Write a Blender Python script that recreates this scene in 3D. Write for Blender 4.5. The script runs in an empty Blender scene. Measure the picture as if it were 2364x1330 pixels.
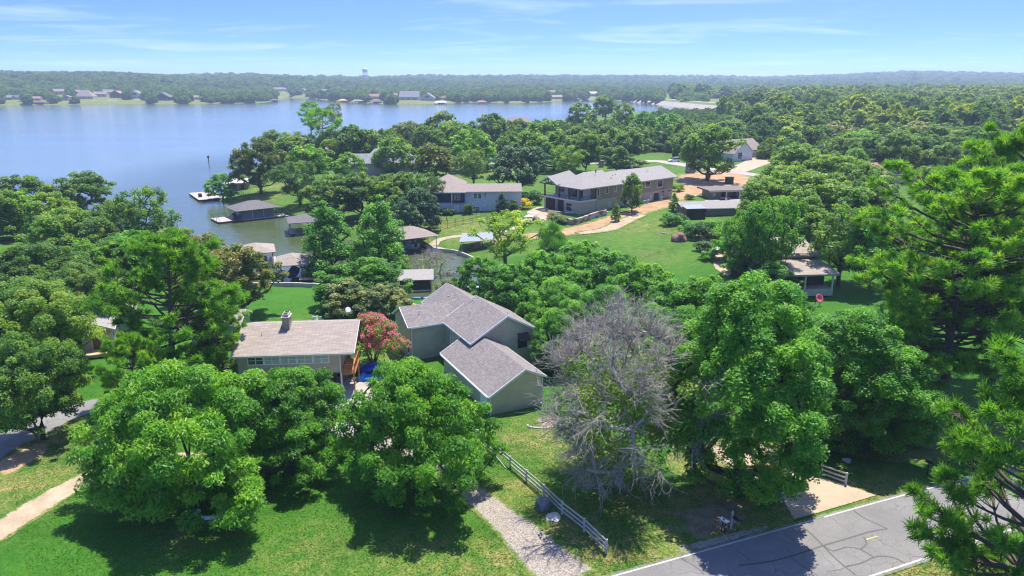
import bpy, bmesh, math, random
import numpy as np
from mathutils import Vector, Matrix
R = math.radians
random.seed(7); rng = np.random.default_rng(7)
SC = bpy.context.scene
COL = SC.collection

# ---------------------------------------------------------------- camera, sky, sun, exposure
CAM_Z = 33.5
PITCH = math.atan((665 - 185) / 1650.0)
cam = bpy.data.cameras.new('camera'); cam_o = bpy.data.objects.new('camera', cam); COL.objects.link(cam_o)
cam_o.location = (0, 0, CAM_Z); cam_o.rotation_euler = (math.pi / 2 - PITCH, 0, 0)
cam.sensor_width = 36; cam.lens = 36 * 1650 / 2364; cam.clip_start = 0.5; cam.clip_end = 30000
SC.camera = cam_o
SUN_EL, SUN_AZ = R(69), R(24)          # azimuth from +Y (ahead) towards +X (right)
world = bpy.data.worlds.new('World'); SC.world = world; world.use_nodes = True
wn = world.node_tree; wn.nodes.clear()
def _n(t, typ, **kw):
    n = t.nodes.new(typ)
    for k, v in kw.items(): setattr(n, k, v)
    return n
wo = _n(wn, 'ShaderNodeOutputWorld'); bg = _n(wn, 'ShaderNodeBackground'); sky = _n(wn, 'ShaderNodeTexSky')
sky.sky_type = 'NISHITA'; sky.sun_disc = False; sky.sun_elevation = SUN_EL; sky.sun_rotation = SUN_AZ
sky.altitude = 200; sky.air_density = 1.0; sky.dust_density = 0.3; sky.ozone_density = 2.2
geo = _n(wn, 'ShaderNodeTexCoord')
mp = _n(wn, 'ShaderNodeMapping'); mp.inputs['Scale'].default_value = (1, 1, 5.2); mp.inputs['Location'].default_value = (0, 0, .12)   # the low sky takes the blue found higher up
nrm = _n(wn, 'ShaderNodeVectorMath', operation='NORMALIZE')
wn.links.new(geo.outputs['Generated'], mp.inputs['Vector']); wn.links.new(mp.outputs[0], nrm.inputs[0]); wn.links.new(nrm.outputs[0], sky.inputs['Vector'])
# thin cirrus: noise on a plane far overhead (direction / height)
sep = _n(wn, 'ShaderNodeSeparateXYZ'); wn.links.new(geo.outputs['Generated'], sep.inputs[0])
mx = _n(wn, 'ShaderNodeMath', operation='ADD'); mx.inputs[1].default_value = 0.045; wn.links.new(sep.outputs['Z'], mx.inputs[0])
def wdiv(s):
    d = _n(wn, 'ShaderNodeMath', operation='DIVIDE'); wn.links.new(s, d.inputs[0]); wn.links.new(mx.outputs[0], d.inputs[1]); return d.outputs[0]
cmb = _n(wn, 'ShaderNodeCombineXYZ'); wn.links.new(wdiv(sep.outputs['X']), cmb.inputs[0]); wn.links.new(wdiv(sep.outputs['Y']), cmb.inputs[1])
cm = _n(wn, 'ShaderNodeMapping'); cm.inputs['Scale'].default_value = (0.42, 0.62, 1); cm.inputs['Location'].default_value = (3.3, 1.7, 0); cm.inputs['Rotation'].default_value = (0, 0, R(9)); wn.links.new(cmb.outputs[0], cm.inputs[0])
cn = _n(wn, 'ShaderNodeTexNoise'); cn.inputs['Scale'].default_value = 1.0; cn.inputs['Detail'].default_value = 9; cn.inputs['Roughness'].default_value = 0.6; cn.inputs['Distortion'].default_value = 0.9
wn.links.new(cm.outputs[0], cn.inputs['Vector'])
cr = _n(wn, 'ShaderNodeMapRange'); cr.inputs['From Min'].default_value = 0.51; cr.inputs['From Max'].default_value = 0.85; cr.inputs['To Max'].default_value = 0.4; wn.links.new(cn.outputs['Fac'], cr.inputs[0])
hs = _n(wn, 'ShaderNodeHueSaturation'); hs.inputs['Saturation'].default_value = 1.28; hs.inputs['Hue'].default_value = .517; hs.inputs['Value'].default_value = 1.0; wn.links.new(sky.outputs[0], hs.inputs['Color'])
cmix = _n(wn, 'ShaderNodeMixRGB'); cmix.inputs[2].default_value = (5.4, 5.8, 6.3, 1); wn.links.new(cr.outputs[0], cmix.inputs[0]); wn.links.new(hs.outputs[0], cmix.inputs[1])
wn.links.new(cmix.outputs[0], bg.inputs[0]); bg.inputs[1].default_value = 0.13
wn.links.new(bg.outputs[0], wo.inputs[0])
sun = bpy.data.lights.new('sun', 'SUN'); sun.energy = 3.6; sun.angle = R(0.53); sun.color = (1, 0.93, 0.80)
sun_o = bpy.data.objects.new('sun', sun); COL.objects.link(sun_o)
sd = Vector((math.sin(SUN_AZ) * math.cos(SUN_EL), math.cos(SUN_AZ) * math.cos(SUN_EL), math.sin(SUN_EL)))
sun_o.rotation_euler = sd.to_track_quat('Z', 'Y').to_euler(); sun_o.location = (60, 60, 120)
SC.view_settings.view_transform = 'Standard'; SC.view_settings.look = 'None'; SC.view_settings.gamma = 1; SC.view_settings.exposure = 1.33
SC.view_settings.use_curve_mapping = False
SC.render.engine = 'CYCLES'
cy = SC.cycles
cy.max_bounces = 8; cy.diffuse_bounces = 5; cy.glossy_bounces = 2; cy.transmission_bounces = 4; cy.transparent_max_bounces = 6; cy.volume_bounces = 0
cy.use_denoising = True; SC.render.filter_size = 1.2; cy.filter_width = 1.2; cy.use_adaptive_sampling = True; cy.adaptive_threshold = 0.015; cy.caustics_reflective = False; cy.caustics_refractive = False
cy.sample_clamp_indirect = 6

# ---------------------------------------------------------------- pixel <-> place (2364 x 1330 photo)
F = 1650.0; cp, sp = math.cos(PITCH), math.sin(PITCH)
def ray(x, y):
    cx = (x - 1182) / F; cyy = -(y - 665) / F
    return np.array([cx, cp + cyy * sp, -sp + cyy * cp])
def at(x, y, z):
    """point on the level z"""
    d = ray(x, y); t = (z - CAM_Z) / d[2]; return np.array([d[0] * t, d[1] * t, z])
LAKE_Z = -4.5
def sst(a, b, v): v = np.clip((v - a) / (b - a), 0, 1); return v * v * (3 - 2 * v)
_L = lambda *q: [tuple(at(x, y, LAKE_Z)[:2]) for x, y in q]
LAKE = [(-1500, 330), (-600, 270), (-160, 232), (-122, 208), (-95, 176), (-70, 148)] + _L((572, 664), (660, 663), (760, 668), (880, 690), (945, 692), (1000, 684), (1055, 688), (1100, 676), (1128, 645),
  (1112, 607), (1066, 589), (1040, 581), (985, 578), (930, 571), (850, 561), (760, 545), (715, 528), (690, 513), (652, 501), (622, 492), (560, 479), (516, 470), (503, 462), (514, 446),
  (518, 432), (524, 414), (540, 403), (565, 393), (620, 378), (700, 365), (800, 352), (900, 338), (1000, 325), (1100, 306), (1200, 292), (1300, 278), (1400, 265), (1480, 259), (1560, 261), (1650, 264),
  (1640, 254), (1560, 246), (1461, 236), (1400, 231), (1300, 234), (1190, 238), (1100, 236), (1000, 240), (900, 241), (800, 236), (770, 233), (730, 229), (690, 226), (645, 225.5), (640, 233), (600, 238), (400, 240), (200, 241), (0, 243)) + [(-1500, 1180)]
LK = np.array(LAKE)
def lake_sd(x, y):
    """distance to the shore, negative in the lake"""
    x = np.asarray(x, float); y = np.asarray(y, float); sh = x.shape; x = x.ravel(); y = y.ravel()
    best = np.full(x.shape, 1e18); ins = np.zeros(x.shape, bool)
    n = len(LK)
    for i in range(n):
        ax, ay = LK[i]; bx, by = LK[(i + 1) % n]; ex, ey = bx - ax, by - ay
        t = np.clip(((x - ax) * ex + (y - ay) * ey) / (ex * ex + ey * ey), 0, 1)
        best = np.minimum(best, (x - ax - t * ex) ** 2 + (y - ay - t * ey) ** 2)
        c = ((ay > y) != (by > y))
        with np.errstate(divide='ignore', invalid='ignore'):
            xi = ax + (y - ay) * ex / (ey if ey != 0 else 1e-9)
        ins ^= c & (x < xi)
    d = np.sqrt(best); d[ins] *= -1
    return d.reshape(sh)
_ux = np.array([-2, -.72, -.53, -.35, -.21, 0, .2, .34, .47, .53, .72, 2]); _yt = np.array([173, 173, 177, 180, 184, 180, 180, 183, 176, 173, 178, 178])
_rr = np.array([2300, 2300, 2400, 2700, 3000, 3800, 4600, 5200, 5200, 5200, 5200, 5200])
def height(x, y):
    x = np.asarray(x, float); y = np.asarray(y, float)
    d = lake_sd(x, y); w = sst(108, 150, y)
    tau = 70 * (1 - w) + 26 * w; A = 3.8 * (1 - w) + 4.3 * w
    h = np.where(d > 0, LAKE_Z + 0.3 * np.clip(d / 0.6, 0, 1) + A * (1 - np.exp(-np.maximum(d, 0) / tau)), LAKE_Z - np.minimum(1.6, -d * 0.5))
    h = h + 1.5 * (1 - sst(50, 74, y)) * (d > 0)
    r = np.hypot(x, y); u = x / np.maximum(y, 1)
    rr = np.interp(u, _ux, _rr); zt = CAM_Z + (185 - np.interp(u, _ux, _yt)) / 1650 * rr * 0.96 - 9
    r0 = np.interp(u, [-.7, -.2, .2, .6], [1250, 1500, 1900, 2100])
    s = sst(0, 1, (r - r0) / (rr - r0))
    und = 3.0 * np.sin(x / 170 + 1) * np.sin(y / 210) + 2.5 * np.sin(x / 83 + y / 140)
    h = h + np.where(d > 0, zt * s + und * sst(900, 1700, r) * np.clip(d / 150, 0, 1), 0)
    h = np.where((d > 0) & (r > 700), np.maximum(h, LAKE_Z + .6), h)
    return h
_ts = np.concatenate([np.linspace(0.0, 1, 1)[:0], np.geomspace(25, 6000, 900)])
def G(x, y, up=0.0):
    """where the sight line of a photo pixel meets the ground (or the ground raised by up)"""
    d = ray(x, y); X = d[0] * _ts; Y = d[1] * _ts; Z = CAM_Z + d[2] * _ts
    g = Z - height(X, Y) - up
    k = np.argmax(g < 0)
    if g[k] >= 0: k = len(_ts) - 1
    k = max(k, 1); f = g[k - 1] / (g[k - 1] - g[k] + 1e-12); t = _ts[k - 1] + f * (_ts[k] - _ts[k - 1])
    return np.array([d[0] * t, d[1] * t, float(height(d[0] * t, d[1] * t))])
def gz(x, y): return float(height(x, y))

# ---------------------------------------------------------------- object helpers
def tag(o, label=None, cat=None, group=None, kind=None):
    for k, v in (('label', label), ('category', cat), ('group', group), ('kind', kind)):
        if v: o[k] = v
    return o
def empty(name, loc, rz=0, label=None, cat=None, group=None):
    o = bpy.data.objects.new(name, None); COL.objects.link(o); o.location = [float(v) for v in loc]; o.rotation_euler = (0, 0, rz); o.empty_display_size = 0.2
    return tag(o, label, cat, group)
def link(name, me, mat=None, parent=None, loc=(0, 0, 0), rot=(0, 0, 0), scale=(1, 1, 1)):
    if mat and not me.materials: me.materials.append(mat)
    o = bpy.data.objects.new(name, me); COL.objects.link(o); o.parent = parent
    o.location = [float(v) for v in loc]; o.rotation_euler = rot; o.scale = scale
    return o
class MB:
    """collects shapes; build() makes ONE mesh object"""
    def __init__(s): s.v = []; s.f = []; s.uv = {}
    def add(s, vs, fs):
        b = len(s.v); s.v += [tuple(float(c) for c in q) for q in vs]; s.f += [tuple(b + i for i in f) for f in fs]; return s
    def box(s, x0, x1, y0, y1, z0, z1):
        return s.add([(x0, y0, z0), (x1, y0, z0), (x1, y1, z0), (x0, y1, z0), (x0, y0, z1), (x1, y0, z1), (x1, y1, z1), (x0, y1, z1)],
                     [(3, 2, 1, 0), (4, 5, 6, 7), (0, 1, 5, 4), (1, 2, 6, 5), (2, 3, 7, 6), (3, 0, 4, 7)])
    def beam(s, a, b, w, h=None, up=(0, 0, 1)):
        a = Vector(a); b = Vector(b); h = h or w; d = (b - a).normalized(); u = Vector(up)
        if abs(d.dot(u)) > .98: u = Vector((0, 1, 0))
        l = d.cross(u).normalized() * (w / 2); t = l.cross(d).normalized() * (h / 2)
        return s.add([a - l - t, a + l - t, a + l + t, a - l + t, b - l - t, b + l - t, b + l + t, b - l + t],
                     [(0, 1, 2, 3), (7, 6, 5, 4), (1, 0, 4, 5), (2, 1, 5, 6), (3, 2, 6, 7), (0, 3, 7, 4)])
    def tube(s, pts, rad, n=6, cap=True):
        pts = [Vector(p) for p in pts]; rad = rad if hasattr(rad, '__len__') else [rad] * len(pts); b = len(s.v)
        for i, p in enumerate(pts):
            d = (pts[min(i + 1, len(pts) - 1)] - pts[max(i - 1, 0)]).normalized()
            u = d.cross(Vector((0, 0, 1)) if abs(d.z) < .9 else Vector((1, 0, 0))).normalized(); w = d.cross(u)
            for k in range(n):
                a = 2 * math.pi * k / n; q = p + (u * math.cos(a) + w * math.sin(a)) * rad[i]; s.v.append(tuple(q))
        for i in range(len(pts) - 1):
            for k in range(n):
                k2 = (k + 1) % n; s.f.append((b + i * n + k, b + i * n + k2, b + (i + 1) * n + k2, b + (i + 1) * n + k))
        if cap: s.f.append(tuple(b + k for k in range(n))[::-1]); s.f.append(tuple(b + (len(pts) - 1) * n + k for k in range(n)))
        return s
    def lathe(s, prof, c=(0, 0, 0), n=12):
        b = len(s.v)
        for r, z in prof:
            for k in range(n):
                a = 2 * math.pi * k / n; s.v.append((c[0] + r * math.cos(a), c[1] + r * math.sin(a), c[2] + z))
        for i in range(len(prof) - 1):
            for k in range(n):
                k2 = (k + 1) % n; s.f.append((b + i * n + k, b + i * n + k2, b + (i + 1) * n + k2, b + (i + 1) * n + k))
        s.f.append(tuple(b + k for k in range(n))[::-1]); s.f.append(tuple(b + (len(prof) - 1) * n + k for k in range(n)))
        return s
    def loft(s, rings):
        """closed tube through rings of equal count, capped"""
        n = len(rings[0]); b = len(s.v)
        for r in rings: s.v += [tuple(float(c) for c in q) for q in r]
        for i in range(len(rings) - 1):
            for k in range(n):
                k2 = (k + 1) % n; s.f.append((b + i * n + k, b + i * n + k2, b + (i + 1) * n + k2, b + (i + 1) * n + k))
        s.f.append(tuple(b + k for k in range(n))[::-1]); s.f.append(tuple(b + (len(rings) - 1) * n + k for k in range(n)))
        return s
    def mesh(s, name):
        me = bpy.data.meshes.new(name); me.from_pydata(s.v, [], s.f); me.validate(); me.update()
        return me
    def build(s, name, mat, parent=None, loc=(0, 0, 0), rot=(0, 0, 0), smooth=False, bevel=0):
        me = s.mesh(name)
        bm = bmesh.new(); bm.from_mesh(me); bmesh.ops.recalc_face_normals(bm, faces=bm.faces)
        if bevel: bmesh.ops.bevel(bm, geom=list(bm.edges), offset=bevel, segments=1, affect='EDGES', clamp_overlap=True)
        bm.to_mesh(me); bm.free()
        if smooth: me.shade_smooth()
        return link(name, me, mat, parent, loc, rot)
def copy_tree(o, parent=None):
    c = o.copy(); COL.objects.link(c); c.parent = parent
    for ch in list(o.children): copy_tree(ch, c)
    return c

# ---------------------------------------------------------------- materials
def newmat(name):
    m = bpy.data.materials.new(name); m.use_nodes = True; m.node_tree.nodes.clear(); return m, m.node_tree
def N(t, typ, ins=None, **kw):
    n = t.nodes.new(typ)
    for k, v in kw.items(): setattr(n, k, v)
    for k, v in (ins or {}).items():
        if isinstance(v, bpy.types.NodeSocket): t.links.new(v, n.inputs[k])
        else: n.inputs[k].default_value = v
    return n
def noise(t, vec, scale, detail=4, rough=.55, dist=0):
    return N(t, 'ShaderNodeTexNoise', {'Vector': vec, 'Scale': scale, 'Detail': detail, 'Roughness': rough, 'Distortion': dist}).outputs['Fac']
def ramp(t, fac, stops):
    n = N(t, 'ShaderNodeValToRGB', {'Fac': fac}); el = n.color_ramp.elements
    while len(el) < len(stops): el.new(0.5)
    for e, (p, c) in zip(el, stops): e.position = p; e.color = (*c, 1) if len(c) == 3 else c
    return n.outputs[0]
def mixc(t, fac, a, b, mode='MIX'):
    if a == (0, 0, 0):                  # plain brightness grain: scale b by fac
        n = N(t, 'ShaderNodeVectorMath', {'Scale': fac}, operation='SCALE')
        if isinstance(b, bpy.types.NodeSocket): t.links.new(b, n.inputs[0])
        else: n.inputs[0].default_value = b
        return n.outputs[0]
    n = N(t, 'ShaderNodeMixRGB', blend_type=mode)
    for k, v in ((0, fac), (1, a), (2, b)):
        if isinstance(v, bpy.types.NodeSocket): t.links.new(v, n.inputs[k])
        else: n.inputs[k].default_value = v if k == 0 else ((*v, 1) if len(v) == 3 else v)
    return n.outputs[0]
def math_(t, op, a, b=0.0, clamp=False):
    n = N(t, 'ShaderNodeMath', operation=op, use_clamp=clamp)
    for k, v in ((0, a), (1, b)):
        if isinstance(v, bpy.types.NodeSocket): t.links.new(v, n.inputs[k])
        else: n.inputs[k].default_value = v
    return n.outputs[0]
def rng_(t, v, a, b, c=0.0, d=1.0): return N(t, 'ShaderNodeMapRange', {0: v, 1: a, 2: b, 3: c, 4: d}).outputs[0]
def bump(t, h, strength=.5, dist=.05): return N(t, 'ShaderNodeBump', {'Height': h, 'Strength': strength, 'Distance': dist}).outputs[0]
def pos(t): return N(t, 'ShaderNodeNewGeometry').outputs['Position']
def objc(t): return N(t, 'ShaderNodeTexCoord').outputs['Object']
def bsdf(t, col, rough=.8, normal=None, spec=.3, metal=0.0, extra=None):
    ins = {'Base Color': col if isinstance(col, bpy.types.NodeSocket) else (*col, 1), 'Roughness': rough, 'Specular IOR Level': spec, 'Metallic': metal}
    if normal: ins['Normal'] = normal
    ins.update(extra or {})
    b = N(t, 'ShaderNodeBsdfPrincipled', ins); o = N(t, 'ShaderNodeOutputMaterial', {'Surface': b.outputs[0]}); return b
def mottled(name, col, var=.25, scale=3, rough=.8, spec=.3, bumps=0.0, metal=0.0, fine=18, bias=(1, 1, 1)):
    """a painted or mineral surface with blotches and grain"""
    m, t = newmat(name); p = objc(t)
    a = noise(t, p, scale, 5, .6); b = noise(t, p, fine, 3, .6)
    f = math_(t, 'ADD', math_(t, 'MULTIPLY', a, .65), math_(t, 'MULTIPLY', b, .35))
    lo = tuple(c * (1 - var) * k for c, k in zip(col, bias)); hi = tuple(min(1, c * (1 + var)) for c in col)
    bsdf(t, ramp(t, f, [(.3, lo), (.7, hi)]), rough, bump(t, f, bumps, .03) if bumps else None, spec, metal)
    return m
M = {}
def grass_color(t):
    p = pos(t)
    a = noise(t, p, .09, 4, .55); b = noise(t, p, .7, 4, .6); c = noise(t, p, 5.5, 4, .7)
    g = ramp(t, a, [(.3, (.024, .105, .007)), (.5, (.036, .142, .009)), (.72, (.060, .165, .013))])
    g = mixc(t, rng_(t, b, .4, .75, 0, .6), g, (.068, .172, .018))
    dry = N(t, 'ShaderNodeAttribute', attribute_name='dry').outputs['Fac']
    df = math_(t, 'MULTIPLY', dry, rng_(t, math_(t, 'ADD', b, math_(t, 'MULTIPLY', c, .3)), .5, .85, .15, 1.35), True)
    g = mixc(t, df, g, ramp(t, c, [(.35, (.19, .175, .050)), (.65, (.36, .27, .11))]))
    g = mixc(t, rng_(t, c, .3, .7, .55, 1.25), (0, 0, 0), g, 'MIX')
    return g, math_(t, 'ADD', math_(t, 'MULTIPLY', b, .4), c)
def ground_mat():
    m, t = newmat('lawn'); c, h = grass_color(t); bsdf(t, c, .9, bump(t, h, .9, .12), .15); return m
def sheet_mat(name, colf, rough=.9, soft=.35, freq=1.6):
    """a sheet whose rim (attribute edge 0..1) frays into the lawn around it"""
    m, t = newmat(name); gc, gh = grass_color(t); cc, hh = colf(t)
    e = N(t, 'ShaderNodeAttribute', attribute_name='edge').outputs['Fac']
    n = noise(t, pos(t), freq, 5, .65)
    k = rng_(t, math_(t, 'ADD', e, math_(t, 'MULTIPLY', math_(t, 'SUBTRACT', n, .5), 1.6)), soft - .12, soft + .12)
    bsdf(t, mixc(t, k, gc, cc), rough, bump(t, mixc(t, k, gh, hh), .8, .06), .2); return m
def gravel_c(t):
    p = pos(t); v = N(t, 'ShaderNodeTexVoronoi', {'Vector': p, 'Scale': 13.0}); n = noise(t, p, .6, 4, .6)
    col = ramp(t, N(t, 'ShaderNodeSeparateColor', {0: v.outputs['Color']}).outputs[0], [(0, (.17, .15, .125)), (.5, (.27, .24, .205)), (1, (.40, .365, .32))])
    col = mixc(t, rng_(t, n, .45, .8, 0, .55), col, (.30, .235, .15))
    return col, v.outputs['Distance']
def sand_c(t):
    p = pos(t); a = noise(t, p, .5, 5, .65); b = noise(t, p, 6, 4, .7)
    return mixc(t, rng_(t, b, .3, .7, .75, 1.1), (0, 0, 0), ramp(t, a, [(.3, (.29, .215, .135)), (.7, (.46, .37, .26))])), b
def dirt_c(t):
    p = pos(t); a = noise(t, p, .35, 5, .65); b = noise(t, p, 4, 4, .7)
    return mixc(t, rng_(t, b, .3, .7, .75, 1.1), (0, 0, 0), ramp(t, a, [(.3, (.28, .16, .085)), (.55, (.39, .25, .14)), (.75, (.41, .32, .20))])), b
def litter_c(t):
    p = pos(t); a = noise(t, p, .8, 5, .65); b = noise(t, p, 9, 4, .75)
    return mixc(t, rng_(t, b, .3, .7, .5, 1.2), (0, 0, 0), ramp(t, a, [(.3, (.17, .12, .075)), (.7, (.34, .26, .17))])), b
def conc_c(t):
    p = pos(t); a = noise(t, p, .4, 5, .6); b = noise(t, p, 7, 3, .6)
    return mixc(t, rng_(t, b, .3, .7, .88, 1.05), (0, 0, 0), ramp(t, a, [(.3, (.33, .26, .18)), (.7, (.43, .35, .255))])), b
def pale_c(t):
    p = pos(t); a = noise(t, p, .4, 5, .6); b = noise(t, p, 7, 3, .6)
    return mixc(t, rng_(t, b, .3, .7, .88, 1.05), (0, 0, 0), ramp(t, a, [(.3, (.29, .27, .245)), (.7, (.38, .355, .32))])), b
def asph_c(t):
    p = pos(t); a = noise(t, p, .22, 5, .65); b = noise(t, p, 12, 3, .6)
    d = N(t, 'ShaderNodeVectorMath', {0: p, 1: N(t, 'ShaderNodeTexNoise', {'Vector': p, 'Scale': .8, 'Detail': 3.0}).outputs['Color']}, operation='ADD').outputs[0]
    v = N(t, 'ShaderNodeTexVoronoi', {'Vector': d, 'Scale': .42}, feature='DISTANCE_TO_EDGE').outputs['Distance']
    base = mixc(t, rng_(t, b, .3, .7, .82, 1.12), (0, 0, 0), ramp(t, a, [(.3, (.155, .152, .150)), (.7, (.225, .220, .215))]))
    ck = math_(t, 'MULTIPLY', rng_(t, v, .008, .022, 1, 0), rng_(t, a, .42, .6, 0, .6))
    return mixc(t, ck, base, (.10, .098, .096)), b
def shingle(name, cols, w=.32, h=.2, var=.9):
    m, t = newmat(name); uv = N(t, 'ShaderNodeUVMap').outputs[0]
    br = N(t, 'ShaderNodeTexBrick', {'Vector': uv, 'Color1': (*cols[0], 1), 'Color2': (*cols[1], 1), 'Mortar': (*[c * .55 for c in cols[0]], 1), 'Scale': 1.0, 'Mortar Size': .018, 'Brick Width': w, 'Row Height': h, 'Bias': -.1})
    st = N(t, 'ShaderNodeMapping', {'Vector': uv, 'Scale': (.5, 3.2, 1)}).outputs[0]
    n = noise(t, st, 1.6, 5, .7); n2 = noise(t, uv, .35, 4, .6)
    c = mixc(t, rng_(t, n, .3, .7, 1 - .22 * var, 1 + .16 * var), (0, 0, 0), br.outputs[0]); c = mixc(t, rng_(t, n2, .35, .7, 0, .35), c, cols[2])
    bsdf(t, c, .85, bump(t, br.outputs['Fac'], -.5, .02), .25); return m
def siding(name, col, step=.2, var=.12):
    m, t = newmat(name); p = objc(t); z = N(t, 'ShaderNodeSeparateXYZ', {0: p}).outputs[2]
    s = math_(t, 'FRACT', math_(t, 'DIVIDE', z, step)); n = noise(t, p, .7, 5, .65)
    lo = tuple(c * (1 - var) for c in col); hi = tuple(c * (1 + var) for c in col)
    bsdf(t, ramp(t, n, [(.3, lo), (.7, hi)]), .7, bump(t, s, 1.0, .07), .3); return m
def brick(name, c1, c2, mo, w=.45, h=.18, vec=None):
    m, t = newmat(name); p = objc(t); s = N(t, 'ShaderNodeSeparateXYZ', {0: p}).outputs
    uv = N(t, 'ShaderNodeCombineXYZ', {0: math_(t, 'ADD', s[0], s[1]), 1: s[2]}).outputs[0]
    b = N(t, 'ShaderNodeTexBrick', {'Vector': uv, 'Color1': (*c1, 1), 'Color2': (*c2, 1), 'Mortar': (*mo, 1), 'Scale': 1.0, 'Mortar Size': .012, 'Brick Width': w, 'Row Height': h})
    c = mixc(t, rng_(t, noise(t, p, 1.2, 4, .6), .3, .7, .85, 1.12), (0, 0, 0), b.outputs[0])
    bsdf(t, c, .85, bump(t, b.outputs['Fac'], -.6, .02), .2); return m
def leaf_mat(name, cols, trans=.35, rough=.45, objvar=.35):
    trans += .08
    m, t = newmat(name); a = N(t, 'ShaderNodeAttribute', attribute_name='tint').outputs['Fac']
    r = N(t, 'ShaderNodeObjectInfo').outputs['Random']
    f = math_(t, 'ADD', a, math_(t, 'MULTIPLY', math_(t, 'SUBTRACT', r, .5), objvar))
    c = ramp(t, f, [(.1, cols[0]), (.5, cols[1]), (.92, cols[2])])
    d = N(t, 'ShaderNodeBsdfPrincipled', {'Base Color': c, 'Roughness': rough, 'Specular IOR Level': .35})
    tc = mixc(t, 1.0, c, (1.6, 1.55, .6), 'MULTIPLY')
    tr = N(t, 'ShaderNodeBsdfTranslucent', {'Color': tc})
    mx_ = N(t, 'ShaderNodeMixShader', {0: trans, 1: d.outputs[0], 2: tr.outputs[0]})
    N(t, 'ShaderNodeOutputMaterial', {'Surface': mx_.outputs[0]}); return m
M['lawn'] = ground_mat()
M['gravel'] = sheet_mat('white_gravel', gravel_c, soft=.4); M['sand'] = sheet_mat('sandy_track', sand_c, soft=.4); M['dirt'] = sheet_mat('red_dirt', dirt_c, soft=.5, freq=.5)
M['litter'] = sheet_mat('leaf_litter', litter_c, soft=.62, freq=.9); M['concrete'] = sheet_mat('tan_concrete', conc_c, soft=.12, freq=4); M['pale'] = sheet_mat('pale_concrete', pale_c, soft=.12, freq=4)
M['asphalt'] = sheet_mat('asphalt', asph_c, soft=.1, freq=3)
M['roof_purple'] = shingle('grey_purple_shingle', ((.185, .166, .158), (.285, .26, .248), (.24, .205, .19)))
M['roof_tan'] = shingle('grey_tan_shingle', ((.27, .228, .195), (.37, .315, .27), (.25, .215, .19)), w=.9, h=.22, var=.7)
M['roof_grey'] = shingle('grey_shingle', ((.27, .255, .24), (.34, .32, .30), (.25, .24, .23)), var=.5)
M['roof_brown'] = shingle('brown_grey_shingle', ((.25, .205, .18), (.33, .275, .245), (.24, .19, .17)))
M['roof_red'] = shingle('red_shingle', ((.36, .19, .145), (.44, .25, .19), (.30, .16, .12)))
M['roof_slate'] = shingle('slate_shingle', ((.20, .215, .24), (.32, .32, .32), (.22, .23, .25)), w=.8, h=.5)
M['roof_dark'] = shingle('dark_shingle', ((.13, .125, .13), (.19, .18, .185), (.14, .13, .13)), var=.6)
M['siding'] = siding('sage_beige_siding', (.54, .485, .41), .24); M['beige'] = siding('tan_siding', (.42, .36, .285), .25); M['taupe'] = siding('taupe_siding', (.31, .265, .21), .25)
M['navy'] = siding('navy_siding', (.018, .048, .14), .22); M['bluegrey'] = siding('blue_grey_siding', (.16, .20, .235), .9, .18)
M['whitewash'] = brick('whitewashed_brick', (.62, .63, .64), (.50, .50, .50), (.66, .66, .66), .5, .16)
M['buffbrick'] = brick('buff_brick', (.50, .39, .28), (.40, .31, .23), (.52, .45, .36), .5, .18)
M['stone'] = brick('tan_stone_block', (.42, .35, .265), (.27, .215, .16), (.2, .17, .14), .7, .3)
M['white'] = mottled('white_paint', (.74, .74, .73), .08, 2, .5); M['offwhite'] = mottled('off_white', (.60, .57, .52), .1, 2, .6)
M['cream'] = mottled('cream_stucco', (.48, .41, .31), .12, 1.5, .8)
M['dark'] = mottled('dark_metal', (.028, .028, .03), .3, 3, .5); M['black'] = mottled('black_screen', (.012, .013, .016), .3, 3, .35)
M['darkwood'] = mottled('dark_timber', (.055, .045, .04), .3, 4, .7)
M['cedar'] = mottled('cedar_boards', (.38, .165, .06), .25, 5, .65); M['deck'] = mottled('weathered_deck', (.36, .33, .30), .2, 3, .8); M['tandeck'] = mottled('tan_deck', (.46, .34, .19), .18, 3, .8)
M['rail'] = mottled('weathered_white_rail', (.44, .42, .40), .16, 3, .6, bumps=.2); M['grey'] = mottled('grey_metal', (.28, .29, .30), .15, 2, .5, metal=.3)
M['rust'] = mottled('rusty_steel', (.16, .10, .07), .35, 3, .8)
M['boulder'] = mottled('grey_boulder', (.17, .165, .16), .45, 2.2, .9, bumps=.8); M['redrock'] = mottled('red_boulder', (.22, .13, .10), .45, 2.2, .9, bumps=.8); M['palestone'] = mottled('pale_stone', (.48, .44, .38), .3, 3, .9, bumps=.6)
M['riprap'] = mottled('riprap_stone', (.34, .30, .25), .35, .3, .95)
M['bluetarp'] = mottled('blue_tarpaulin', (.012, .065, .40), .35, 3, .4, bumps=.3); M['bluehull'] = mottled('light_blue_plastic', (.04, .22, .58), .1, 2, .3)
M['teal'] = mottled('teal_plastic', (.03, .30, .42), .1, 2, .4); M['pink'] = mottled('pink_fabric', (.62, .13, .16), .25, 9, .8); M['canvas'] = mottled('white_canvas', (.76, .74, .76), .08, 2, .7)
M['hull'] = mottled('white_gelcoat', (.72, .72, .74), .06, 2, .25, .5); M['maroon'] = mottled('maroon_gelcoat', (.12, .02, .05), .1, 2, .25, .5)
M['carpaint'] = mottled('white_car_paint', (.68, .69, .70), .04, 2, .25, .5); M['tyre'] = mottled('tyre_rubber', (.018, .018, .018), .2, 8, .8); M['tank'] = mottled('pale_blue_tank', (.36, .42, .46), .1, 2, .4)
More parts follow.
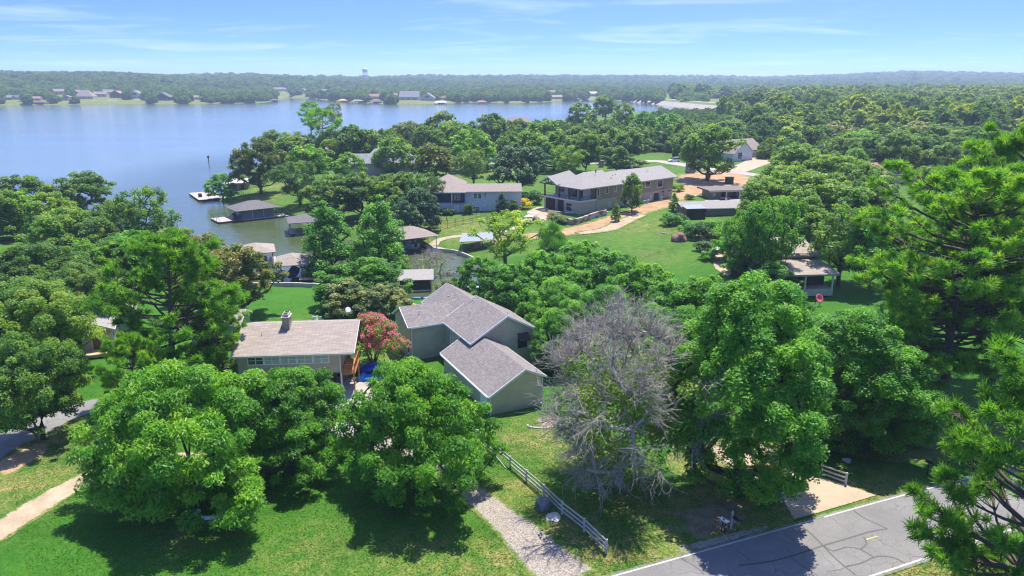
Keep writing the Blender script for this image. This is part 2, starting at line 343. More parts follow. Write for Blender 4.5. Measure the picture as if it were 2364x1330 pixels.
M['brownpaint'] = mottled('brown_door', (.16, .085, .05), .2, 3, .6); M['greendark'] = mottled('dark_green_plastic', (.015, .04, .02), .2, 3, .5); M['brick_pillar'] = brick('pillar_brick', (.42, .29, .22), (.33, .21, .16), (.4, .36, .32), .25, .1)
M['yellowline'] = mottled('yellow_road_paint', (.55, .38, .10), .3, 4, .7); M['whiteline'] = mottled('worn_white_road_paint', (.42, .41, .40), .35, 2.5, .7); M['tar'] = mottled('tar_seal', (.085, .082, .08), .25, 5, .6)
M['metalroof'] = mottled('blue_grey_metal_roof', (.24, .27, .31), .12, 1, .45, metal=.2); M['whiteroof'] = mottled('white_membrane_roof', (.62, .60, .58), .14, .5, .6)
def glass_mat():
    m, t = newmat('window_glass'); n = noise(t, objc(t), 1.1, 3, .5)
    bsdf(t, ramp(t, n, [(.35, (.012, .017, .02)), (.7, (.05, .065, .07))]), .06, None, .8); return m
M['glass'] = glass_mat()
M['blind'] = mottled('window_blind', (.40, .44, .38), .2, 2, .5)
def water_mat():
    m, t = newmat('lake_water'); p = pos(t)
    s1 = N(t, 'ShaderNodeMapping', {'Vector': p, 'Rotation': (0, 0, R(14)), 'Scale': (1.0, 2.1, 1)}).outputs[0]
    a = noise(t, s1, .85, 5, .62, .4); b = noise(t, s1, .22, 4, .6); c = noise(t, N(t, 'ShaderNodeMapping', {'Vector': p, 'Scale': (.006, .02, 1)}).outputs[0], 1.0, 4, .6)
    h = math_(t, 'ADD', math_(t, 'MULTIPLY', a, .5), b)
    nb = N(t, 'ShaderNodeBump', {'Height': h, 'Strength': rng_(t, c, .35, .7, .2, .5), 'Distance': .3}).outputs[0]
    dp = N(t, 'ShaderNodeAttribute', attribute_name='deep').outputs['Fac']
    col = mixc(t, dp, (.062, .085, .030), ramp(t, c, [(.3, (.135, .195, .190)), (.7, (.165, .225, .220))]))
    bsdf(t, col, .08, nb, .5, extra={'IOR': 1.5}); return m
M['water'] = water_mat()
def bark_mat(name, c):
    m, t = newmat(name); p = N(t, 'ShaderNodeMapping', {'Vector': objc(t), 'Scale': (3, 3, .8)}).outputs[0]; n = noise(t, p, 4, 5, .7)
    bsdf(t, ramp(t, n, [(.3, tuple(v * .5 for v in c)), (.7, c)]), .9, bump(t, n, .8, .06), .15); return m
M['bark'] = bark_mat('oak_bark', (.12, .098, .078)); M['pinebark'] = bark_mat('pine_bark', (.15, .115, .095)); M['deadbark'] = bark_mat('dead_grey_wood', (.50, .46, .41)); M['palebark'] = bark_mat('pale_bark', (.22, .19, .16))
G3 = lambda r, g, b, k=1.75: ((r * .5 * k, g * .58 * k, b * .5 * k), (r * .95 * k, g * k, b * .7 * k), (r * 2.0 * k, g * 1.4 * k, b * .9 * k))
M['leaf_pecan'] = leaf_mat('pecan_leaf', G3(.060, .168, .018), .38); M['leaf_elm'] = leaf_mat('elm_leaf', G3(.062, .178, .028), .40); M['leaf_oak'] = leaf_mat('oak_leaf', G3(.078, .158, .034), .42)
M['leaf_dark'] = leaf_mat('live_oak_leaf', G3(.062, .130, .034), .40); M['leaf_light'] = leaf_mat('light_green_leaf', G3(.095, .200, .026), .4); M['leaf_yellow'] = leaf_mat('yellow_green_leaf', G3(.15, .235, .032), .45)
M['leaf_grey'] = leaf_mat('grey_green_leaf', G3(.105, .150, .075), .3); M['leaf_blue'] = leaf_mat('blue_green_needle', G3(.040, .095, .062), .25); M['leaf_pine'] = leaf_mat('pine_needle', G3(.086, .200, .030), .42, .5); M['leaf_pine_old'] = leaf_mat('shaded_pine_needle', G3(.055, .165, .035), .35, .5)
M['leaf_rust'] = leaf_mat('olive_rust_leaf', ((.075, .13, .024), (.14, .21, .034), (.26, .235, .065)), .35); M['leaf_gold'] = leaf_mat('golden_leaf', ((.22, .24, .02), (.48, .44, .03), (.62, .52, .04)), .4)
M['flower_pink'] = leaf_mat('pink_blossom', ((.42, .06, .16), (.60, .15, .27), (.70, .30, .40)), .35); M['leaf_hedge'] = leaf_mat('hedge_leaf', G3(.028, .080, .020), .25)
M['leaf_far'] = leaf_mat('far_leaf', G3(.058, .120, .036), .35, .7, .9); M['leaf_valley'] = leaf_mat('valley_leaf', G3(.085, .150, .040), .38, .7, .9); M['leaf_valley_dark'] = leaf_mat('valley_dark_leaf', G3(.055, .112, .034), .34, .7, .8); M['leaf_mid'] = leaf_mat('background_leaf', G3(.062, .130, .032), .38, .6, .8)
M['leaf_grass'] = leaf_mat('grass_blade', ((.035, .125, .010), (.062, .185, .015), (.14, .235, .04)), .3, .6)
# ================================================================ the setting: ground, lake, roads, drives
def np_mesh(name, verts, quads, attrs=None, smooth=True):
    me = bpy.data.meshes.new(name); nv, nq = len(verts), len(quads); k = quads.shape[1]
    me.vertices.add(nv); me.vertices.foreach_set('co', np.asarray(verts, np.float32).ravel())
    me.loops.add(nq * k); me.loops.foreach_set('vertex_index', np.asarray(quads, np.int32).ravel())
    me.polygons.add(nq); me.polygons.foreach_set('loop_start', np.arange(0, nq * k, k, dtype=np.int32)); me.polygons.foreach_set('loop_total', np.full(nq, k, np.int32))
    me.polygons.foreach_set('use_smooth', np.full(nq, smooth))
    for an, (dom, data) in (attrs or {}).items():
        a = me.attributes.new(an, 'FLOAT', dom); a.data.foreach_set('value', np.asarray(data, np.float32))
    me.update(calc_edges=True); return me
def grid_quads(n, m):
    i, j = np.meshgrid(np.arange(n - 1), np.arange(m - 1), indexing='ij'); a = (i * m + j).ravel()
    return np.stack([a, a + m, a + m + 1, a + 1], 1)
rr_ = np.concatenate([[0.5, 10], np.geomspace(18, 7000, 390)]); th_ = np.radians(np.linspace(-78, 78, 290))
RRg, THg = np.meshgrid(rr_, th_, indexing='ij'); gx = (RRg * np.sin(THg)).ravel(); gy = (RRg * np.cos(THg)).ravel(); gh = height(gx, gy)
DRY = [(330, 1130, 3, .5), (60, 1030, 5, 1.0), (20, 1130, 5, .8), (130, 1075, 4, .6), (720, 1290, 5, .35), (960, 1290, 4, .5), (1160, 1310, 4, .7), (1200, 1140, 4, .6), (1300, 1230, 4, .8), (1390, 1265, 3, 1), (1250, 1010, 5, .75), (1330, 1060, 4, .6), (1560, 1290, 3, 1), (1620, 1280, 4, 1.0),
       (2150, 1300, 5, 1), (2080, 1320, 4, .9), (2000, 1130, 3, .9), (2060, 1110, 3, .6), (1480, 520, 14, .5), (1600, 540, 10, .35), (1500, 590, 9, .3), (1060, 520, 12, .6), (1100, 545, 9, .7), (970, 560, 8, .4), (640, 430, 12, .6), (600, 460, 10, .6), (640, 640, 6, .1), (1100, 395, 25, .5), (1200, 380, 25, .4), (1400, 385, 14, .35), (1690, 385, 14, .3), (910, 830, 4, .6), (690, 745, 4, .3), (2250, 985, 6, .8), (440, 1230, 3, .4), (1640, 1190, 4, .9), (1450, 1150, 4, .6)]
dry = np.zeros(len(gx))
for px, py, rad, amt in DRY:
    q = G(px, py); dry = np.maximum(dry, amt * np.exp(-((gx - q[0]) ** 2 + (gy - q[1]) ** 2) / (rad * rad)))
dry = np.maximum(dry, .18 * (gy > 150) + .5 * (gy > 900)); DRYF = lambda x, y: 0
ground = link('ground', np_mesh('ground', np.stack([gx, gy, gh], 1), grid_quads(len(rr_), len(th_))[:, ::-1], {'dry': ('POINT', dry)}), M['lawn']); tag(ground, kind='structure')
lr_ = np.geomspace(60, 3000, 150); lt_ = np.radians(np.linspace(-78, 24, 150)); LR, LT = np.meshgrid(lr_, lt_, indexing='ij'); lx = (LR * np.sin(LT)).ravel(); ly = (LR * np.cos(LT)).ravel()
lake = link('lake_water', np_mesh('lake_water', np.stack([lx, ly, np.full(lx.size, LAKE_Z)], 1), grid_quads(150, 150)[:, ::-1], {'deep': ('POINT', sst(12, 75, -lake_sd(lx, ly)))}), M['water']); tag(lake, kind='structure')

def catmull(pts, step=1.0):
    P_ = [np.array(p, float) for p in pts]; P_ = [2 * P_[0] - P_[1]] + P_ + [2 * P_[-1] - P_[-2]]; out = []
    for i in range(1, len(P_) - 2):
        n = max(2, int(np.linalg.norm(P_[i + 1] - P_[i]) / step))
        for k in range(n):
            t = k / n; a, b, c, d = P_[i - 1:i + 3]
            out.append(.5 * (2 * b + (c - a) * t + (2 * a - 5 * b + 4 * c - d) * t * t + (3 * b - a - 3 * c + d) * t ** 3))
    out.append(P_[-2]); return np.array(out)
KEEP = []
def strip(name, pts, width, mat, lift=.03, across=6, step=.8, edge_w=.8, kind='structure', jag=0.0, parent=None):
    """a sheet along a line of ground points; width a number or a list along it"""
    c = catmull([p[:2] for p in pts], step); n = len(c); tg = np.gradient(c, axis=0); tg /= np.linalg.norm(tg, axis=1)[:, None] + 1e-9; nr = np.stack([-tg[:, 1], tg[:, 0]], 1)
    w = np.interp(np.linspace(0, 1, n), np.linspace(0, 1, len(width)), width) if hasattr(width, '__len__') else np.full(n, width)
    s = np.linspace(-.5, .5, across + 1); X = c[:, None, 0] + nr[:, None, 0] * s * w[:, None]; Y = c[:, None, 1] + nr[:, None, 1] * s * w[:, None]
    if not parent: KEEP.extend((x, y, ww * .46) for (x, y), ww in zip(c, w))
    if jag: J = rng.normal(0, jag, X.shape); X[:, [0, -1]] += J[:, [0, -1]]; Y[:, [0, -1]] -= J[:, [0, -1]]
    Z = height(X, Y) + lift; e = np.clip((.5 - np.abs(s))[None, :] * w[:, None] / edge_w, 0, 1)
    e = np.minimum(e, np.clip(np.minimum(np.arange(n), np.arange(n)[::-1])[:, None] * step / edge_w + (0 if kind == 'structure' and edge_w > .3 else 1), 0, 1))
    o = link(name, np_mesh(name, np.stack([X.ravel(), Y.ravel(), Z.ravel()], 1), grid_quads(n, across + 1)[:, ::-1], {'edge': ('POINT', e.ravel()), 'dry': ('POINT', np.full(X.size, .45))}), mat, parent)
    return tag(o, kind=kind) if not parent else o
def patch(name, pxs, mat, lift=.03, rings=8, na=56, edge=.45, world_pts=None, parent=None):
    """a star-shaped sheet given by photo outline points on the ground"""
    P_ = np.array([G(*q)[:2] for q in pxs]) if world_pts is None else np.array(world_pts, float); c = P_.mean(0)
    rad_ = np.linalg.norm(P_ - c, axis=1).mean()
    if not parent and edge < .3: KEEP.append((c[0], c[1], rad_))
    loop = catmull(list(P_) + [P_[0]], .5)[:-1] if edge > .2 else np.concatenate([np.linspace(P_[i], P_[(i + 1) % len(P_)], 24)[:-1] for i in range(len(P_))])
    X = c[0] + (loop[None, :, 0] - c[0]) * np.linspace(.02, 1, rings)[:, None]; Y = c[1] + (loop[None, :, 1] - c[1]) * np.linspace(.02, 1, rings)[:, None]
    X = np.concatenate([X, X[:, :1]], 1); Y = np.concatenate([Y, Y[:, :1]], 1); Z = height(X, Y) + lift
    e = np.repeat(np.clip((1 - np.linspace(.02, 1, rings)) / edge, 0, 1)[:, None], X.shape[1], 1)
    me = np_mesh(name, np.stack([X.ravel(), Y.ravel(), Z.ravel()], 1), grid_quads(X.shape[0], X.shape[1]), {'edge': ('POINT', e.ravel()), 'dry': ('POINT', np.full(X.size, .5))})
    bm = bmesh.new(); bm.from_mesh(me); bmesh.ops.recalc_face_normals(bm, faces=bm.faces)
    if sum(f.normal.z for f in bm.faces) < 0: bmesh.ops.reverse_faces(bm, faces=bm.faces)
    bm.to_mesh(me); bm.free()
    o = link(name, me, mat, parent); return tag(o, kind='structure') if not parent else o

# the street across the lower right corner
a0, b0 = at(1500, 1306, 0)[:2], at(2048, 1152, 0)[:2]; rd = (b0 - a0) / np.linalg.norm(b0 - a0); rn = np.array([rd[1], -rd[0]])   # rn points to the camera side
rp = lambda s, off: a0 + rd * s + rn * off
road = strip('road', [rp(s, 3.4) for s in (-60, -20, 0, 20, 40, 70, 110)], 7.5, M['asphalt'], .035, 10, 1.0, .25)
for nm, off, s0, s1, w, mt in (('edge_line', 0.0, -40, 15.2, .14, 'whiteline'), ('edge_line', 0.0, 16.2, 90, .14, 'whiteline'), ('edge_line', 6.8, -40, 90, .16, 'whiteline'), ('centre_line', 3.55, -1.5, 3.7, .12, 'yellowline'), ('centre_line', 3.5, 16.9, 18.0, .1, 'yellowline')):
    strip(nm, [rp(s, off) for s in np.linspace(s0, s1, 4)], w, M[mt], .044, 1, 1.0, .1, parent=road)
z8c = lambda q: (1500 + q[0] / 2.736, 900 + q[1] / 2.736)
for ln, w in (([(200, 1065), (280, 1110), (345, 1165)], .10), ([(920, 830), (1000, 890), (1095, 985), (1180, 1075), (1300, 1175)], .13), ([(1275, 745), (1340, 800), (1500, 878)], .11), ([(560, 1110), (760, 1085), (930, 1040), (1095, 985), (1250, 940), (1400, 895), (1500, 880)], .16),
              ([(1095, 985), (1160, 1020), (1240, 995), (1330, 1010), (1420, 1065)], .13), ([(1240, 1120), (1330, 1100), (1440, 1055), (1540, 1065), (1610, 1100)], .14), ([(1330, 1010), (1370, 975), (1350, 930)], .12), ([(890, 1060), (960, 1110), (1060, 1177)], .08), ([(1400, 920), (1450, 950), (1490, 990)], .06), ([(560, 1020), (640, 1075)], .06), ([(860, 1000), (920, 1045)], .07), ([(1120, 1150), (1200, 1140), (1260, 1110)], .06)):
    strip('tar_seal', [at(*z8c(q), 0) for q in ln], w, M['tar'], .042, 1, .5, .1, parent=road)
# drives and paths
strip('gravel_driveway', [G(*q) for q in ((1325, 1345), (1262, 1290), (1190, 1220), (1110, 1155), (1050, 1110), (960, 1060), (880, 1020), (820, 985))], [4.6, 3.9, 3.1, 2.7, 2.8, 3.2, 4.0, 5.2], M['gravel'], .03, 10, .6, .9, jag=.12)
strip('sandy_driveway', [G(*q) for q in ((-90, 1275), (20, 1212), (100, 1160), (200, 1105), (300, 1070), (420, 1055), (560, 1060))], [3.3, 3.2, 3.0, 2.9, 2.6, 2.5, 2.5], M['sand'], .03, 10, .6, .8, jag=.1)
strip('side_street', [G(*q) for q in ((-120, 1100), (-20, 1035), (60, 1000), (140, 960), (240, 930))], [5, 5, 4.6, 4.2, 4], M['asphalt'], .035, 8, .8, .4)
patch('dirt_verge', [(0, 1060), (60, 1030), (110, 1015), (120, 1040), (60, 1080), (0, 1110), (-30, 1090)], M['dirt'], .026)
patch('parking_pad', [(690, 880), (830, 870), (900, 900), (900, 960), (850, 1010), (760, 1010), (680, 960)], M['pale'], .036, edge=.15)
strip('drive_pad', [G(*q) for q in ((1700, 1030), (1760, 1075), (1830, 1115))], [6, 6.2, 6.4], M['concrete'], .028, 6, .8, .2)
patch('driveway_apron', [(1833, 1201), (1812, 1166), (1800, 1120), (1858, 1094), (1902, 1104), (2026, 1144), (1912, 1178)], M['concrete'], .045, edge=.06)
patch('leaf_litter_bed', [(1440, 1185), (1540, 1150), (1680, 1110), (1800, 1150), (1832, 1205), (1720, 1245), (1600, 1290), (1520, 1270)], M['litter'], .024, edge=.95)
patch('pine_needle_bed', [(1900, 1040), (2060, 960), (2230, 940), (2330, 980), (2300, 1030), (2150, 1070), (2000, 1060)], M['litter'], .026, edge=.95)
patch('shaded_bed', [(1560, 1010), (1700, 980), (1800, 1010), (1780, 1090), (1640, 1120), (1540, 1080)], M['litter'], .022, edge=.95)
patch('verge_gravel', [(1500, 1290), (1560, 1262), (1640, 1240), (1740, 1216), (1800, 1205), (1820, 1210), (1700, 1250), (1580, 1284)], M['gravel'], .03, edge=.95)
patch('bare_soil_ring', [(1230, 970), (1270, 958), (1320, 962), (1335, 975), (1300, 990), (1250, 990)], M['sand'], .028)
# beyond the inlet
patch('red_dirt_yard', [(1560, 402), (1640, 392), (1720, 398), (1745, 412), (1735, 436), (1640, 442), (1600, 458), (1560, 470), (1530, 462), (1555, 430)], M['dirt'], .05, edge=.3)
strip('dirt_track', [G(*q) for q in ((1560, 462), (1500, 480), (1440, 500), (1380, 522), (1310, 535), (1230, 545), (1140, 560), (1080, 572))], [11, 9, 8, 9, 10, 8, 7, 6], M['dirt'], .055, 10, 1.2, 2.5, jag=.2)
strip('sand_scrape', [G(*q) for q in ((1480, 495), (1440, 512), (1400, 530), (1330, 540))], [4, 5, 5, 3], M['sand'], .075, 8, 1.0, 1.6)
strip('cart_path', [G(*q) for q in ((1000, 568), (1010, 556), (1040, 548), (1080, 544), (1130, 540), (1180, 530), (1225, 505))], [2.4, 2, 1.8, 1.7, 1.7, 2.2, 3], M['concrete'], .06, 6, 1.0, .4)
patch('house_terrace', [(1215, 490), (1240, 478), (1262, 478), (1285, 496), (1300, 505), (1260, 510), (1225, 502)], M['concrete'], .07, edge=.15)
strip('lane', [G(*q) for q in ((1020, 372), (1120, 377), (1230, 374), (1330, 377), (1430, 376), (1510, 372), (1560, 378), (1620, 388), (1700, 398), (1800, 412), (1900, 425))], [6, 6, 6, 6.5, 7, 7.5, 8, 7, 6.5, 6.5, 6.5], M['pale'], .06, 8, 2.0, .5)
strip('side_drive', [G(*q) for q in ((1690, 396), (1715, 388), (1750, 374), (1765, 366))], [10, 10, 11, 12], M['concrete'], .09, 6, 1.5, .3)
strip('front_path', [G(*q) for q in ((1040, 399), (1100, 395), (1180, 391), (1240, 386))], [2.5, 2.5, 2.5, 2.5], M['concrete'], .06, 4, 1.5, .4)
patch('carport_slab', [(1612, 470), (1640, 458), (1740, 458), (1760, 470), (1700, 482), (1640, 480)], M['pale'], .07, edge=.1)
patch('patio_slab', [(1640, 590), (1680, 572), (1720, 580), (1712, 612), (1680, 640), (1650, 620)], M['concrete'], .05, edge=.2)
strip('shore_path', [G(*q) for q in ((945, 682), (940, 694), (955, 704), (985, 712))], [1.2, 1.2, 1.3, 1.5], M['sand'], .04, 4, .6, .3)
patch('landing_slab', [(960, 578), (985, 566), (1020, 572), (1045, 582), (1000, 586)], M['pale'], .09, edge=.1)
# dam with its riprap face and crest road
def dam():
    w0, w1, w2 = at(1461, 236, LAKE_Z), at(1640, 254, LAKE_Z), at(1800, 268, LAKE_Z); line = catmull([w0[:2], w1[:2], w2[:2]], 15); n = len(line)
    tg = np.gradient(line, axis=0); tg /= np.linalg.norm(tg, axis=1)[:, None]; nr = np.stack([tg[:, 1], -tg[:, 0]], 1)
    if nr[0, 1] < 0: nr = -nr
    def ribbon(nm, a, za, b, zb, mat, parent=None):
        L = np.concatenate([np.c_[line + nr * a, np.full(n, za)], np.c_[line + nr * b, np.full(n, zb)]]); q = np.array([(i, i + 1, n + i + 1, n + i) for i in range(n - 1)])
        e = np.ones(2 * n); me = np_mesh(nm, L, q, {'edge': ('POINT', e), 'dry': ('POINT', e * .5)}); o = link(nm, me, mat, parent)
        return o
    t = tag(ribbon('dam', 9, 1.0, 24, 3.2, M['lawn']), 'long grassy dam with pale stone riprap closing the lake', 'dam')
    ribbon('riprap', -4, LAKE_Z - 2, 9, 1.0, M['riprap'], t); ribbon('crest_road', 24, 3.2, 33, 3.3, M['pale'], t); ribbon('back_slope', 33, 3.3, 70, -5, M['lawn'], t)
dam()
strip('dam_road', [at(*q, 3.3) for q in ((1505, 229), (1525, 222), (1533, 216), (1535, 212))], [16, 13, 12, 10], M['pale'], 4, 4, 20, 1)
# ================================================================ buildings
def slabs(name, polys, mat, parent, thick=.15):
    """roof planes: every polygon becomes a slab; UVs run along the eave and up the slope, in metres"""
    vs, fs, uvs = [], [], []
    for pl in polys:
        P_ = [Vector([float(c) for c in q]) for q in pl]; n = (P_[1] - P_[0]).cross(P_[2] - P_[0])
        if n.length < 1e-6: n = (P_[2] - P_[0]).cross(P_[3] - P_[0])
        n.normalize()
        if n.z < 0: P_ = P_[::-1]; n = -n
        e = Vector((0, 0, 1)).cross(n); e = e.normalized() if e.length > 1e-4 else Vector((1, 0, 0)); s = n.cross(e)
        b = len(vs); k = len(P_); vs += [tuple(p) for p in P_] + [tuple(p - Vector((0, 0, thick))) for p in P_]
        fs.append(tuple(range(b, b + k))); fs.append(tuple(range(b + 2 * k - 1, b + k - 1, -1)))
        for i in range(k): j = (i + 1) % k; fs.append((b + i, b + k + i, b + k + j, b + j))
        for p in P_ + P_: uvs.append((p.dot(e), p.dot(s)))
    me = bpy.data.meshes.new(name); me.from_pydata(vs, [], fs); uvl = me.uv_layers.new(name='UVMap')
    for lp in me.loops: uvl.data[lp.index].uv = uvs[lp.vertex_index]
    me.update(); return link(name, me, mat, parent)
def gable(root, u0, u1, v0, v1, z0, ze, zr, axis='v', wall='siding', roof='roof_purple', oh=.35, rake=.35, trim='white', ends=(1, 1), hip=(0, 0), ridge=None, ze1=None):
    ze1 = ze if ze1 is None else ze1
    """one wing: walls, roof and trim. axis = direction of the ridge; hip = how far the ridge stops short at either end"""
    T = (lambda a, b, z: (a, b, z)) if axis == 'v' else (lambda a, b, z: (b, a, z))
    a0, a1, b0_, b1_ = (u0, u1, v0, v1) if axis == 'v' else (v0, v1, u0, u1)
    am = (a0 + a1) / 2 if ridge is None else ridge; mb = MB()
    pf = [(a0, z0), (a1, z0), (a1, ze1), (am, zr), (a0, ze)] if not any(hip) else [(a0, z0), (a1, z0), (a1, ze), (a0, ze)]
    k = len(pf); mb.add([T(a, b0_, z - (.03 if i > 1 else 0)) for i, (a, z) in enumerate(pf)] + [T(a, b1_, z - (.03 if i > 1 else 0)) for i, (a, z) in enumerate(pf)],
                        [tuple(range(k)), tuple(range(2 * k - 1, k - 1, -1))] + [(i, k + i, k + (i + 1) % k, (i + 1) % k) for i in range(k)])
    mb.build('wall', M[wall], root)
    sl0, sl1 = (zr - ze) / (am - a0), (zr - ze1) / (a1 - am); th = .16
    B0, B1 = b0_ - rake, b1_ + rake; r0, r1 = B0 + hip[0], B1 - hip[1]; A0, A1 = a0 - oh, a1 + oh; e0, e1 = ze - oh * sl0 + th, ze1 - oh * sl1 + th; zt = zr + th
    polys = [[T(A0, B0, e0), T(A0, B1, e0), T(am, r1, zt), T(am, r0, zt)], [T(A1, B1, e1), T(A1, B0, e1), T(am, r0, zt), T(am, r1, zt)]]
    if hip[0]: polys.append([T(A1, B0, e1), T(A0, B0, e0), T(am, r0, zt)])
    if hip[1]: polys.append([T(A0, B1, e0), T(A1, B1, e1), T(am, r1, zt)])
    slabs('roof', polys, M[roof], root, th - .01)
    f = MB()
    f.beam(T(A0 - .03, B0, e0 - .13), T(A0 - .03, B1, e0 - .13), .06, .2).build('fascia', M[trim], root)
    MB().beam(T(A1 + .03, B0, e1 - .13), T(A1 + .03, B1, e1 - .13), .06, .2).build('fascia', M[trim], root)
    for b_, h_, sg, on in ((B0, hip[0], -1, ends[0]), (B1, hip[1], 1, ends[1])):
        if h_:
            MB().beam(T(A0, b_ + sg * .03, e0 - .13), T(A1, b_ + sg * .03, e1 - .13), .06, .2).build('fascia', M[trim], root)
        elif on:
            for (aa, ee) in ((A0, e0), (A1, e1)): MB().beam(T(aa, b_ + sg * .03, ee - .12), T(am, b_ + sg * .03, zt - .12), .06, .24).build('rake_board', M[trim], root)
def on_face(face):
    ax, val, s = face
    return (lambda a, z, d=0.0: (a, val + s * d, z)) if ax == 'v' else (lambda a, z, d=0.0: (val + s * d, a, z))
def window(root, face, a, z, w, h, nx=1, ny=1, frame='white', glass='glass', fw=.08, name='window', depth=.06):
    q = on_face(face); fr = MB()
    def bar(a0, a1, z0, z1, d0, d1):
        p, r_ = q(a0, z0, d0), q(a1, z1, d1); fr.box(min(p[0], r_[0]), max(p[0], r_[0]), min(p[1], r_[1]), max(p[1], r_[1]), min(p[2], r_[2]), max(p[2], r_[2]))
    x0, x1, z0, z1 = a - w / 2, a + w / 2, z, z + h
    bar(x0 - fw, x0, z0 - fw, z1 + fw, .002, depth); bar(x1, x1 + fw, z0 - fw, z1 + fw, .002, depth); bar(x0, x1, z0 - fw, z0, .002, depth + .02); bar(x0, x1, z1, z1 + fw, .002, depth)
    for i in range(1, nx): xm = x0 + w * i / nx; bar(xm - fw * .4, xm + fw * .4, z0, z1, .004, depth - .01)
    for i in range(1, ny): zm = z0 + h * i / ny; bar(x0, x1, zm - fw * .3, zm + fw * .3, .006, depth - .014)
    o = fr.build(name, M[frame], root); g = MB(); fr2 = fr; p, r_ = q(x0, z0, .003), q(x1, z1, .02)
    g.box(min(p[0], r_[0]), max(p[0], r_[0]), min(p[1], r_[1]), max(p[1], r_[1]), z0, z1); g.build('pane', M[glass], o); return o
def door(root, face, a, z, w, h, mat='white', frame='white', name='door', leaves=1):
    q = on_face(face); d = MB()
    def bx(m, a0, a1, z0, z1, d0, d1): p, r_ = q(a0, z0, d0), q(a1, z1, d1); m.box(min(p[0], r_[0]), max(p[0], r_[0]), min(p[1], r_[1]), max(p[1], r_[1]), z0, z1)
    bx(d, a - w / 2, a + w / 2, z, z + h, .002, .04); o = d.build(name, M[mat], root)
    f = MB(); bx(f, a - w / 2 - .1, a - w / 2, z, z + h + .1, .003, .07); bx(f, a + w / 2, a + w / 2 + .1, z, z + h + .1, .003, .07); bx(f, a - w / 2, a + w / 2, z + h, z + h + .1, .003, .07); f.build('frame', M[frame], o)
    for k in range(leaves):
        for zz_ in (.15, .58):
            pn = MB(); aa = a - w / 2 + (k + .5) * w / leaves; bx(pn, aa - w / leaves * .32, aa + w / leaves * .32, z + h * zz_, z + h * (zz_ + .33), .041, .055); pn.build('panel', M[mat], o)
    hd = MB(); p = q(a + (w * .38 if leaves == 1 else .08), z + h * .47, .09); hd.lathe([(.03, -.05), (.045, 0), (.03, .05)], p, 6).build('handle', M['grey'], o); return o
def downspout(root, x, y, z0, z1, mat='white'):
    MB().tube([(x, y, z1), (x, y - .08, z1 - .25), (x, y - .08, z0 + .2), (x, y - .35, z0 + .06)], .055, 5).build('downspout', M[mat], root)
def rail_fence(root, pts, h, name_post='post', name_rail='rail', post=.09, rails=(.95, .5), mat='white', rw=.05, balusters=0, bw=.03):
    for i, p in enumerate(pts): MB().box(p[0] - post / 2, p[0] + post / 2, p[1] - post / 2, p[1] + post / 2, p[2], p[2] + h).build(name_post, M[mat], root)
    for p, q in zip(pts[:-1], pts[1:]):
        for f in rails: MB().beam((p[0], p[1], p[2] + h * f), (q[0], q[1], q[2] + h * f), rw, rw * 1.6).build(name_rail, M[mat], root)
        for k in range(balusters):
            t = (k + 1) / (balusters + 1); x, y, z = [p[i] + (q[i] - p[i]) * t for i in range(3)]; MB().box(x - bw / 2, x + bw / 2, y - bw / 2, y + bw / 2, z + h * min(rails), z + h * max(rails)).build('baluster', M[mat], root)
def hframe(px, py, z, deg, name, label, cat='house', ground=True):
    p = G(px, py) if z is None else at(px, py, z); return empty(name, p, R(deg), label, cat), p

# ---- the grey-roofed house in the middle
A = at(880 + 990 / 3.912, 640 + 1250 / 3.912, -2.2)
hs_ = empty('house', A, R(26.5), 'sage beige sided house with stepped grey purple gable roofs behind the dead tree', 'house')
gable(hs_, 0, 6.5, 0, 14.2, -.3, 2.45, 4.75, 'v', oh=.35, rake=.3, ridge=4.15, ze1=3.6)
gable(hs_, 2.75, 12.2, 11.3, 20.6, -.3, 4.45, 7.1, 'v', oh=.4, rake=.35)
gable(hs_, -2.3, 6.5, 20.45, 26.8, -.5, 4.42, 6.1, 'u', oh=.35, rake=.35, ends=(1, 0))
gable(hs_, 3.0, 10.5, 20.55, 29.5, -.5, 4.5, 6.75, 'v', oh=.35, rake=.35, ends=(0, 1))
door(hs_, ('u', 0, -1), 1.75, .0, 1.7, 2.1, leaves=2); MB().box(-.5, 0, .6, 3, -.3, .06).build('step', M['pale'], hs_)
window(hs_, ('v', 11.3, -1), 9.75, 2.6, 1.15, 1.5, 1, 2, 'dark')
MB().add([(9.0, 11.28, 4.55), (10.5, 11.28, 4.55), (10.5, 10.5, 3.75), (9.0, 10.5, 3.75), (9.0, 11.28, 4.47), (10.5, 11.28, 4.47), (10.5, 10.5, 3.67), (9.0, 10.5, 3.67)], [(0, 1, 2, 3), (7, 6, 5, 4), (0, 4, 5, 1), (3, 2, 6, 7), (0, 3, 7, 4), (1, 5, 6, 2)]).build('awning', M['darkwood'], hs_)
for u in (9.05, 10.45): MB().beam((u, 10.52, 3.7), (u, 11.28, 3.3), .04).build('awning_bracket', M['dark'], hs_)
window(hs_, ('u', 2.75, -1), 18.2, 1.6, .75, 2.2, 1, 2, 'white', 'blind'); window(hs_, ('u', -2.3, -1), 22.6, .45, .9, 1.6, 1, 2, 'white', 'glass'); window(hs_, ('u', -2.3, -1), 21.2, .45, .9, 1.6, 1, 2, 'white', 'glass')
downspout(hs_, -.12, -.05, -.2, 2.3); downspout(hs_, -2.15, 20.38, -.3, 4.25); downspout(hs_, 6.45, -.02, -.2, 3.4); downspout(hs_, 2.6, 11.2, 2.9, 4.2)
for u0, v0, ln in ((-.42, 0, 14.2),): MB().box(u0 - .06, u0 + .05, v0, v0 + ln, 2.18, 2.3).build('gutter', M['white'], hs_)
MB().box(-2.2, 2.3, 20.0, 20.1, 4.12, 4.24).build('gutter', M['white'], hs_)
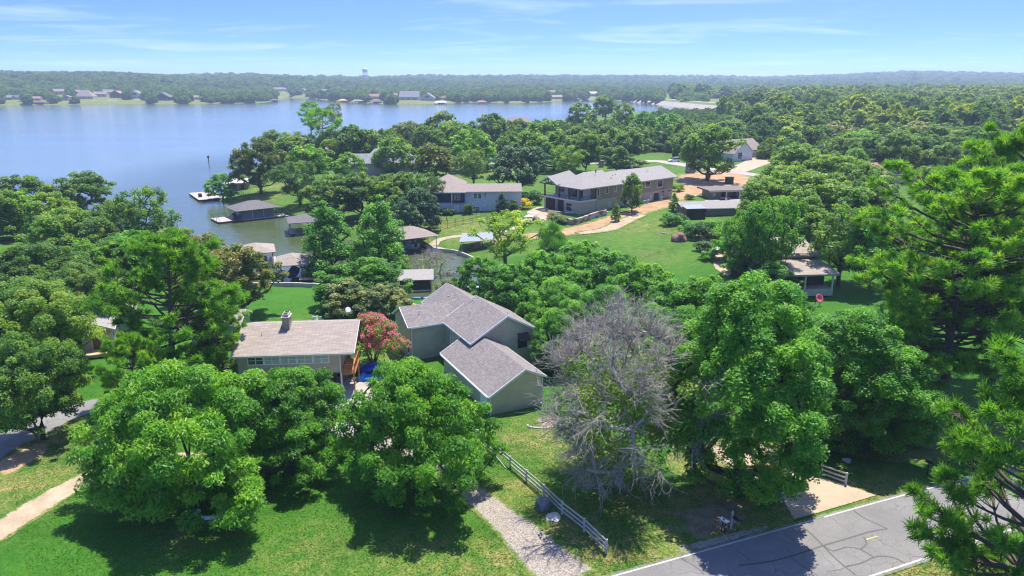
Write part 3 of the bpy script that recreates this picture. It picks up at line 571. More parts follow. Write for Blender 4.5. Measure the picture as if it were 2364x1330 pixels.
for u, v, z in ((5.1, 17.5, 5.9), (-.4, 22.0, 5.5), (8.7, 13.5, 6.5)): MB().tube([(u, v, z - .2), (u, v, z + .45)], .06, 8).build('vent_pipe', M['white'], hs_); 
MB().lathe([(.16, 0), (.16, .1), (.12, .16)], (5.0, 24.9, 6.3), 8).build('vent_cap', M['grey'], hs_)
MB().box(-.02, 6.52, -.025, -.001, -.3, -.08).build('foundation', M['pale'], hs_); MB().box(-.025, -.001, 0, 14, -.3, -.06).build('foundation', M['pale'], hs_)
MB().lathe([(.05, 0), (.16, .05), (.16, .16), (.05, .22)], (6.1, -.35, .3), 8).build('vent_ball', M['white'], hs_)
# two pale blue tanks against the garage wall
for i, (v, u) in enumerate(((10.6, -.95), (9.5, -.75))):
    c = Vector((u, v, 0)); c.rotate(Matrix.Rotation(R(26.5), 3, 'Z')); w = Vector(A) + c
    t = empty('water_tank', (w.x, w.y, gz(w.x, w.y)), 0, ('upright pale blue tank beside the garage wall, farther from the door', 'upright pale blue tank beside the garage wall, nearer to the door')[i], 'tank')
    MB().lathe([(.45, .1), (.52, .2), (.52, 1.0), (.45, 1.15), (.2, 1.25)], n=14).build('body', M['tank'], t, smooth=True); MB().lathe([(.18, 1.25), (.18, 1.33), (.1, 1.36)], n=10).build('lid', M['grey'], t)
    MB().box(-.4, .4, -.4, .4, -.25, .1).build('plinth', M['pale'], t)

# ---- tan house on stilts with the strip of windows
B = at(480 + 1213 / 3.912, 600 + 1215 / 3.912, -2.2)
lh = empty('house', B, R(5), 'tan house with a long strip of windows, brick chimney and wooden balcony', 'house')
Z = 0
MB().box(-11.6, 0, 0, 9.0, 2.75, 5.4).build('wall', M['beige'], lh)
MB().box(-11.5, -4.2, .25, 8.8, -.5, 2.75).build('lower_wall', M['beige'], lh); MB().box(-4.2, -.1, 5, 8.8, -.5, 2.75).build('lower_wall', M['taupe'], lh)
MB().box(-11.7, .06, -.06, 9.06, 2.66, 2.78).build('floor_band', M['darkwood'], lh)
slabs('roof', [[(-12.2, -.55, 5.45), (1.75, -.55, 5.45), (1.75, 5.6, 7.3), (-12.2, 5.6, 7.3)], [(-12.2, 11.2, 5.6), (1.75, 11.2, 5.6), (1.75, 5.6, 7.3), (-12.2, 5.6, 7.3)]], M['roof_tan'], lh, .16)
MB().box(-12.2, 1.75, -.63, -.57, 5.2, 5.42).build('fascia', M['offwhite'], lh); MB().beam((1.8, -.55, 5.32), (1.8, 5.6, 7.17), .06, .22).build('rake_board', M['offwhite'], lh)
for k in range(5): window(lh, ('v', 0, -1), -9.55 + k * 1.86, 4.15, 1.66, .95, 2, 2, 'white', 'blind' if k else 'glass', fw=.09)
MB().box(.0, .12, -.3, -.18, -2.9, 5.3).build('downspout', M['offwhite'], lh)
MB().box(-.05, .12, .02, .2, -.4, 2.7).build('post', M['offwhite'], lh)
ch = MB().box(-7.15, -6.35, 4.1, 5.6, 5.6, 8.35).build('chimney', M['stone'], lh); MB().box(-7.25, -6.25, 4.0, 5.7, 8.35, 8.45).build('chimney_cap', M['palestone'], ch)
for v in (4.2, 4.95): MB().box(-7.1, -6.4, v, v + .55, 8.45, 8.75).build('flue', M['palestone'], ch); MB().box(-7.0, -6.5, v + .06, v + .49, 8.751, 8.78).build('flue_mouth', M['black'], ch)
MB().tube([(-9.4, 3.2, 6.2), (-9.4, 3.2, 7.0)], .06, 6).build('vent_pipe', M['white'], lh)
for i in range(5): MB().box(.16 + i * .3, .16 + i * .3 + .28, 0, 4.6, 2.68, 2.74).build('deck_board', M['cedar'], lh)
MB().box(.14, 1.66, .02, 4.58, 2.5, 2.66).build('deck_frame', M['cedar'], lh)
rail_fence(lh, [(.2, .05, 2.75), (1.58, .05, 2.75), (1.58, 2.2, 2.75), (1.58, 4.4, 2.75)], 1.05, 'railing_post', 'rail', .1, (.95, .15), 'cedar', .06, 5, .05)
for (x, y) in ((1.5, .1), (1.5, 4.4)): MB().box(x - .07, x + .07, y - .07, y + .07, -.4, 2.5).build('deck_post', M['cedar'], lh)
dish = MB().lathe([(.02, 0), (.22, .05), (.36, .14)], n=12).build('satellite_dish', M['white'], lh, (-.05, 9.0, 7.6), (R(60), 0, R(30))); MB().tube([(0, 0, 0), (0, -.1, -.5), (0, -.1, -1.8)], .03, 5).build('mast', M['grey'], dish)
# low roof of its neighbour wing to the left
lw = empty('garage', at(560, 790, -1.8), R(5), 'low grey roofed garage wing half hidden by the dense pine', 'garage')
gable(lw, -7, -.4, .5, 6, -.5, 2.5, 3.7, 'u', 'beige', 'roof_tan', trim='offwhite')
# ---- left house under the oaks
lf = empty('house', at(232, 806, -1.9), R(24), 'tan stucco house with grey roof and brown door under the oaks', 'house')
gable(lf, -8.5, 1.6, .0, 9, -.4, 2.8, 5.0, 'v', 'cream', 'roof_grey', trim='offwhite', oh=.5); gable(lf, -17, -7.5, 1.5, 10.2, -.4, 2.7, 4.6, 'u', 'cream', 'roof_grey', trim='offwhite', ends=(1, 0)); gable(lf, -4, 3.5, 8.5, 22, -.4, 3.2, 5.6, 'v', 'cream', 'roof_grey', trim='offwhite', ends=(0, 1))
door(lf, ('v', 0, -1), -.25, .05, 1.05, 2.5, 'brownpaint', 'offwhite'); window(lf, ('v', 0, -1), -2.6, .9, 1.2, 1.2, 2, 1, 'offwhite'); window(lf, ('u', 1.6, 1), 2.2, 1.0, 1.1, 1.4, 1, 2, 'offwhite')
MB().box(-1.6, 2.6, -2.2, -.02, -.4, .03).build('porch_slab', M['tandeck'], lf); rail_fence(lf, [(.6, -2, .03), (2.5, -2, .03), (2.5, -.2, .03)], 1, 'railing_post', 'rail', .07, (.95, .5), 'cedar', .05)
cb = MB().box(-3.6, -2.0, 12.2, 13.6, 3, 7.9).build('chimney', M['cream'], lf); MB().box(-3.9, -1.7, 11.9, 13.9, 7.9, 8.1).build('chimney_cap', M['metalroof'], cb)
# ---- navy and white house across the inlet
nv = empty('house', at(880 + 755 / 3.912, 360 + 520 / 3.912, -1.6), R(3), 'house with navy upper wall above whitewashed brick and brown roof', 'house')
MB().box(-9.2, 0, 0, 12, -1, 3.0).build('lower_wall', M['whitewash'], nv); MB().box(-9.25, -3.55, -.02, 12, 3.0, 6.0).build('wall', M['navy'], nv); MB().box(-3.4, .03, -.5, 12, 3.0, 6.0).build('wall', M['navy'], nv); MB().box(-3.58, -3.38, -.56, -.3, -.5, 6.0).build('corner_post', M['white'], nv)
MB().box(.03, 15.5, .6, 9, -1, 5.9).build('wall', M['whitewash'], nv); MB().box(6.2, 15.6, .5, .58, -.8, 5.7).build('end_wall', M['offwhite'], nv)
slabs('roof', [[(-10, -1, 6.0), (.5, -1, 6.0), (-4.5, 11, 9.4), (-4.8, 11, 9.4)], [(.5, -1, 6.0), (.6, 20, 6.0), (-4.5, 11, 9.4)], [(-10, -1, 6.0), (-10, 20, 6.0), (-4.8, 11, 9.4)], [(-10, 20, 6), (.6, 20, 6), (-4.5, 11, 9.4), (-4.8, 11, 9.4)]], M['roof_brown'], nv, .2)
slabs('roof', [[(-.5, .1, 6.0), (15.8, .1, 6.0), (15.8, 4.9, 7.5), (-4, 4.9, 7.5)], [(-.5, 9.7, 6.0), (15.8, 9.7, 6.0), (15.8, 4.9, 7.5), (-4, 4.9, 7.5)]], M['roof_brown'], nv, .2)
MB().box(-10, .5, -1.06, -1.0, 5.75, 6.0).build('fascia', M['white'], nv); MB().box(.5, 15.8, .02, .08, 5.75, 6.0).build('fascia', M['white'], nv)
window(nv, ('v', -.5, -1), -1.85, 3.9, 1.15, 1.5, 2, 2, 'cream', fw=.14); window(nv, ('v', -.5, -1), -3.0, 3.9, .4, 1.5, 1, 2, 'cream', fw=.12)
for a in (2.95, 4.15): window(nv, ('v', .6, -1), a, 4.0, .85, 1.35, 1, 2, 'white', fw=.12)
window(nv, ('v', .6, -1), 5.7, 4.6, .4, .9, 1, 2, 'white', fw=.1)
for a in (-2.6, -1.9): door(nv, ('v', 0, -1), a, -.1, .62, 2.5, 'white', 'offwhite')
for a in (2.4, 3.5): window(nv, ('v', .6, -1), a, .6, .85, 1.1, 2, 2, 'offwhite')
window(nv, ('v', 0, -1), -7.4, 1.2, 1.0, 1.2, 2, 2, 'white')
# slate roof house just behind it
sl = empty('house', G(900, 402), R(8), 'long low house with slate grey roof behind the dark oaks', 'house')
gable(sl, -10, 10, 0, 13, -.5, 4.4, 8.8, 'u', 'cream', 'roof_slate', hip=(5, 5), oh=.6); gable(sl, -17, -8, 2, 10, -.5, 4.2, 7.0, 'u', 'cream', 'roof_slate', hip=(3, 0), oh=.5)
# ---- the big two-storey house
bb = at(880 + 1790 / 3.912, 360 + 525 / 3.912, -.6)
bh = empty('house', bb, R(40), 'large two-storey house of buff brick and taupe siding with corner balcony', 'house')
MB().box(0, 39, 0, 11, -1.5, 3.15).build('lower_wall', M['buffbrick'], bh); MB().box(6.2, 39.05, -.04, 11, 3.15, 6.75).build('wall', M['taupe'], bh); MB().box(4.2, 7, 5.0, 13.8, -1.5, 6.7).build('wall', M['taupe'], bh); MB().box(-.02, 4.2, 8.2, 13.8, -1, 3.1).build('lower_wall', M['buffbrick'], bh)
MB().box(3.6, 6.2, 1.8, 12, 3.2, 6.7).build('balcony_wall', M['offwhite'], bh)
MB().box(-.15, 6.4, -.2, 13.9, 3.0, 3.4).build('balcony_floor', M['offwhite'], bh)
th = .2
slabs('roof', [[(-.8, -1, 6.75), (17, -1, 6.75), (14, 5.6, 10.0), (7, 5.6, 10.0)], [(-.8, -1, 6.75), (-.8, 8.2, 6.75), (2.2, 8.2, 8.0), (7, 5.6, 10.0)], [(7, 5.6, 10), (14, 5.6, 10), (17, 15, 6.75), (7, 15, 6.75)],
              [(-1.2, 11.2, 8.9), (7, 11.2, 10.0), (7, 7.4, 8.2), (-1.2, 7.4, 7.0)], [(-1.2, 11.2, 8.9), (7, 11.2, 10.0), (7, 14.9, 8.2), (-1.2, 14.9, 7.0)]], M['roof_grey'], bh, th)
slabs('roof', [[(9, -1, 6.75), (40, -1, 6.75), (40, 5.5, 9.4), (9, 5.5, 9.4)], [(9, 12, 6.75), (40, 12, 6.75), (40, 5.5, 9.4), (9, 5.5, 9.4)]], M['roof_grey'], bh, th)
MB().add([(39.0, 0, 6.6), (39.0, 11, 6.6), (39.0, 5.5, 9.0), (38.8, 0, 6.6), (38.8, 11, 6.6), (38.8, 5.5, 9.0)], [(0, 1, 2), (5, 4, 3), (0, 3, 4, 1), (1, 4, 5, 2), (2, 5, 3, 0)]).build('gable_wall', M['taupe'], bh)
MB().box(-.8, 40, -1.06, -1.0, 6.5, 6.74).build('fascia', M['offwhite'], bh)
for zz_, p, q in ((0, (-1.2, 7.4, 6.9), (-1.2, 11.2, 8.8)), (0, (-1.2, 14.9, 6.9), (-1.2, 11.2, 8.8))): MB().beam(p, q, .1, .35).build('rake_board', M['offwhite'], bh)
MB().beam((-1.0, 7.8, 6.9), (-1.0, 14.5, 6.9), .2, .25).build('truss_beam', M['darkwood'], bh); MB().beam((-1.0, 11.2, 6.9), (-1.0, 11.2, 8.6), .2).build('truss_post', M['darkwood'], bh)
for s in (-1, 1): MB().beam((-1.0, 11.2, 7.0), (-1.0, 11.2 + s * 1.9, 7.9), .16).build('truss_brace', M['darkwood'], bh)
for (x, y) in ((.1, .15), (.1, 4.2), (.1, 7.9), (.0, 13.6)): MB().box(x - .16, x + .16, y - .16, y + .16, 3.4, 6.75).build('balcony_post', M['darkwood'], bh)
MB().box(6.0, 6.2, .05, .3, 3.4, 6.7).build('balcony_post', M['darkwood'], bh)
for a_, b_ in (((.1, .15), (.1, 4.2)), ((.1, 4.2), (.1, 7.9)), ((.1, 7.9), (0, 13.6)), ((.1, .15), (6.1, .15))):
    for z in (3.5, 4.4): MB().beam((*a_, z), (*b_, z), .06).build('railing', M['black'], bh)
    n_ = int(math.dist(a_, b_) / .45)
    for k in range(1, n_): MB().beam((a_[0] + (b_[0] - a_[0]) * k / n_, a_[1] + (b_[1] - a_[1]) * k / n_, 3.5), (a_[0] + (b_[0] - a_[0]) * k / n_, a_[1] + (b_[1] - a_[1]) * k / n_, 4.4), .025).build('baluster', M['black'], bh)
for a, w in ((3.2, 1.2), (5.5, 1.6), (7.2, 1.0)): window(bh, ('u', 3.6, -1), a, 3.7, w, 2.3, 1, 1, 'darkwood')
window(bh, ('u', 3.6, -1), 10.6, 4.4, 1.6, 1.5, 1, 1, 'darkwood')
window(bh, ('u', 0, -1), 3.9, .3, 2.2, 2.1, 1, 1, 'white', fw=.1); window(bh, ('u', 0, -1), 7.4, -.1, 2.6, 2.9, 2, 1, 'darkwood', 'black'); window(bh, ('u', -.02, -1), 11.2, -.1, 3.6, 2.9, 3, 1, 'darkwood', 'black')
for a, w, h, zz_ in ((6.9, .7, 1.9, 4.2), (10.4, .9, 1.7, 4.5), (13.6, .8, 1.5, 4.7), (17.1, .8, 1.5, 4.7), (27.5, 1.9, 1.5, 4.6), (33.0, 2.3, 1.9, 4.2)): window(bh, ('v', -.04, -1), a, zz_, w, h, 1, 1, 'white', fw=.14)
window(bh, ('v', 0, -1), 11.5, .9, 1.0, 1.0, 1, 1, 'white', 'blind')
for a in (15.5, 34.5, 37.5): MB().box(a - .8, a + .8, -.03, -.004, 2.45, 2.75).build('vent_grille', M['darkwood'], bh)
door(bh, ('v', 0, -1), 31.6, -.2, 1.9, 2.6, 'darkwood', 'darkwood'); door(bh, ('v', 0, -1), 29.2, -.2, .9, 2.2, 'offwhite', 'offwhite')
for x in (6.2, 34.8): downspout(bh, x, -.1, -.6, 6.6, 'taupe')
for u, v, z in ((10.0, 4.0, 10.6), (16.0, 3.2, 8.9), (17.5, 3.6, 9.1), (13.5, 1.5, 8.6), (22, 3.2, 8.8), (31, 3.4, 9)): MB().tube([(u, v, z - .9), (u, v, z if z > 10 else z - .2)], .16 if z > 10 else .1, 6).build('vent_pipe', M['dark'], bh)
slabs('porch_roof', [[(39.1, 2, 3.6), (41.8, 2, 3.0), (41.8, 8, 3.0), (39.1, 8, 3.6)]], M['metalroof'], bh, .12); MB().box(39.05, 41, 2.2, 7.8, -1, 3.0).build('porch_wall', M['buffbrick'], bh)
for i, (u, v, sz) in enumerate(((16.3, -2.0, 1.0), (32.9, -.9, .8), (24.4, -1.6, .8), (25.9, -1.6, .8))):
    c = Vector((u, v, 0)); c.rotate(Matrix.Rotation(R(40), 3, 'Z')); w = Vector(bb) + c
    t = empty('air_conditioner', (w.x, w.y, gz(w.x, w.y)), R(40), ('large grey air conditioner beside the brick wall near the balcony', 'white wall unit air conditioner beside the dark double door', 'small air conditioner behind the young tree, nearer the balcony', 'small air conditioner behind the young tree, farther from the balcony')[i], 'air conditioner')
    MB().box(-sz / 2, sz / 2, -sz / 2, sz / 2, -.1, sz * 1.25).build('casing', M['grey' if i == 0 else 'white'], t, bevel=.04); MB().lathe([(sz * .36, 0), (sz * .36, .03)], n=12).build('fan_grille', M['dark'], t, (0, -sz / 2 - .002, sz * .62), (R(90), 0, 0))
# ---- farther houses of the peninsula
pk = empty('house', G(815, 366), R(-6), 'house with faded red roof, white chimney and small blue cupola', 'house')
gable(pk, -14, 12, 0, 14, -.5, 4.4, 9.0, 'u', 'cream', 'roof_red', hip=(6, 6), oh=.7, trim='offwhite'); c = MB().box(-6.5, -3.0, 5, 7.4, 5, 11.2).build('chimney', M['offwhite'], pk); MB().box(-6.8, -2.7, 4.7, 7.7, 11.2, 11.6).build('chimney_cap', M['offwhite'], c)
cu = empty('boathouse', G(858, 352), R(-8), 'small blue grey pavilion with hipped roof behind the red roof', 'pavilion'); gable(cu, -5, 5, 0, 8, -.5, 6.0, 8.6, 'u', 'bluegrey', 'roof_grey', hip=(4, 4), oh=.8)
for nm, px, py, deg, W_, D_, ze, zr, rf, wl, lb in (('house', 1205, 312, 20, 22, 14, 6, 11, 'roof_brown', 'cream', 'two-storey house with tall brown hipped roof among the far oaks'), ('house', 1150, 320, 12, 14, 10, 4, 7, 'roof_brown', 'cream', 'small brown roof left of the tall brown hipped roof')):
    o = empty(nm, G(px, py), R(deg), lb, 'house'); gable(o, -W_ / 2, W_ / 2, 0, D_, -.5, ze, zr, 'u', wl, rf, hip=(D_ * .45, D_ * .45), oh=.7)
fl = empty('house', G(1520, 345), R(12), 'flat roofed modern house with white roof among the oaks', 'house')
MB().box(-10, 10, 0, 14, -.5, 3.2).build('wall', M['cream'], fl); MB().box(-11, 11, -1.5, 15, 3.2, 3.6).build('roof', M['whiteroof'], fl); MB().box(-8, 7, 5, 14, 3.6, 6.2).build('upper_wall', M['taupe'], fl); MB().box(-10, 8, 3.5, 15, 6.2, 6.7).build('upper_roof', M['whiteroof'], fl); MB().box(2, 6, 8, 10, 6.7, 8.0).build('chimney', M['brick_pillar'], fl)
for a in (-6, -2, 2, 6): window(fl, ('v', 0, -1), a, .6, 2.2, 2, 2, 1, 'offwhite')
wg = empty('house', G(1715, 371), R(33), 'white brick garage house with tan roof beside the drive', 'house')
gable(wg, -6, 6, 0, 26, -.5, 3.6, 8.2, 'v', 'whitewash', 'roof_brown', oh=.6); gable(wg, 2, 22, 8, 20, -.5, 3.5, 7.6, 'u', 'whitewash', 'roof_brown', oh=.6, ends=(0, 1))
window(wg, ('v', 0, -1), -2.2, .9, 2.4, 2.6, 2, 3, 'offwhite', fw=.14); door(wg, ('u', 6, 1), 3.2, 0, 4.5, 2.6, 'white', 'white')
cpv = empty('carport', at(1640, 463, -.5), R(10), 'small flat roofed carport with brown walls beside the red dirt', 'carport')
MB().box(0, 3.2, 0, 6, -.5, 2.7).build('wall', M['taupe'], cpv); MB().box(8.6, 10.0, 1.2, 6, -.5, 2.7).build('wall', M['taupe'], cpv); MB().box(3.2, 8.6, 5.2, 6, -.5, 2.7).build('back_wall', M['brownpaint'], cpv); MB().box(6.9, 8.6, 3.4, 3.7, -.3, 2.6).build('partition', M['cream'], cpv)
MB().box(-1.3, 13.2, -1.6, 7, 2.72, 3.15).build('roof', M['roof_tan'], cpv); MB().box(-1.35, 13.25, -1.66, -1.6, 2.68, 3.2).build('fascia', M['cream'], cpv)
MB().box(4.2, 4.5, -1.2, -.9, -.6, 2.7).build('post', M['offwhite'], cpv); MB().box(8.4, 8.7, -1.2, -.9, -.6, 2.7).build('post', M['offwhite'], cpv); window(cpv, ('v', 0, -1), 1.1, 1.3, .5, .7, 1, 1, 'white', 'blind')
ghp = at(1577, 508, -.7); gh_ = empty('house', ghp, R(8), 'grey roofed lake house with black screened porch and deck steps', 'house')
gable(gh_, 1.6, 17, 2.2, 9.0, -1, 2.7, 3.6, 'u', 'taupe', 'roof_grey', oh=1.0, rake=1.2, trim='offwhite')
MB().box(.3, 5.2, -1.4, 2.2, .2, 3.0).build('porch_screen', M['black'], gh_); slabs('porch_roof', [[(.1, -1.7, 3.15), (5.5, -1.7, 3.15), (5.5, 2.4, 3.45), (.1, 2.4, 3.45)]], M['metalroof'], gh_, .12)
MB().box(.25, 5.25, -1.45, 2.3, -1, .2).build('porch_base', M['darkwood'], gh_)
for x in (.3, 1.9, 3.6, 5.2): MB().box(x - .06, x + .06, -1.5, -1.38, .2, 3.0).build('screen_post', M['darkwood'], gh_)
for i in range(12): MB().box(-3.6, .2, -2.4 + i * .42, -2.4 + i * .42 + .38, .12, .18).build('deck_board', M['deck'], gh_)
MB().box(-3.55, .15, -2.35, 2.6, -.6, .11).build('deck_frame', M['darkwood'], gh_)
for i in range(5): MB().box(-3.4, .0, -2.85 - i * .36, -2.5 - i * .36, -.05 - i * .17, .04 - i * .17).build('step', M['deck'], gh_)
th_o = at(1870, 676, -1.0); tn = empty('house', th_o, R(5), 'tan house with stacked flat and low pitched roofs behind the pines', 'house')
MB().box(-5.8, 4, 0, 9, -.6, .6).build('low_wall', M['cream'], tn); MB().box(-5.4, 3.6, 2.5, 9, .6, 3.3).build('wall', M['darkwood'], tn); slabs('roof', [[(-6.2, -.6, 3.35), (4.8, -.6, 3.35), (4.8, 8.6, 4.1), (-6.2, 8.6, 4.1)]], M['roof_tan'], tn, .3)
MB().box(-5.8, 3.9, 8.0, 8.3, 3.6, 4.9).build('clerestory_wall', M['cream'], tn); slabs('roof', [[(-6.5, 7.4, 4.6), (5.4, 7.4, 4.6), (5.4, 15, 6.2), (-6.5, 15, 6.2)], [(-6.5, 23, 4.6), (5.4, 23, 4.6), (5.4, 15, 6.2), (-6.5, 15, 6.2)]], M['roof_tan'], tn, .25); MB().box(-6, 4.8, 8.35, 22.5, -.6, 4.6).build('wall', M['cream'], tn)
for x in (-5.6, -1.0, 3.8): MB().box(x - .12, x + .12, .0, .24, .6, 3.3).build('post', M['offwhite'], tn)
for (px, py, deg, W_, D_, ze, zr, rf, wl, lb) in ((1935, 372, 30, 11, 8, 4.5, 7.2, 'roof_brown', 'brick_pillar', 'small brick house with white gable beyond the round oaks'), (2085, 422, 14, 20, 12, 3.2, 6.2, 'roof_red', 'cream', 'tan brick house with rust red roof shaded by oaks'), (2350, 322, -15, 22, 12, 4.5, 6.5, 'metalroof', 'bluegrey', 'pale metal roofed shed at the picture edge behind the pines'), (1800, 322, 20, 20, 14, 4, 6.8, 'roof_grey', 'offwhite', 'grey roofed house right of the white garage house'), (1930, 300, 10, 16, 10, 4, 6, 'whiteroof', 'cream', 'white roofed shed deep in the far oaks'), (2270, 292, 10, 18, 10, 4, 6, 'whiteroof', 'cream', 'pale roofed barn beside a clearing'), (2118, 221, 0, 20, 12, 6, 8, 'whiteroof', 'white', 'tiny white barn alone in the distant wood'), (2340, 245, 0, 20, 12, 5, 7, 'roof_brown', 'cream', 'distant brown roof at the wood edge on the far right')):
    o = empty('house', G(px, py), R(deg), lb, 'house'); gable(o, -W_ / 2, W_ / 2, 0, D_, -.5, ze, zr, 'u', wl, rf, oh=.7)
    if py > 360:
        for a in (-W_ * .28, W_ * .2): window(o, ('v', 0, -1), a, 1.0, 1.3, 1.3, 2, 2, 'white')
# ================================================================ trees
PROF = {'round': [(0, .45), (.15, .82), (.35, 1), (.6, .95), (.8, .72), (.93, .42), (1, .1)],
        'pecan': [(0, .80), (.12, .98), (.3, 1), (.55, .90), (.75, .70), (.9, .42), (1, .12)],
        'oval': [(0, .5), (.15, .8), (.35, 1), (.6, .92), (.78, .68), (.92, .38), (1, .08)],
        'dome': [(0, .75), (.2, .97), (.4, 1), (.65, .9), (.85, .62), (1, .25)],
        'cone': [(0, .75), (.15, 1), (.35, .88), (.6, .6), (.8, .36), (1, .05)],
        'vase': [(0, .18), (.2, .5), (.45, .85), (.7, 1), (.88, .75), (1, .25)],
        'umbrella': [(0, .6), (.3, 1), (.6, .95), (.85, .65), (1, .2)]}
def unit(v): return v / (np.linalg.norm(v, axis=-1, keepdims=True) + 1e-9)
def clumps(r, prof, H, Rad, base, n, spread=1.0, lobes=.16, shell=.33, irregular=.0):
    """foliage clump centres filling the crown, more of them towards its outside; irregular: lobes of random reach"""
    ts, rs = np.array(PROF[prof]).T; out = []; ph = r.uniform(0, 6.28, 3); tries = 0; mind = 1.15 * Rad / n ** .42
    lob = [(r.uniform(0, 6.28), r.uniform(0, 1), r.uniform(.75, 1.3)) for _ in range(7)]
    while len(out) < n and tries < n * 60:
        tries += 1; t = r.uniform(0, 1) ** .85; rad = np.interp(t, ts, rs)
        if r.uniform() > rad + .1: continue
        a = r.uniform(0, 2 * math.pi); k = 1 + lobes * (math.sin(2 * a + ph[0]) * .5 + math.sin(3 * a + ph[1] + 3 * t) + .6 * math.sin(5 * a + ph[2] - 4 * t))
        if irregular:
            for la, lt, lr in lob: k *= 1 + (lr - 1) * math.exp(-((math.atan2(math.sin(a - la), math.cos(a - la))) ** 2 / .35 + (t - lt) ** 2 / .06)) * irregular
        rho = r.uniform(0, 1) ** shell * rad * Rad * k * spread * .88
        p = np.array([rho * math.cos(a), rho * math.sin(a), base + (H - base) * (t * .95)])
        if any(np.sum((p - q) ** 2) < (mind * (.8 if tries < n * 20 else .5)) ** 2 for q in out): continue
        out.append(p)
    return np.array(out)
def skeleton(mb, r, cl, H, base, trunk_r, trunk_top, sides=6, lean=(0, 0), thin=.03, jig=.06, fork=None):
    """trunk, limbs grown to every clump: each clump joins the nearest node nearer to the root; thickness follows what a limb carries"""
    nodes = [np.array([0, 0, 0.])]; par = [-1]
    k = max(3, int(trunk_top / 1.2)); last = 0
    for i in range(1, k + 1):
        z = trunk_top * i / k; nodes.append(np.array([lean[0] * z + r.normal(0, jig), lean[1] * z + r.normal(0, jig), z])); par.append(last); last = len(nodes) - 1
    order = np.argsort(np.linalg.norm(cl - np.array([0, 0, base * .8]), axis=1))
    for ci in order:
        c = cl[ci]; best, bi = 1e9, 0
        for j, q in enumerate(nodes):
            d = c - q; L = np.linalg.norm(d)
            if q[2] > c[2] + .25 * H * .2: continue
            cost = L + max(0, (base * .55 - q[2])) * 2.2 + (0.4 * L if d[2] < 0.1 * L else 0)
            if cost < best: best, bi = cost, j
        q = nodes[bi]; L = np.linalg.norm(c - q); m = max(1, int(L / 1.4)); pr = bi
        for s in range(1, m + 1):
            f = s / m; p = q + (c - q) * f; p[2] += -math.sin(f * math.pi) * L * .10 + (0 if s == m else 0)
            if s < m: p += r.normal(0, .05 * L / m, 3)
            nodes.append(p); par.append(pr); pr = len(nodes) - 1
    load = np.zeros(len(nodes)); kids = np.zeros(len(nodes), int)
    for j in range(len(nodes) - 1, 0, -1):
        if load[j] == 0: load[j] = 1
        load[par[j]] += load[j] if par[j] >= 0 else 0
    rad = thin + (trunk_r - thin) * (load / load.max()) ** .48
    # chains
    ch = {}
    for j in range(1, len(nodes)): ch.setdefault(par[j], []).append(j)
    stack = [0]; done = set()
    while stack:
        s = stack.pop()
        for c in ch.get(s, []):
            line = [s, c]
            while True:
                nx = ch.get(line[-1], [])
                if not nx: break
                b = max(nx, key=lambda j: load[j]); stack.append(line[-1]) if len(nx) > 1 else None; ch[line[-1]] = [j for j in nx if j != b]; line.append(b)
            rr = [min(rad[line[0]], rad[line[1]] * 1.25 if line[0] != 0 else rad[line[0]] * 1.25)] + [rad[j] for j in line[1:]]; rr[-1] = max(thin * .5, rr[-1] * .6)
            mb.tube([nodes[j] for j in line], rr, sides if rr[0] > .1 else 4, cap=False)
    return nodes
def leaf_cards(r, cl, crad, nleaf, L, W, up=.85, out=.55, rnd=.55, droop=0.0, flat=.92, hollow=.45, under=-.6, center=None):
    """diamond leaves through every clump: positions, faces, tint per face"""
    m = len(cl); per = np.maximum(3, (nleaf * crad ** 2 / np.sum(crad ** 2)).astype(int)); idx = np.repeat(np.arange(m), per); n = len(idx)
    d = unit(r.normal(0, 1, (n, 3))); low = d[:, 2] < under; d[low, 2] *= -.6; d = unit(d)
    rho = r.uniform(0, 1, n) ** hollow; off = d * (rho * crad[idx])[:, None]; off[:, 2] *= flat; p = cl[idx] + off
    nn = unit(d * out + np.array([0, 0, up]) + r.normal(0, rnd, (n, 3)))
    ax = unit(np.cross(nn, r.normal(0, 1, (n, 3))))
    if droop: ax = unit(ax + d * np.array([1, 1, .2]) * .8 + np.array([0, 0, -droop])); nn = unit(nn - ax * np.sum(nn * ax, 1, keepdims=True))
    sd_ = np.cross(ax, nn); l = L * r.uniform(.6, 1.35, n)[:, None]; w = W * r.uniform(.7, 1.3, n)[:, None]
    V = np.stack([p - ax * l * .5, p + sd_ * w * .5 - ax * l * .05, p + ax * l * .5 - nn * w * .25, p - sd_ * w * .5 - ax * l * .05], 1).reshape(-1, 3)
    tint = np.clip(.6 * r.uniform(0, 1, m)[idx] + .4 * r.uniform(0, 1, n) + .12 * (rho - .5), 0, 1)
    return V, tint
def cards_mesh(name, parts):
    V = np.concatenate([p[0] for p in parts]); T = np.concatenate([p[1] for p in parts]); n = len(V) // 4
    return np_mesh(name, V, np.arange(n * 4).reshape(n, 4), {'tint': ('FACE', T)}, smooth=False)
PROTO = {}
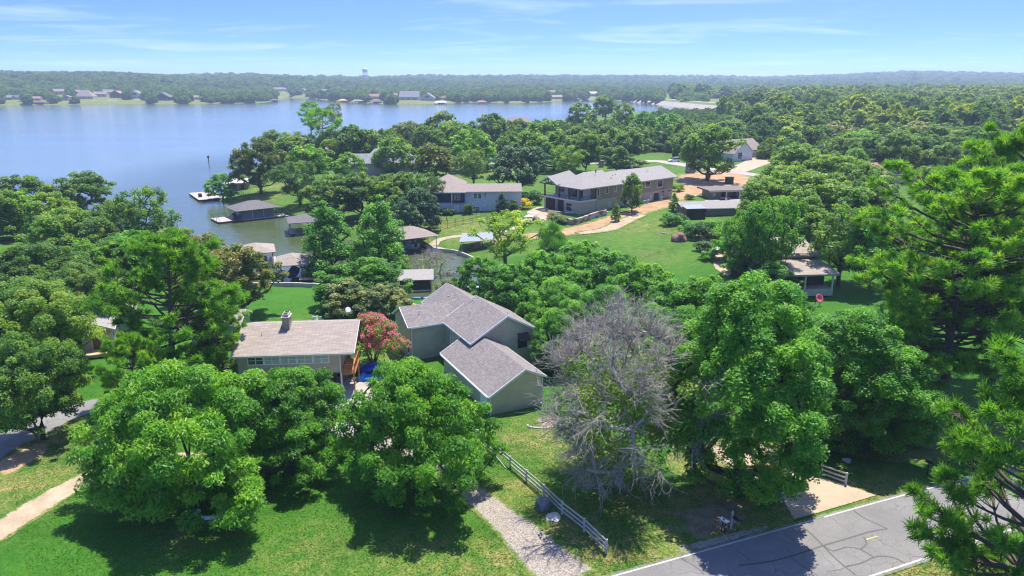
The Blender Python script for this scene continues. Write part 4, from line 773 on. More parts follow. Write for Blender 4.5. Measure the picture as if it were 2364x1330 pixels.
def proto_broad(key, prof, H, Rad, base, ncl, nleaf, L, W, leaf, bark='bark', trunk_r=None, trunk_top=None, seed=1, cr=.24, sides=6, irregular=.0, **kw):
    r = np.random.default_rng(seed); ck = {k: kw.pop(k) for k in ('lobes', 'shell', 'spread') if k in kw}
    lean = kw.pop('lean', (0, 0))
    cl = clumps(r, prof, H, Rad, base, ncl, irregular=irregular, **ck); cl[:, 2] = np.minimum(cl[:, 2], H - cr * Rad * .5)
    crad = Rad * cr * r.uniform(.65, 1.35, len(cl)); mb = MB()
    skeleton(mb, r, cl, H, base, trunk_r or H * .028, trunk_top or base + (H - base) * .35, sides, lean)
    tm = mb.mesh(key + '_trunk'); tm.shade_smooth(); tm.materials.append(M[bark])
    cm_ = cards_mesh(key + '_crown', [leaf_cards(r, cl, crad, nleaf, L, W, **kw)]); cm_.materials.append(M[leaf])
    PROTO[key] = dict(H=H, R=Rad, trunk=tm, crown=cm_, leaf=leaf)
def needle_tufts(r, tips, dirs, nn, L, W, spreadk=.85):
    m = len(tips); idx = np.repeat(np.arange(m), nn); n = len(idx)
    d = unit(dirs[idx] * .45 + unit(r.normal(0, 1, (n, 3))) + np.array([0, 0, .25])); l = L * r.uniform(.7, 1.25, n)[:, None]
    s = unit(np.cross(d, r.normal(0, 1, (n, 3)))) * W
    b = tips[idx] + r.normal(0, L * .16, (n, 3))
    V = np.stack([b - s * .5, b + s * .5, b + d * l + s * .25, b + d * l - s * .25], 1).reshape(-1, 3)
    return V, np.clip(.7 * r.uniform(0, 1, m)[idx] + .3 * r.uniform(0, 1, n), 0, 1)
def proto_pine(key, H, Rad, base, seed, levels=17, nn=45, L=.42, W=.055, trunk_r=.42, leaf='leaf_pine', prof='umbrella', lean=(0, 0), lowdead=3, sub=(6, 4, 3)):
    """pine: straight trunk, whorls of rising limbs that fork, needle tufts bunched at their ends"""
    r = np.random.default_rng(seed); mb = MB(); ts, rs = np.array(PROF[prof]).T
    axis = lambda z: np.array([lean[0] * z + .25 * math.sin(z * .31 + seed), lean[1] * z + .2 * math.sin(z * .23 + 2 * seed), z])
    zs = np.linspace(0, H * .97, 14); mb.tube([axis(z) for z in zs], [trunk_r * (1.25 if z == 0 else 1) * (1 - .93 * (z / H) ** 1.15) for z in zs], 8, cap=False)
    ends = []; edirs = []; wts = []
    for i in range(levels):
        t = (i + r.uniform(-.3, .3)) / (levels - 1); t = min(max(t, 0), 1); z0 = base + (H - base) * t * .95; reach = np.interp(t, ts, rs) * Rad
        for k in range(r.integers(4, 8)):
            a = r.uniform(0, 2 * math.pi); ln = reach * r.uniform(.55, 1.08); rise = ln * r.uniform(.02, .32) + t * ln * .45
            p0 = axis(z0); p3 = p0 + np.array([ln * math.cos(a), ln * math.sin(a), rise]); p1 = p0 + (p3 - p0) * .35 + np.array([0, 0, -.07 * ln]); p2 = p0 + (p3 - p0) * .7 + np.array([0, 0, -.09 * ln])
            br = max(.03, .028 * ln * (1.1 - .3 * t)); mb.tube([p0, p1, p2, p3], [br, br * .75, br * .5, br * .2], 5, cap=False)
            for f, m in ((1.0, sub[0]), (.78, sub[1]), (.58, sub[2])):
                q = p0 + (p3 - p0) * f + np.array([0, 0, -.08 * ln * (1 - f) * 2])
                for s in range(m):
                    aa = a + r.normal(0, .75); sl = (.35 + .1 * ln) * r.uniform(.6, 1.5) * (1.1 if f < 1 else .8); e = q + np.array([sl * math.cos(aa), sl * math.sin(aa), sl * r.uniform(.05, .6)])
                    mb.tube([q, (q + e) / 2 + np.array([0, 0, -.04]), e], [br * .3, br * .22, .012], 4, cap=False); ends.append(e); edirs.append(unit(e - q)); wts.append(sl)
    for i in range(lowdead):
        a = r.uniform(0, 6.28); z0 = base * r.uniform(.35, .95); p0 = axis(z0); ln = Rad * r.uniform(.3, .6); p3 = p0 + np.array([ln * math.cos(a), ln * math.sin(a), ln * r.uniform(-.25, .1)]); mb.tube([p0, (p0 + p3) / 2 + np.array([0, 0, .1]), p3], [.07, .045, .012], 4, cap=False)
        for s in range(4):
            q = p0 + (p3 - p0) * r.uniform(.4, .9); e = q + r.normal(0, .4, 3); mb.tube([q, e], [.02, .008], 3, cap=False)
    top = axis(H * .97); ends.append(top); edirs.append(np.array([0, 0, 1.])); wts.append(1)
    tips = np.array(ends); dirs = np.array(edirs)
    tm = mb.mesh(key + '_trunk'); tm.shade_smooth(); tm.materials.append(M['pinebark'])
    cm_ = cards_mesh(key + '_crown', [needle_tufts(r, tips, dirs, nn, L, W)]); cm_.materials.append(M[leaf])
    PROTO[key] = dict(H=H, R=Rad, trunk=tm, crown=cm_, leaf=leaf)
def proto_dead(key, H, Rad, seed, n1=34, vine=15000):
    """bare grey tree: limbs that split again and again into fine twigs, some vine leaves inside"""
    r = np.random.default_rng(seed); cl = clumps(r, 'round', H, Rad, H * .14, n1 * 3, shell=.4); mb = MB()
    nodes = skeleton(mb, r, cl, H, H * .16, .26, H * .28, 6, thin=.03, jig=.12)
    c0 = np.array([0, 0, H * .42])
    for c in cl:
        od = unit(c - c0)
        for k in range(13):
            d = unit(od * .9 + r.normal(0, .55, 3) + np.array([0, 0, .12])); l = r.uniform(.7, 1.9) * Rad / 5.5; m = c + d * l * .55 + r.normal(0, .06, 3); e = c + d * l
            mb.tube([c, m, e], [.022, .016, .008], 3, cap=False)
            for s in range(7):
                q = c + (e - c) * r.uniform(.3, 1); d2 = unit(d * .8 + r.normal(0, .6, 3)); e2 = q + d2 * l * r.uniform(.25, .55); mb.tube([q, (q + e2) / 2 + r.normal(0, .03, 3), e2], [.014, .011, .006], 3, cap=False)
    tm = mb.mesh(key + '_trunk'); tm.shade_smooth(); tm.materials.append(M['deadbark'])
    low = cl[(cl[:, 2] < H * .72)]; crad = np.full(len(low), Rad * .17)
    cm_ = cards_mesh(key + '_crown', [leaf_cards(r, low * np.array([.85, .85, .95]), crad, vine, .26, .16)]); cm_.materials.append(M['leaf_oak'])
    PROTO[key] = dict(H=H, R=Rad, trunk=tm, crown=cm_, leaf='leaf_oak')
def tint_copy(key, leaf):
    """the same crown with another species' leaves"""
    k2 = key + '/' + leaf
    if k2 not in PROTO:
        p = PROTO[key]; c = p['crown'].copy(); c.materials.clear(); c.materials.append(M[leaf]); PROTO[k2] = dict(p, crown=c, leaf=leaf)
    return k2
TREES = []
def tree(name, key, x, y, h, rad, label, leaf=None, group=None, rz=None, cat='tree', px=None, z=None):
    if leaf and leaf != PROTO[key]['leaf']: key = tint_copy(key, leaf)
    p = PROTO[key]; z = gz(x, y) if z is None else z
    t = empty(name, (x, y, z - .05), random.uniform(0, 6.28) if rz is None else rz, label, cat, group)
    sc = (rad / p['R'], rad / p['R'], h / p['H'])
    link('trunk', p['trunk'], None, t, scale=sc); link('crown', p['crown'], None, t, scale=sc)
    TREES.append((t, x, y)); return t
def tree_top(name, key, px, py, h, rad, label, **kw):
    """a tree whose top shows at photo pixel (px, py) and is h metres tall"""
    q = G(px, py, h); return tree(name, key, q[0], q[1], h, rad, label, **kw)
def tree_base(name, key, px, py, ptop, rad, label, **kw):
    """a tree standing on the ground at photo pixel (px, py) whose top reaches the row ptop"""
    q = G(px, py); d = ray(px, ptop); h = CAM_Z + d[2] * (q[1] / d[1]) - q[2]; return tree(name, key, q[0], q[1], h, rad, label, **kw)
# near kinds
proto_broad('pecan_a', 'pecan', 12.5, 7.2, 1.6, 210, 76000, .34, .115, 'leaf_pecan', seed=11, cr=.125, droop=.7, irregular=.9, up=.95)
proto_broad('pecan_b', 'pecan', 12, 6.3, 1.5, 180, 60000, .34, .115, 'leaf_pecan', seed=12, cr=.13, droop=.7, irregular=.9, up=.95)
proto_broad('elm_a', 'oval', 18, 6.8, 1.2, 280, 84000, .27, .13, 'leaf_elm', seed=13, cr=.118, irregular=.6, shell=.3)
proto_broad('elm_b', 'dome', 14, 6.5, 1.4, 200, 58000, .27, .13, 'leaf_elm', seed=14, cr=.125, irregular=.8)
proto_broad('oak_a', 'dome', 12, 6.5, 2.4, 170, 42000, .28, .17, 'leaf_oak', seed=15, cr=.13, irregular=1.0, lean=(.08, -.05))
proto_pine('pine_a', 24, 8.4, 6.0, 21, 22, 66, .50, .06)
proto_pine('pine_b', 17, 6.0, 2.0, 22, 20, 60, .50, .065, lean=(.03, 0), trunk_r=.33)
proto_pine('pine_c', 13, 5.6, 1.4, 23, 18, 58, .44, .055, trunk_r=.26)
proto_dead('dead_a', 13.5, 6.3, 31, n1=40)
# middle kinds
for i in range(3): proto_broad('mid_%d' % i, ('round', 'dome', 'pecan')[i], 12, 6, (2.2, 1.8, 1.4)[i], (105, 115, 105)[i], 13000, .46, .27, 'leaf_dark', seed=40 + i, cr=.15, irregular=1.1)
proto_broad('mid_vase', 'vase', 12, 6, 2.2, 70, 7500, .46, .24, 'leaf_oak', seed=47, cr=.155, irregular=1.2)
proto_broad('mid_cone', 'cone', 15, 5, .8, 110, 13000, .44, .2, 'leaf_elm', seed=48, cr=.19, irregular=.6, droop=.3)
proto_broad('mid_wood', 'oval', 11, 5, 1.0, 130, 20000, .36, .17, 'leaf_elm', seed=49, cr=.14, irregular=1.0)
proto_broad('mid_sparse', 'vase', 10, 5.5, 2.0, 50, 4800, .42, .2, 'leaf_yellow', seed=50, cr=.15, irregular=1.2, bark='palebark')
proto_pine('mid_pine', 16, 4.5, 6, 51, 9, 16, .85, .13, trunk_r=.25, sub=(3, 2, 0))
proto_dead('dead_b', 6, 4.2, 52, n1=14, vine=600)
# far kinds
for i in range(3): proto_broad('far_%d' % i, ('round', 'dome', 'oval')[i], 12, 6, (1.8, 1.6, 1.2)[i], 62, 4600, .8, .5, 'leaf_dark', seed=60 + i, cr=.21, sides=4, irregular=1.0)
# bushes
proto_broad('bush', 'dome', 2, 1.3, .15, 26, 2600, .22, .13, 'leaf_hedge', seed=70, cr=.33, trunk_r=.05, trunk_top=.6)
proto_broad('bush_tall', 'oval', 3.2, 1.2, .2, 30, 2600, .24, .13, 'leaf_hedge', seed=71, cr=.33, trunk_r=.06, trunk_top=1)
proto_broad('willow', 'cone', 4.5, 2.6, .6, 40, 4200, .75, .07, 'leaf_elm', seed=72, cr=.26, droop=2.2, trunk_r=.1)
# ---------------------------------------------------------------- foreground trees, one by one
tree_base('pecan_tree', 'pecan_a', 452, 1160, 838, 8.2, 'wide bright green pecan tree with drooping leaves beside the sandy drive')
tree_base('pecan_tree', 'pecan_b', 672, 1085, 852, 6.0, 'pecan tree in front of the house with the chimney, merging with the wider pecan', rz=1)
tree_base('pecan_tree', 'pecan_b', 962, 1138, 838, 6.8, 'bright green pecan tree beside the white gravel driveway', rz=2.4)
tree_base('oak_tree', 'oak_a', 100, 1015, 770, 5.6, 'leaning oak with a thick forked trunk beside the grey side street', rz=.6)
tree_base('elm_tree', 'elm_a', 1705, 1140, 605, 7.8, 'tallest broad green tree beside the concrete apron of the driveway', rz=.4)
tree_base('elm_tree', 'elm_a', 1940, 1035, 695, 7.4, 'broad green tree between the tallest green tree and the big pine')
tree_base('dead_tree', 'dead_a', 1428, 1120, 712, 8.1, 'dead grey tree of bare twigs in front of the grey roofed house')
tree_base('pine_tree', 'pine_a', 2165, 962, 400, 10.2, 'big pine with a dark straight trunk and grey bare limbs near the street', rz=.3)
tree_base('pine_tree', 'pine_a', 2300, 880, 300, 8.6, 'tall pine standing behind the big pine at the edge of the picture', rz=2.2)
tree_base('pine_tree', 'pine_c', 2330, 1440, 850, 6.5, 'young pine with soft needle tufts nearest the street', rz=.8)
tree_base('pine_tree', 'pine_b', 420, 930, 555, 7.2, 'dense pine with a forked trunk beside the house with the chimney', rz=1.2)
tree_base('pine_tree', 'pine_c', 325, 1010, 785, 3.2, 'small soft pine tucked behind the wide pecan', rz=2)
tree_base('pine_tree', 'pine_c', 520, 905, 715, 3.6, 'small pine spreading over the roof beside the chimney house', rz=4)
ORD = ['leftmost', 'second from the left', 'third from the left', 'fourth from the left', 'fifth from the left', 'sixth from the left', 'seventh from the left', 'eighth from the left', 'ninth from the left', 'tenth from the left', 'eleventh from the left', 'twelfth from the left', 'thirteenth from the left', 'fourteenth from the left', 'fifteenth from the left', 'sixteenth from the left']
def zone(name, phrase, group, items, cat='tree'):
    """a group of like trees: (px, py of the top, height, radius, prototype, leaf); labelled by their order from the left"""
    items = sorted(items, key=lambda q: q[0]); n = len(items)
    for i, (px, py, h, rad, key, leaf) in enumerate(items):
        lb = phrase if n == 1 else '%s, %s' % (phrase, 'rightmost' if i == n - 1 and n > 2 else ORD[i])
        tree_top(name, key, px, py, h * (1.0 if py > 540 else 1.12), rad * (1.12 if py > 540 else 1.22), lb, leaf=leaf, group=group if n > 1 else None, cat=cat)
D_, L_, O_, E_ = 'leaf_dark', 'leaf_light', 'leaf_oak', 'leaf_elm'
zone('oak_tree', 'dark oak on the near shore against the lake', 'oaks on the near shore', [(40, 402, 11, 6.5, 'mid_0', D_), (178, 398, 12, 8.0, 'mid_1', D_), (110, 440, 11, 5.5, 'mid_2', O_), (255, 462, 10, 6, 'mid_1', D_), (395, 525, 8, 5, 'mid_0', O_), (130, 480, 11, 6, 'mid_0', O_), (-30, 430, 11, 6, 'mid_1', D_), (210, 500, 10, 5.5, 'mid_2', D_), (300, 530, 9, 5, 'mid_0', E_)])
zone('ash_tree', 'bright yellow green tree among the shore oaks', 'bright trees by the shore', [(35, 438, 10, 5.5, 'mid_2', L_), (190, 555, 9, 4.5, 'mid_vase', L_), (265, 552, 9, 5, 'mid_2', L_)])
zone('locust_tree', 'open sparse tree rising above the near shore', None, [(330, 432, 14, 6.0, 'mid_vase', O_)])
zone('oak_tree', 'olive and rust tinged oak beside the inlet', 'rust tinged oaks', [(465, 545, 11, 6.2, 'mid_1', 'leaf_rust'), (535, 562, 12, 6.0, 'mid_0', 'leaf_rust')])
zone('oak_tree', 'dense dark oak over the tan stucco house', 'oaks over the stucco house', [(60, 560, 12, 8, 'oak_a', D_), (175, 610, 11, 6, 'oak_a', D_), (20, 640, 12, 7, 'oak_a', O_), (75, 655, 12, 6.5, 'oak_a', O_)])
zone('cypress_tree', 'tall feathery conical tree beside the inlet', 'conical trees by the inlet', [(752, 455, 15.5, 6.2, 'mid_cone', E_), (868, 440, 16.5, 6.0, 'mid_cone', E_)])
zone('pecan_tree', 'rounded yellow green tree behind the crape myrtle', None, [(838, 592, 8.5, 6.8, 'mid_wood', 'leaf_pecan')])
zone('elm_tree', 'grey green drooping tree behind the crape myrtle', 'grey green trees', [(800, 645, 6, 4.4, 'mid_2', 'leaf_grey'), (888, 655, 5.5, 3.6, 'mid_2', 'leaf_grey')])
zone('dead_tree', 'low bare grey twiggy tree beside the boat slip', None, [(1000, 580, 6.5, 4.4, 'dead_b', None)])
zone('shrub', 'pale grey green bush behind the grey roofed house', None, [(1040, 645, 4.5, 3.4, 'mid_2', 'leaf_grey')], 'shrub')
zone('elm_tree', 'mid green tree in the grove behind the grey roofed house', 'grove behind the grey roofed house', [(1105, 585, 10, 4.2, 'mid_wood', 'leaf_pecan'), (1180, 600, 11, 5, 'mid_wood', E_), (1255, 568, 12, 5, 'mid_wood', E_), (1345, 545, 12, 5.5, 'mid_wood', E_), (1430, 575, 11, 5.5, 'mid_wood', E_), (1505, 600, 11, 5.2, 'mid_wood', 'leaf_pecan'), (1290, 640, 10.5, 5.2, 'elm_b', E_), (1400, 655, 10.5, 5.0, 'elm_b', E_), (1205, 640, 9, 4, 'mid_wood', E_), (1560, 640, 10.5, 4.6, 'mid_wood', E_), (1635, 625, 11, 5, 'mid_wood', 'leaf_pecan'), (1330, 690, 9, 4.2, 'elm_b', E_), (1285, 712, 8.5, 3.6, 'elm_b', E_), (1490, 700, 10.5, 5.0, 'elm_b', E_), (1590, 710, 10, 4.6, 'elm_b', E_)])
zone('elm_tree', 'green tree between the tallest tree and the tan house', 'trees beside the tan house', [(1830, 690, 10, 5, 'elm_b', E_), (1890, 740, 9, 4.5, 'elm_b', E_), (2010, 770, 8, 4.5, 'mid_wood', E_), (2060, 800, 8.5, 4.5, 'elm_b', E_), (1860, 800, 9, 4.6, 'elm_b', E_), (2090, 880, 6.5, 3.6, 'elm_b', E_)])
zone('ash_tree', 'yellowing open tree above the boat slip', None, [(1165, 486, 11, 6.6, 'mid_sparse', 'leaf_yellow')])
zone('willow_tree', 'small weeping willow beside the yellowing tree', None, [(1275, 515, 5, 3.2, 'willow', 'leaf_elm')])
q = G(866, 845); cmy = tree('crape_myrtle', 'bush', q[0], q[1], 7.4, 4.1, 'pink flowering crape myrtle between the two houses', leaf=None) if False else None
# beyond the inlet
tree_base('oak_tree', 'mid_1', 603, 448, 318, 9, 'great oak with a bare leaning trunk on the lakeside lawn', leaf='leaf_rust')
zone('oak_tree', 'small leaning tree over the far swim dock', None, [(508, 398, 8, 4.4, 'mid_2', E_)])
zone('oak_tree', 'dark oak in the group before the navy house', 'oaks before the navy house', [(685, 372, 12, 6.8, 'mid_vase', D_), (765, 405, 11, 7, 'mid_1', D_), (830, 398, 11, 6.6, 'mid_1', D_), (925, 394, 11, 6, 'mid_0', D_), (900, 412, 10, 5.5, 'mid_0', O_), (985, 398, 10, 4.0, 'mid_vase', D_)])
zone('elm_tree', 'blue green rounded tree shading the navy house corner', 'blue green trees', [(960, 432, 10, 5.4, 'mid_2', 'leaf_blue'), (1195, 330, 14, 8.0, 'mid_0', 'leaf_blue')])
zone('ash_tree', 'bright green tree in the upper peninsula grove', 'bright peninsula trees', [(715, 335, 12, 6.5, 'far_0', L_), (805, 352, 9, 5, 'far_2', L_), (665, 315, 12, 7, 'far_1', O_), (1085, 298, 14, 8, 'far_1', L_), (1000, 332, 12, 7, 'far_0', 'leaf_rust'), (945, 280, 13, 7, 'far_0', 'leaf_grey')])
zone('pine_tree', 'tall slim pine on the lake side of the peninsula', 'slim pines', [(715, 238, 22, 6.5, 'mid_pine', 'leaf_pine'), (742, 255, 20, 5.5, 'mid_pine', 'leaf_pine')])
zone('poplar_tree', 'wind swept sparse tree behind the slim pines', None, [(770, 236, 20, 7, 'mid_vase', 'leaf_grey')])
zone('oak_tree', 'dark oak behind the red roofed house', 'oaks behind the red roof', [(635, 300, 13, 8, 'far_0', O_), (815, 288, 15, 8, 'far_1', D_), (850, 300, 13, 7, 'far_0', D_), (905, 318, 12, 7, 'far_2', O_), (690, 305, 13, 7, 'far_0', D_), (760, 300, 13, 6, 'far_2', O_)])
zone('oak_tree', 'dark tree in the grove left of the big house', 'grove left of the big house', [(1020, 258, 17, 9, 'far_2', D_), (1130, 262, 15, 9, 'far_1', D_), (1092, 345, 11, 5.5, 'mid_vase', D_), (1255, 275, 15, 8, 'far_0', O_), (1280, 305, 13, 8, 'far_1', O_), (1335, 292, 13, 7, 'far_2', O_), (1225, 300, 13, 7, 'far_0', O_), (1170, 312, 11, 6, 'far_1', O_), (1355, 300, 14, 6, 'mid_0', D_), (1310, 335, 11, 6, 'mid_vase', O_), (985, 290, 13, 7, 'far_1', D_), (1050, 280, 14, 7, 'far_0', O_)])
zone('oak_tree', 'dark oak in the belt behind the big house', 'belt behind the big house', [(1345, 238, 17, 9, 'far_1', D_), (1400, 220, 19, 9, 'far_0', D_), (1440, 238, 17, 8, 'far_1', O_), (1490, 258, 14, 8, 'far_2', E_), (1545, 262, 14, 8, 'far_1', E_), (1400, 290, 13, 7, 'far_2', D_), (1455, 300, 12, 7, 'far_0', D_), (1425, 335, 9, 5, 'mid_0', D_), (1470, 285, 12, 6, 'far_1', D_), (1580, 275, 13, 7, 'far_1', D_), (1610, 285, 12, 7, 'far_0', D_)])
zone('oak_tree', 'tall round topped oak rising above the oak belt', 'tall oaks above the belt', [(1670, 222, 19, 6, 'far_2', O_), (1704, 213, 20, 6.4, 'far_0', O_)])
tree_base('oak_tree', 'mid_1', 1632, 418, 288, 11, 'tall oak with twin dark trunks on the red dirt yard', leaf=O_)
zone('oak_tree', 'round oak in the dense mass right of the carport', 'dense oaks right of the carport', [(1850, 332, 14, 9, 'mid_1', O_), (1935, 352, 13, 8, 'mid_0', O_), (2005, 375, 12, 7.5, 'mid_1', O_), (1800, 378, 12, 6.5, 'mid_2', O_), (1770, 415, 11, 6, 'mid_0', O_), (1890, 395, 13, 8, 'mid_2', O_), (1975, 415, 12, 7, 'mid_0', O_), (2015, 425, 11, 5.5, 'mid_1', O_), (1850, 440, 11, 6, 'mid_1', O_), (1830, 385, 13, 7, 'mid_1', O_)])
for i, (x_, y_, yt_, r_) in enumerate(((1690, 640, 500, 4.2), (1735, 655, 468, 5.0), (1778, 668, 455, 5.0), (1815, 585, 460, 5.0))): tree_base('elm_tree', 'mid_vase', x_, y_, yt_, r_ * 1.1, 'light green open tree in front of the tan house, ' + ('leftmost', 'second from the left', 'third from the left', 'rightmost')[i], leaf='leaf_pecan', group='open trees by the tan house')
zone('oak_tree', 'oak with a leaning dark trunk beside the tan house', 'oaks beside the tan house', [(1960, 472, 13, 6, 'mid_vase', O_), (2030, 490, 12, 5.5, 'mid_0', E_)])
for i, (x_, y_, yt_, r_) in enumerate(((1690, 600, 535, 4.0), (1745, 640, 560, 4.2), (1780, 690, 600, 4.2))): tree_base('oak_tree', 'mid_2', x_, y_, yt_, r_, 'low leafy tree screening the tan house, ' + ('leftmost', 'middle', 'rightmost')[i], leaf='leaf_elm', group='low trees by the tan house')
tree_base('oak_tree', 'mid_1', 1458, 490, 400, 3.6, 'young oak standing alone on the lawn before the big house', leaf=O_)
tree_base('oak_tree', 'mid_cone', 1422, 512, 466, 1.5, 'sapling in a mulch ring before the young oak', leaf=O_)
tree_base('oak_tree', 'mid_cone', 1555, 486, 440, 1.7, 'sapling between the big house and the screened porch house', leaf='leaf_pecan')
zone('oak_tree', 'dark oak in the belt before the dam valley', 'belt before the valley', [(1720, 255, 14, 8, 'far_1', D_), (1765, 262, 14, 8, 'far_0', D_), (1805, 252, 15, 8, 'far_1', D_), (1845, 242, 16, 8, 'far_0', D_), (1885, 238, 16, 8, 'far_1', D_), (1925, 248, 15, 8, 'far_0', D_), (1965, 240, 17, 8, 'far_1', O_), (1995, 238, 17, 8, 'far_2', O_), (2040, 250, 15, 8, 'far_1', D_), (2085, 255, 15, 8, 'far_0', D_), (2130, 258, 15, 8, 'far_1', D_), (2170, 262, 14, 8, 'far_0', D_)])
zone('oak_tree', 'oak in the second row before the dam valley', 'second row before the valley', [(1690, 275, 12, 8, 'far_0', D_), (1840, 285, 13, 8, 'far_1', O_), (1890, 290, 12, 8, 'far_0', D_), (1940, 280, 13, 7, 'far_1', 'leaf_grey'), (1985, 300, 12, 7, 'far_0', L_), (2030, 285, 14, 8, 'far_1', D_), (2080, 290, 13, 8, 'far_0', D_), (2130, 280, 13, 8, 'far_1', 'leaf_grey'), (2190, 285, 13, 8, 'far_0', D_), (2240, 292, 13, 8, 'far_1', O_), (2300, 300, 12, 7, 'far_0', D_), (2350, 305, 12, 7, 'far_1', D_)])
zone('oak_tree', 'tall dark oak around the rust red roof', 'oaks around the rust red roof', [(1955, 312, 12, 7, 'mid_0', D_), (2020, 312, 13, 8, 'mid_1', D_), (2085, 302, 15, 8, 'mid_1', D_), (2130, 305, 14, 8, 'mid_0', D_), (2185, 330, 12, 7, 'mid_1', D_), (2210, 310, 13, 8, 'mid_0', D_), (2265, 330, 12, 7, 'mid_1', D_), (1975, 340, 11, 5, 'mid_2', L_), (2155, 380, 9, 5, 'mid_0', O_)])
zone('oak_tree', 'round oak beside the pale clearing', None, [(2222, 248, 15, 6, 'far_0', O_)])
# trees across the right lawn
zone('pine_tree', 'dark pine trunk standing on the lawn behind the big pine', None, [(2250, 470, 20, 7, 'pine_a', 'leaf_pine')])
zone('oak_tree', 'shaded tree on the lawn behind the big pine', 'trees behind the big pine', [(2120, 640, 9, 4.5, 'elm_b', E_), (2330, 560, 12, 6, 'oak_a', O_)])
# bushes
def bush(px, py, h, rad, key, leaf, label, group=None): return tree_base2('shrub', key, px, py, h, rad, label, leaf=leaf, group=group, cat='shrub')
def tree_base2(name, key, px, py, h, rad, label, **kw): q = G(px, py); return tree(name, key, q[0], q[1], h, rad, label, **kw)
bush(1207, 482, 3.0, 2.2, 'bush', 'leaf_gold', 'golden yellow rounded shrub left of the big house')
bush(1183, 490, 3.6, 2.2, 'bush_tall', 'leaf_hedge', 'dark shrub left of the golden shrub'); bush(1158, 495, 6.5, 2.2, 'mid_cone', 'leaf_blue', 'small blue green conifer before the golden shrub'); bush(1232, 470, 3.6, 2.6, 'bush', 'leaf_hedge', 'dark rounded shrub behind the golden shrub')
bush(1082, 494, 2.9, 1.5, 'bush', 'leaf_hedge', 'clipped egg shaped shrub at the navy house corner'); bush(1120, 480, 1.9, 1.6, 'bush', 'leaf_hedge', 'low clipped shrub against the white brick wall'); bush(1137, 481, 1.7, 1.2, 'bush', 'leaf_hedge', 'smallest clipped shrub against the white brick wall')
for i, x in enumerate((1020, 1030, 1040)): bush(x, 496, 1.7, 1.3, 'bush', 'leaf_hedge', 'clipped hedge shrub under the navy wall, %s' % ('nearest the lake', 'middle of three', 'nearest the doors')[i], 'hedge under the navy wall')
for i, (x, y, h, rd_, lf) in enumerate(((1545, 520, 3, 2.4, 'leaf_elm'), (1568, 515, 2.4, 1.8, 'leaf_hedge'), (1590, 545, 3.4, 2.6, 'leaf_elm'), (1615, 552, 3.6, 2.6, 'leaf_hedge'), (1645, 545, 3.8, 2.6, 'leaf_elm'), (1670, 555, 3.4, 2.4, 'leaf_elm'), (1625, 580, 2.2, 1.8, 'leaf_hedge'), (1632, 600, 1.8, 1.6, 'leaf_elm'), (1700, 630, 3.4, 2.4, 'leaf_elm'), (1735, 640, 3.2, 2.4, 'leaf_hedge'))):
    bush(x, y, h, rd_, 'bush', lf, 'garden shrub on the bank before the screened porch, %s' % ORD[i], 'garden shrubs before the porch')
for i, (x, y) in enumerate(((1290, 512), (1300, 516), (1275, 505))): bush(x, y, 1.8, 1.6, 'bush', 'leaf_grey', 'low grey green shrub on the stone terrace, %s' % ('middle', 'nearest the wall', 'nearest the steps')[i], 'terrace shrubs')
for i, (x, y) in enumerate(((1445, 388), (1465, 386), (1425, 386), (1400, 380))): bush(x, y, 3.5, 4, 'bush', 'leaf_grey' if i < 2 else 'leaf_hedge', 'spreading shrub beside the lane behind the big house roof, %s' % ('third from the left', 'rightmost', 'second from the left', 'leftmost')[i], 'lane shrubs')
bush(760, 720, 3.6, 2.4, 'bush_tall', 'leaf_elm', 'bright shrub behind the chimney house roof corner'); bush(782, 735, 3.0, 2.0, 'bush', 'leaf_grey', 'grey green shrub beside the crape myrtle')
bush(1352, 372, 4, 5, 'bush', 'leaf_hedge', 'dark hedge clump on the lawn left of the lane gate'); bush(1525, 350, 4, 5, 'bush', 'leaf_hedge', 'clipped hedge below the flat roofed house'); bush(1710, 366, 2, 3, 'bush', 'leaf_hedge', 'clipped shrub beside the white garage house')
bush(1565, 442, 2.4, 2.0, 'bush', 'leaf_light', 'young pale shrub at the far end of the big house'); bush(1590, 460, 1.5, 1.4, 'bush', 'leaf_hedge', 'little shrub at the carport corner'); bush(620, 405, 3, 4, 'bush', 'leaf_hedge', 'dark hedge shrub behind the lakeside shed')
bush(984, 770, 2.6, 1.4, 'bush_tall', 'leaf_light', 'light green sapling in the corner of the grey roofed house'); bush(992, 812, 1.8, 1.3, 'bush', 'leaf_light', 'light green shrub under the garage eave')
# crape myrtle: several stems, leafy crown set with blossom
def crape():
    r = np.random.default_rng(81); cl = clumps(r, 'round', 7.2, 4.3, 1.7, 70, irregular=.4); crad = 4.3 * .21 * r.uniform(.7, 1.3, len(cl)); q = G(862, 848)
    t = empty('crape_myrtle', (q[0], q[1], q[2] - .05), 0, 'pink flowering crape myrtle between the two houses', 'tree'); mb = MB()
    for k in range(6): a = k * 1.05; mb.tube([(.12 * math.cos(a), .12 * math.sin(a), 0), (.5 * math.cos(a), .5 * math.sin(a), 1.2), (1.2 * math.cos(a), 1.2 * math.sin(a), 2.9), (2.0 * math.cos(a), 2.0 * math.sin(a), 4.6)], [.1, .085, .06, .03], 5, cap=False)
    mb.build('trunk', M['palebark'], t, smooth=True)
    me = cards_mesh('crape_crown', [leaf_cards(r, cl, crad, 9000, .26, .14)]); me.materials.append(M['leaf_oak']); link('crown', me, None, t)
    up = cl[cl[:, 2] > 2.9]; fl_ = []
    pk_ = np.repeat(up, 16, axis=0); dd = unit(r.normal(0, 1, pk_.shape) + np.array([0, 0, .5])); fc = pk_ + dd * .86 * np.array([1, 1, .85])
    me = cards_mesh('crape_flowers', [leaf_cards(r, fc, np.full(len(fc), .22), 15000, .16, .14, flat=1.3, hollow=.6)]); me.materials.append(M['flower_pink']); o = link('blossom', me, None, t); o['kind'] = 'stuff'
crape()
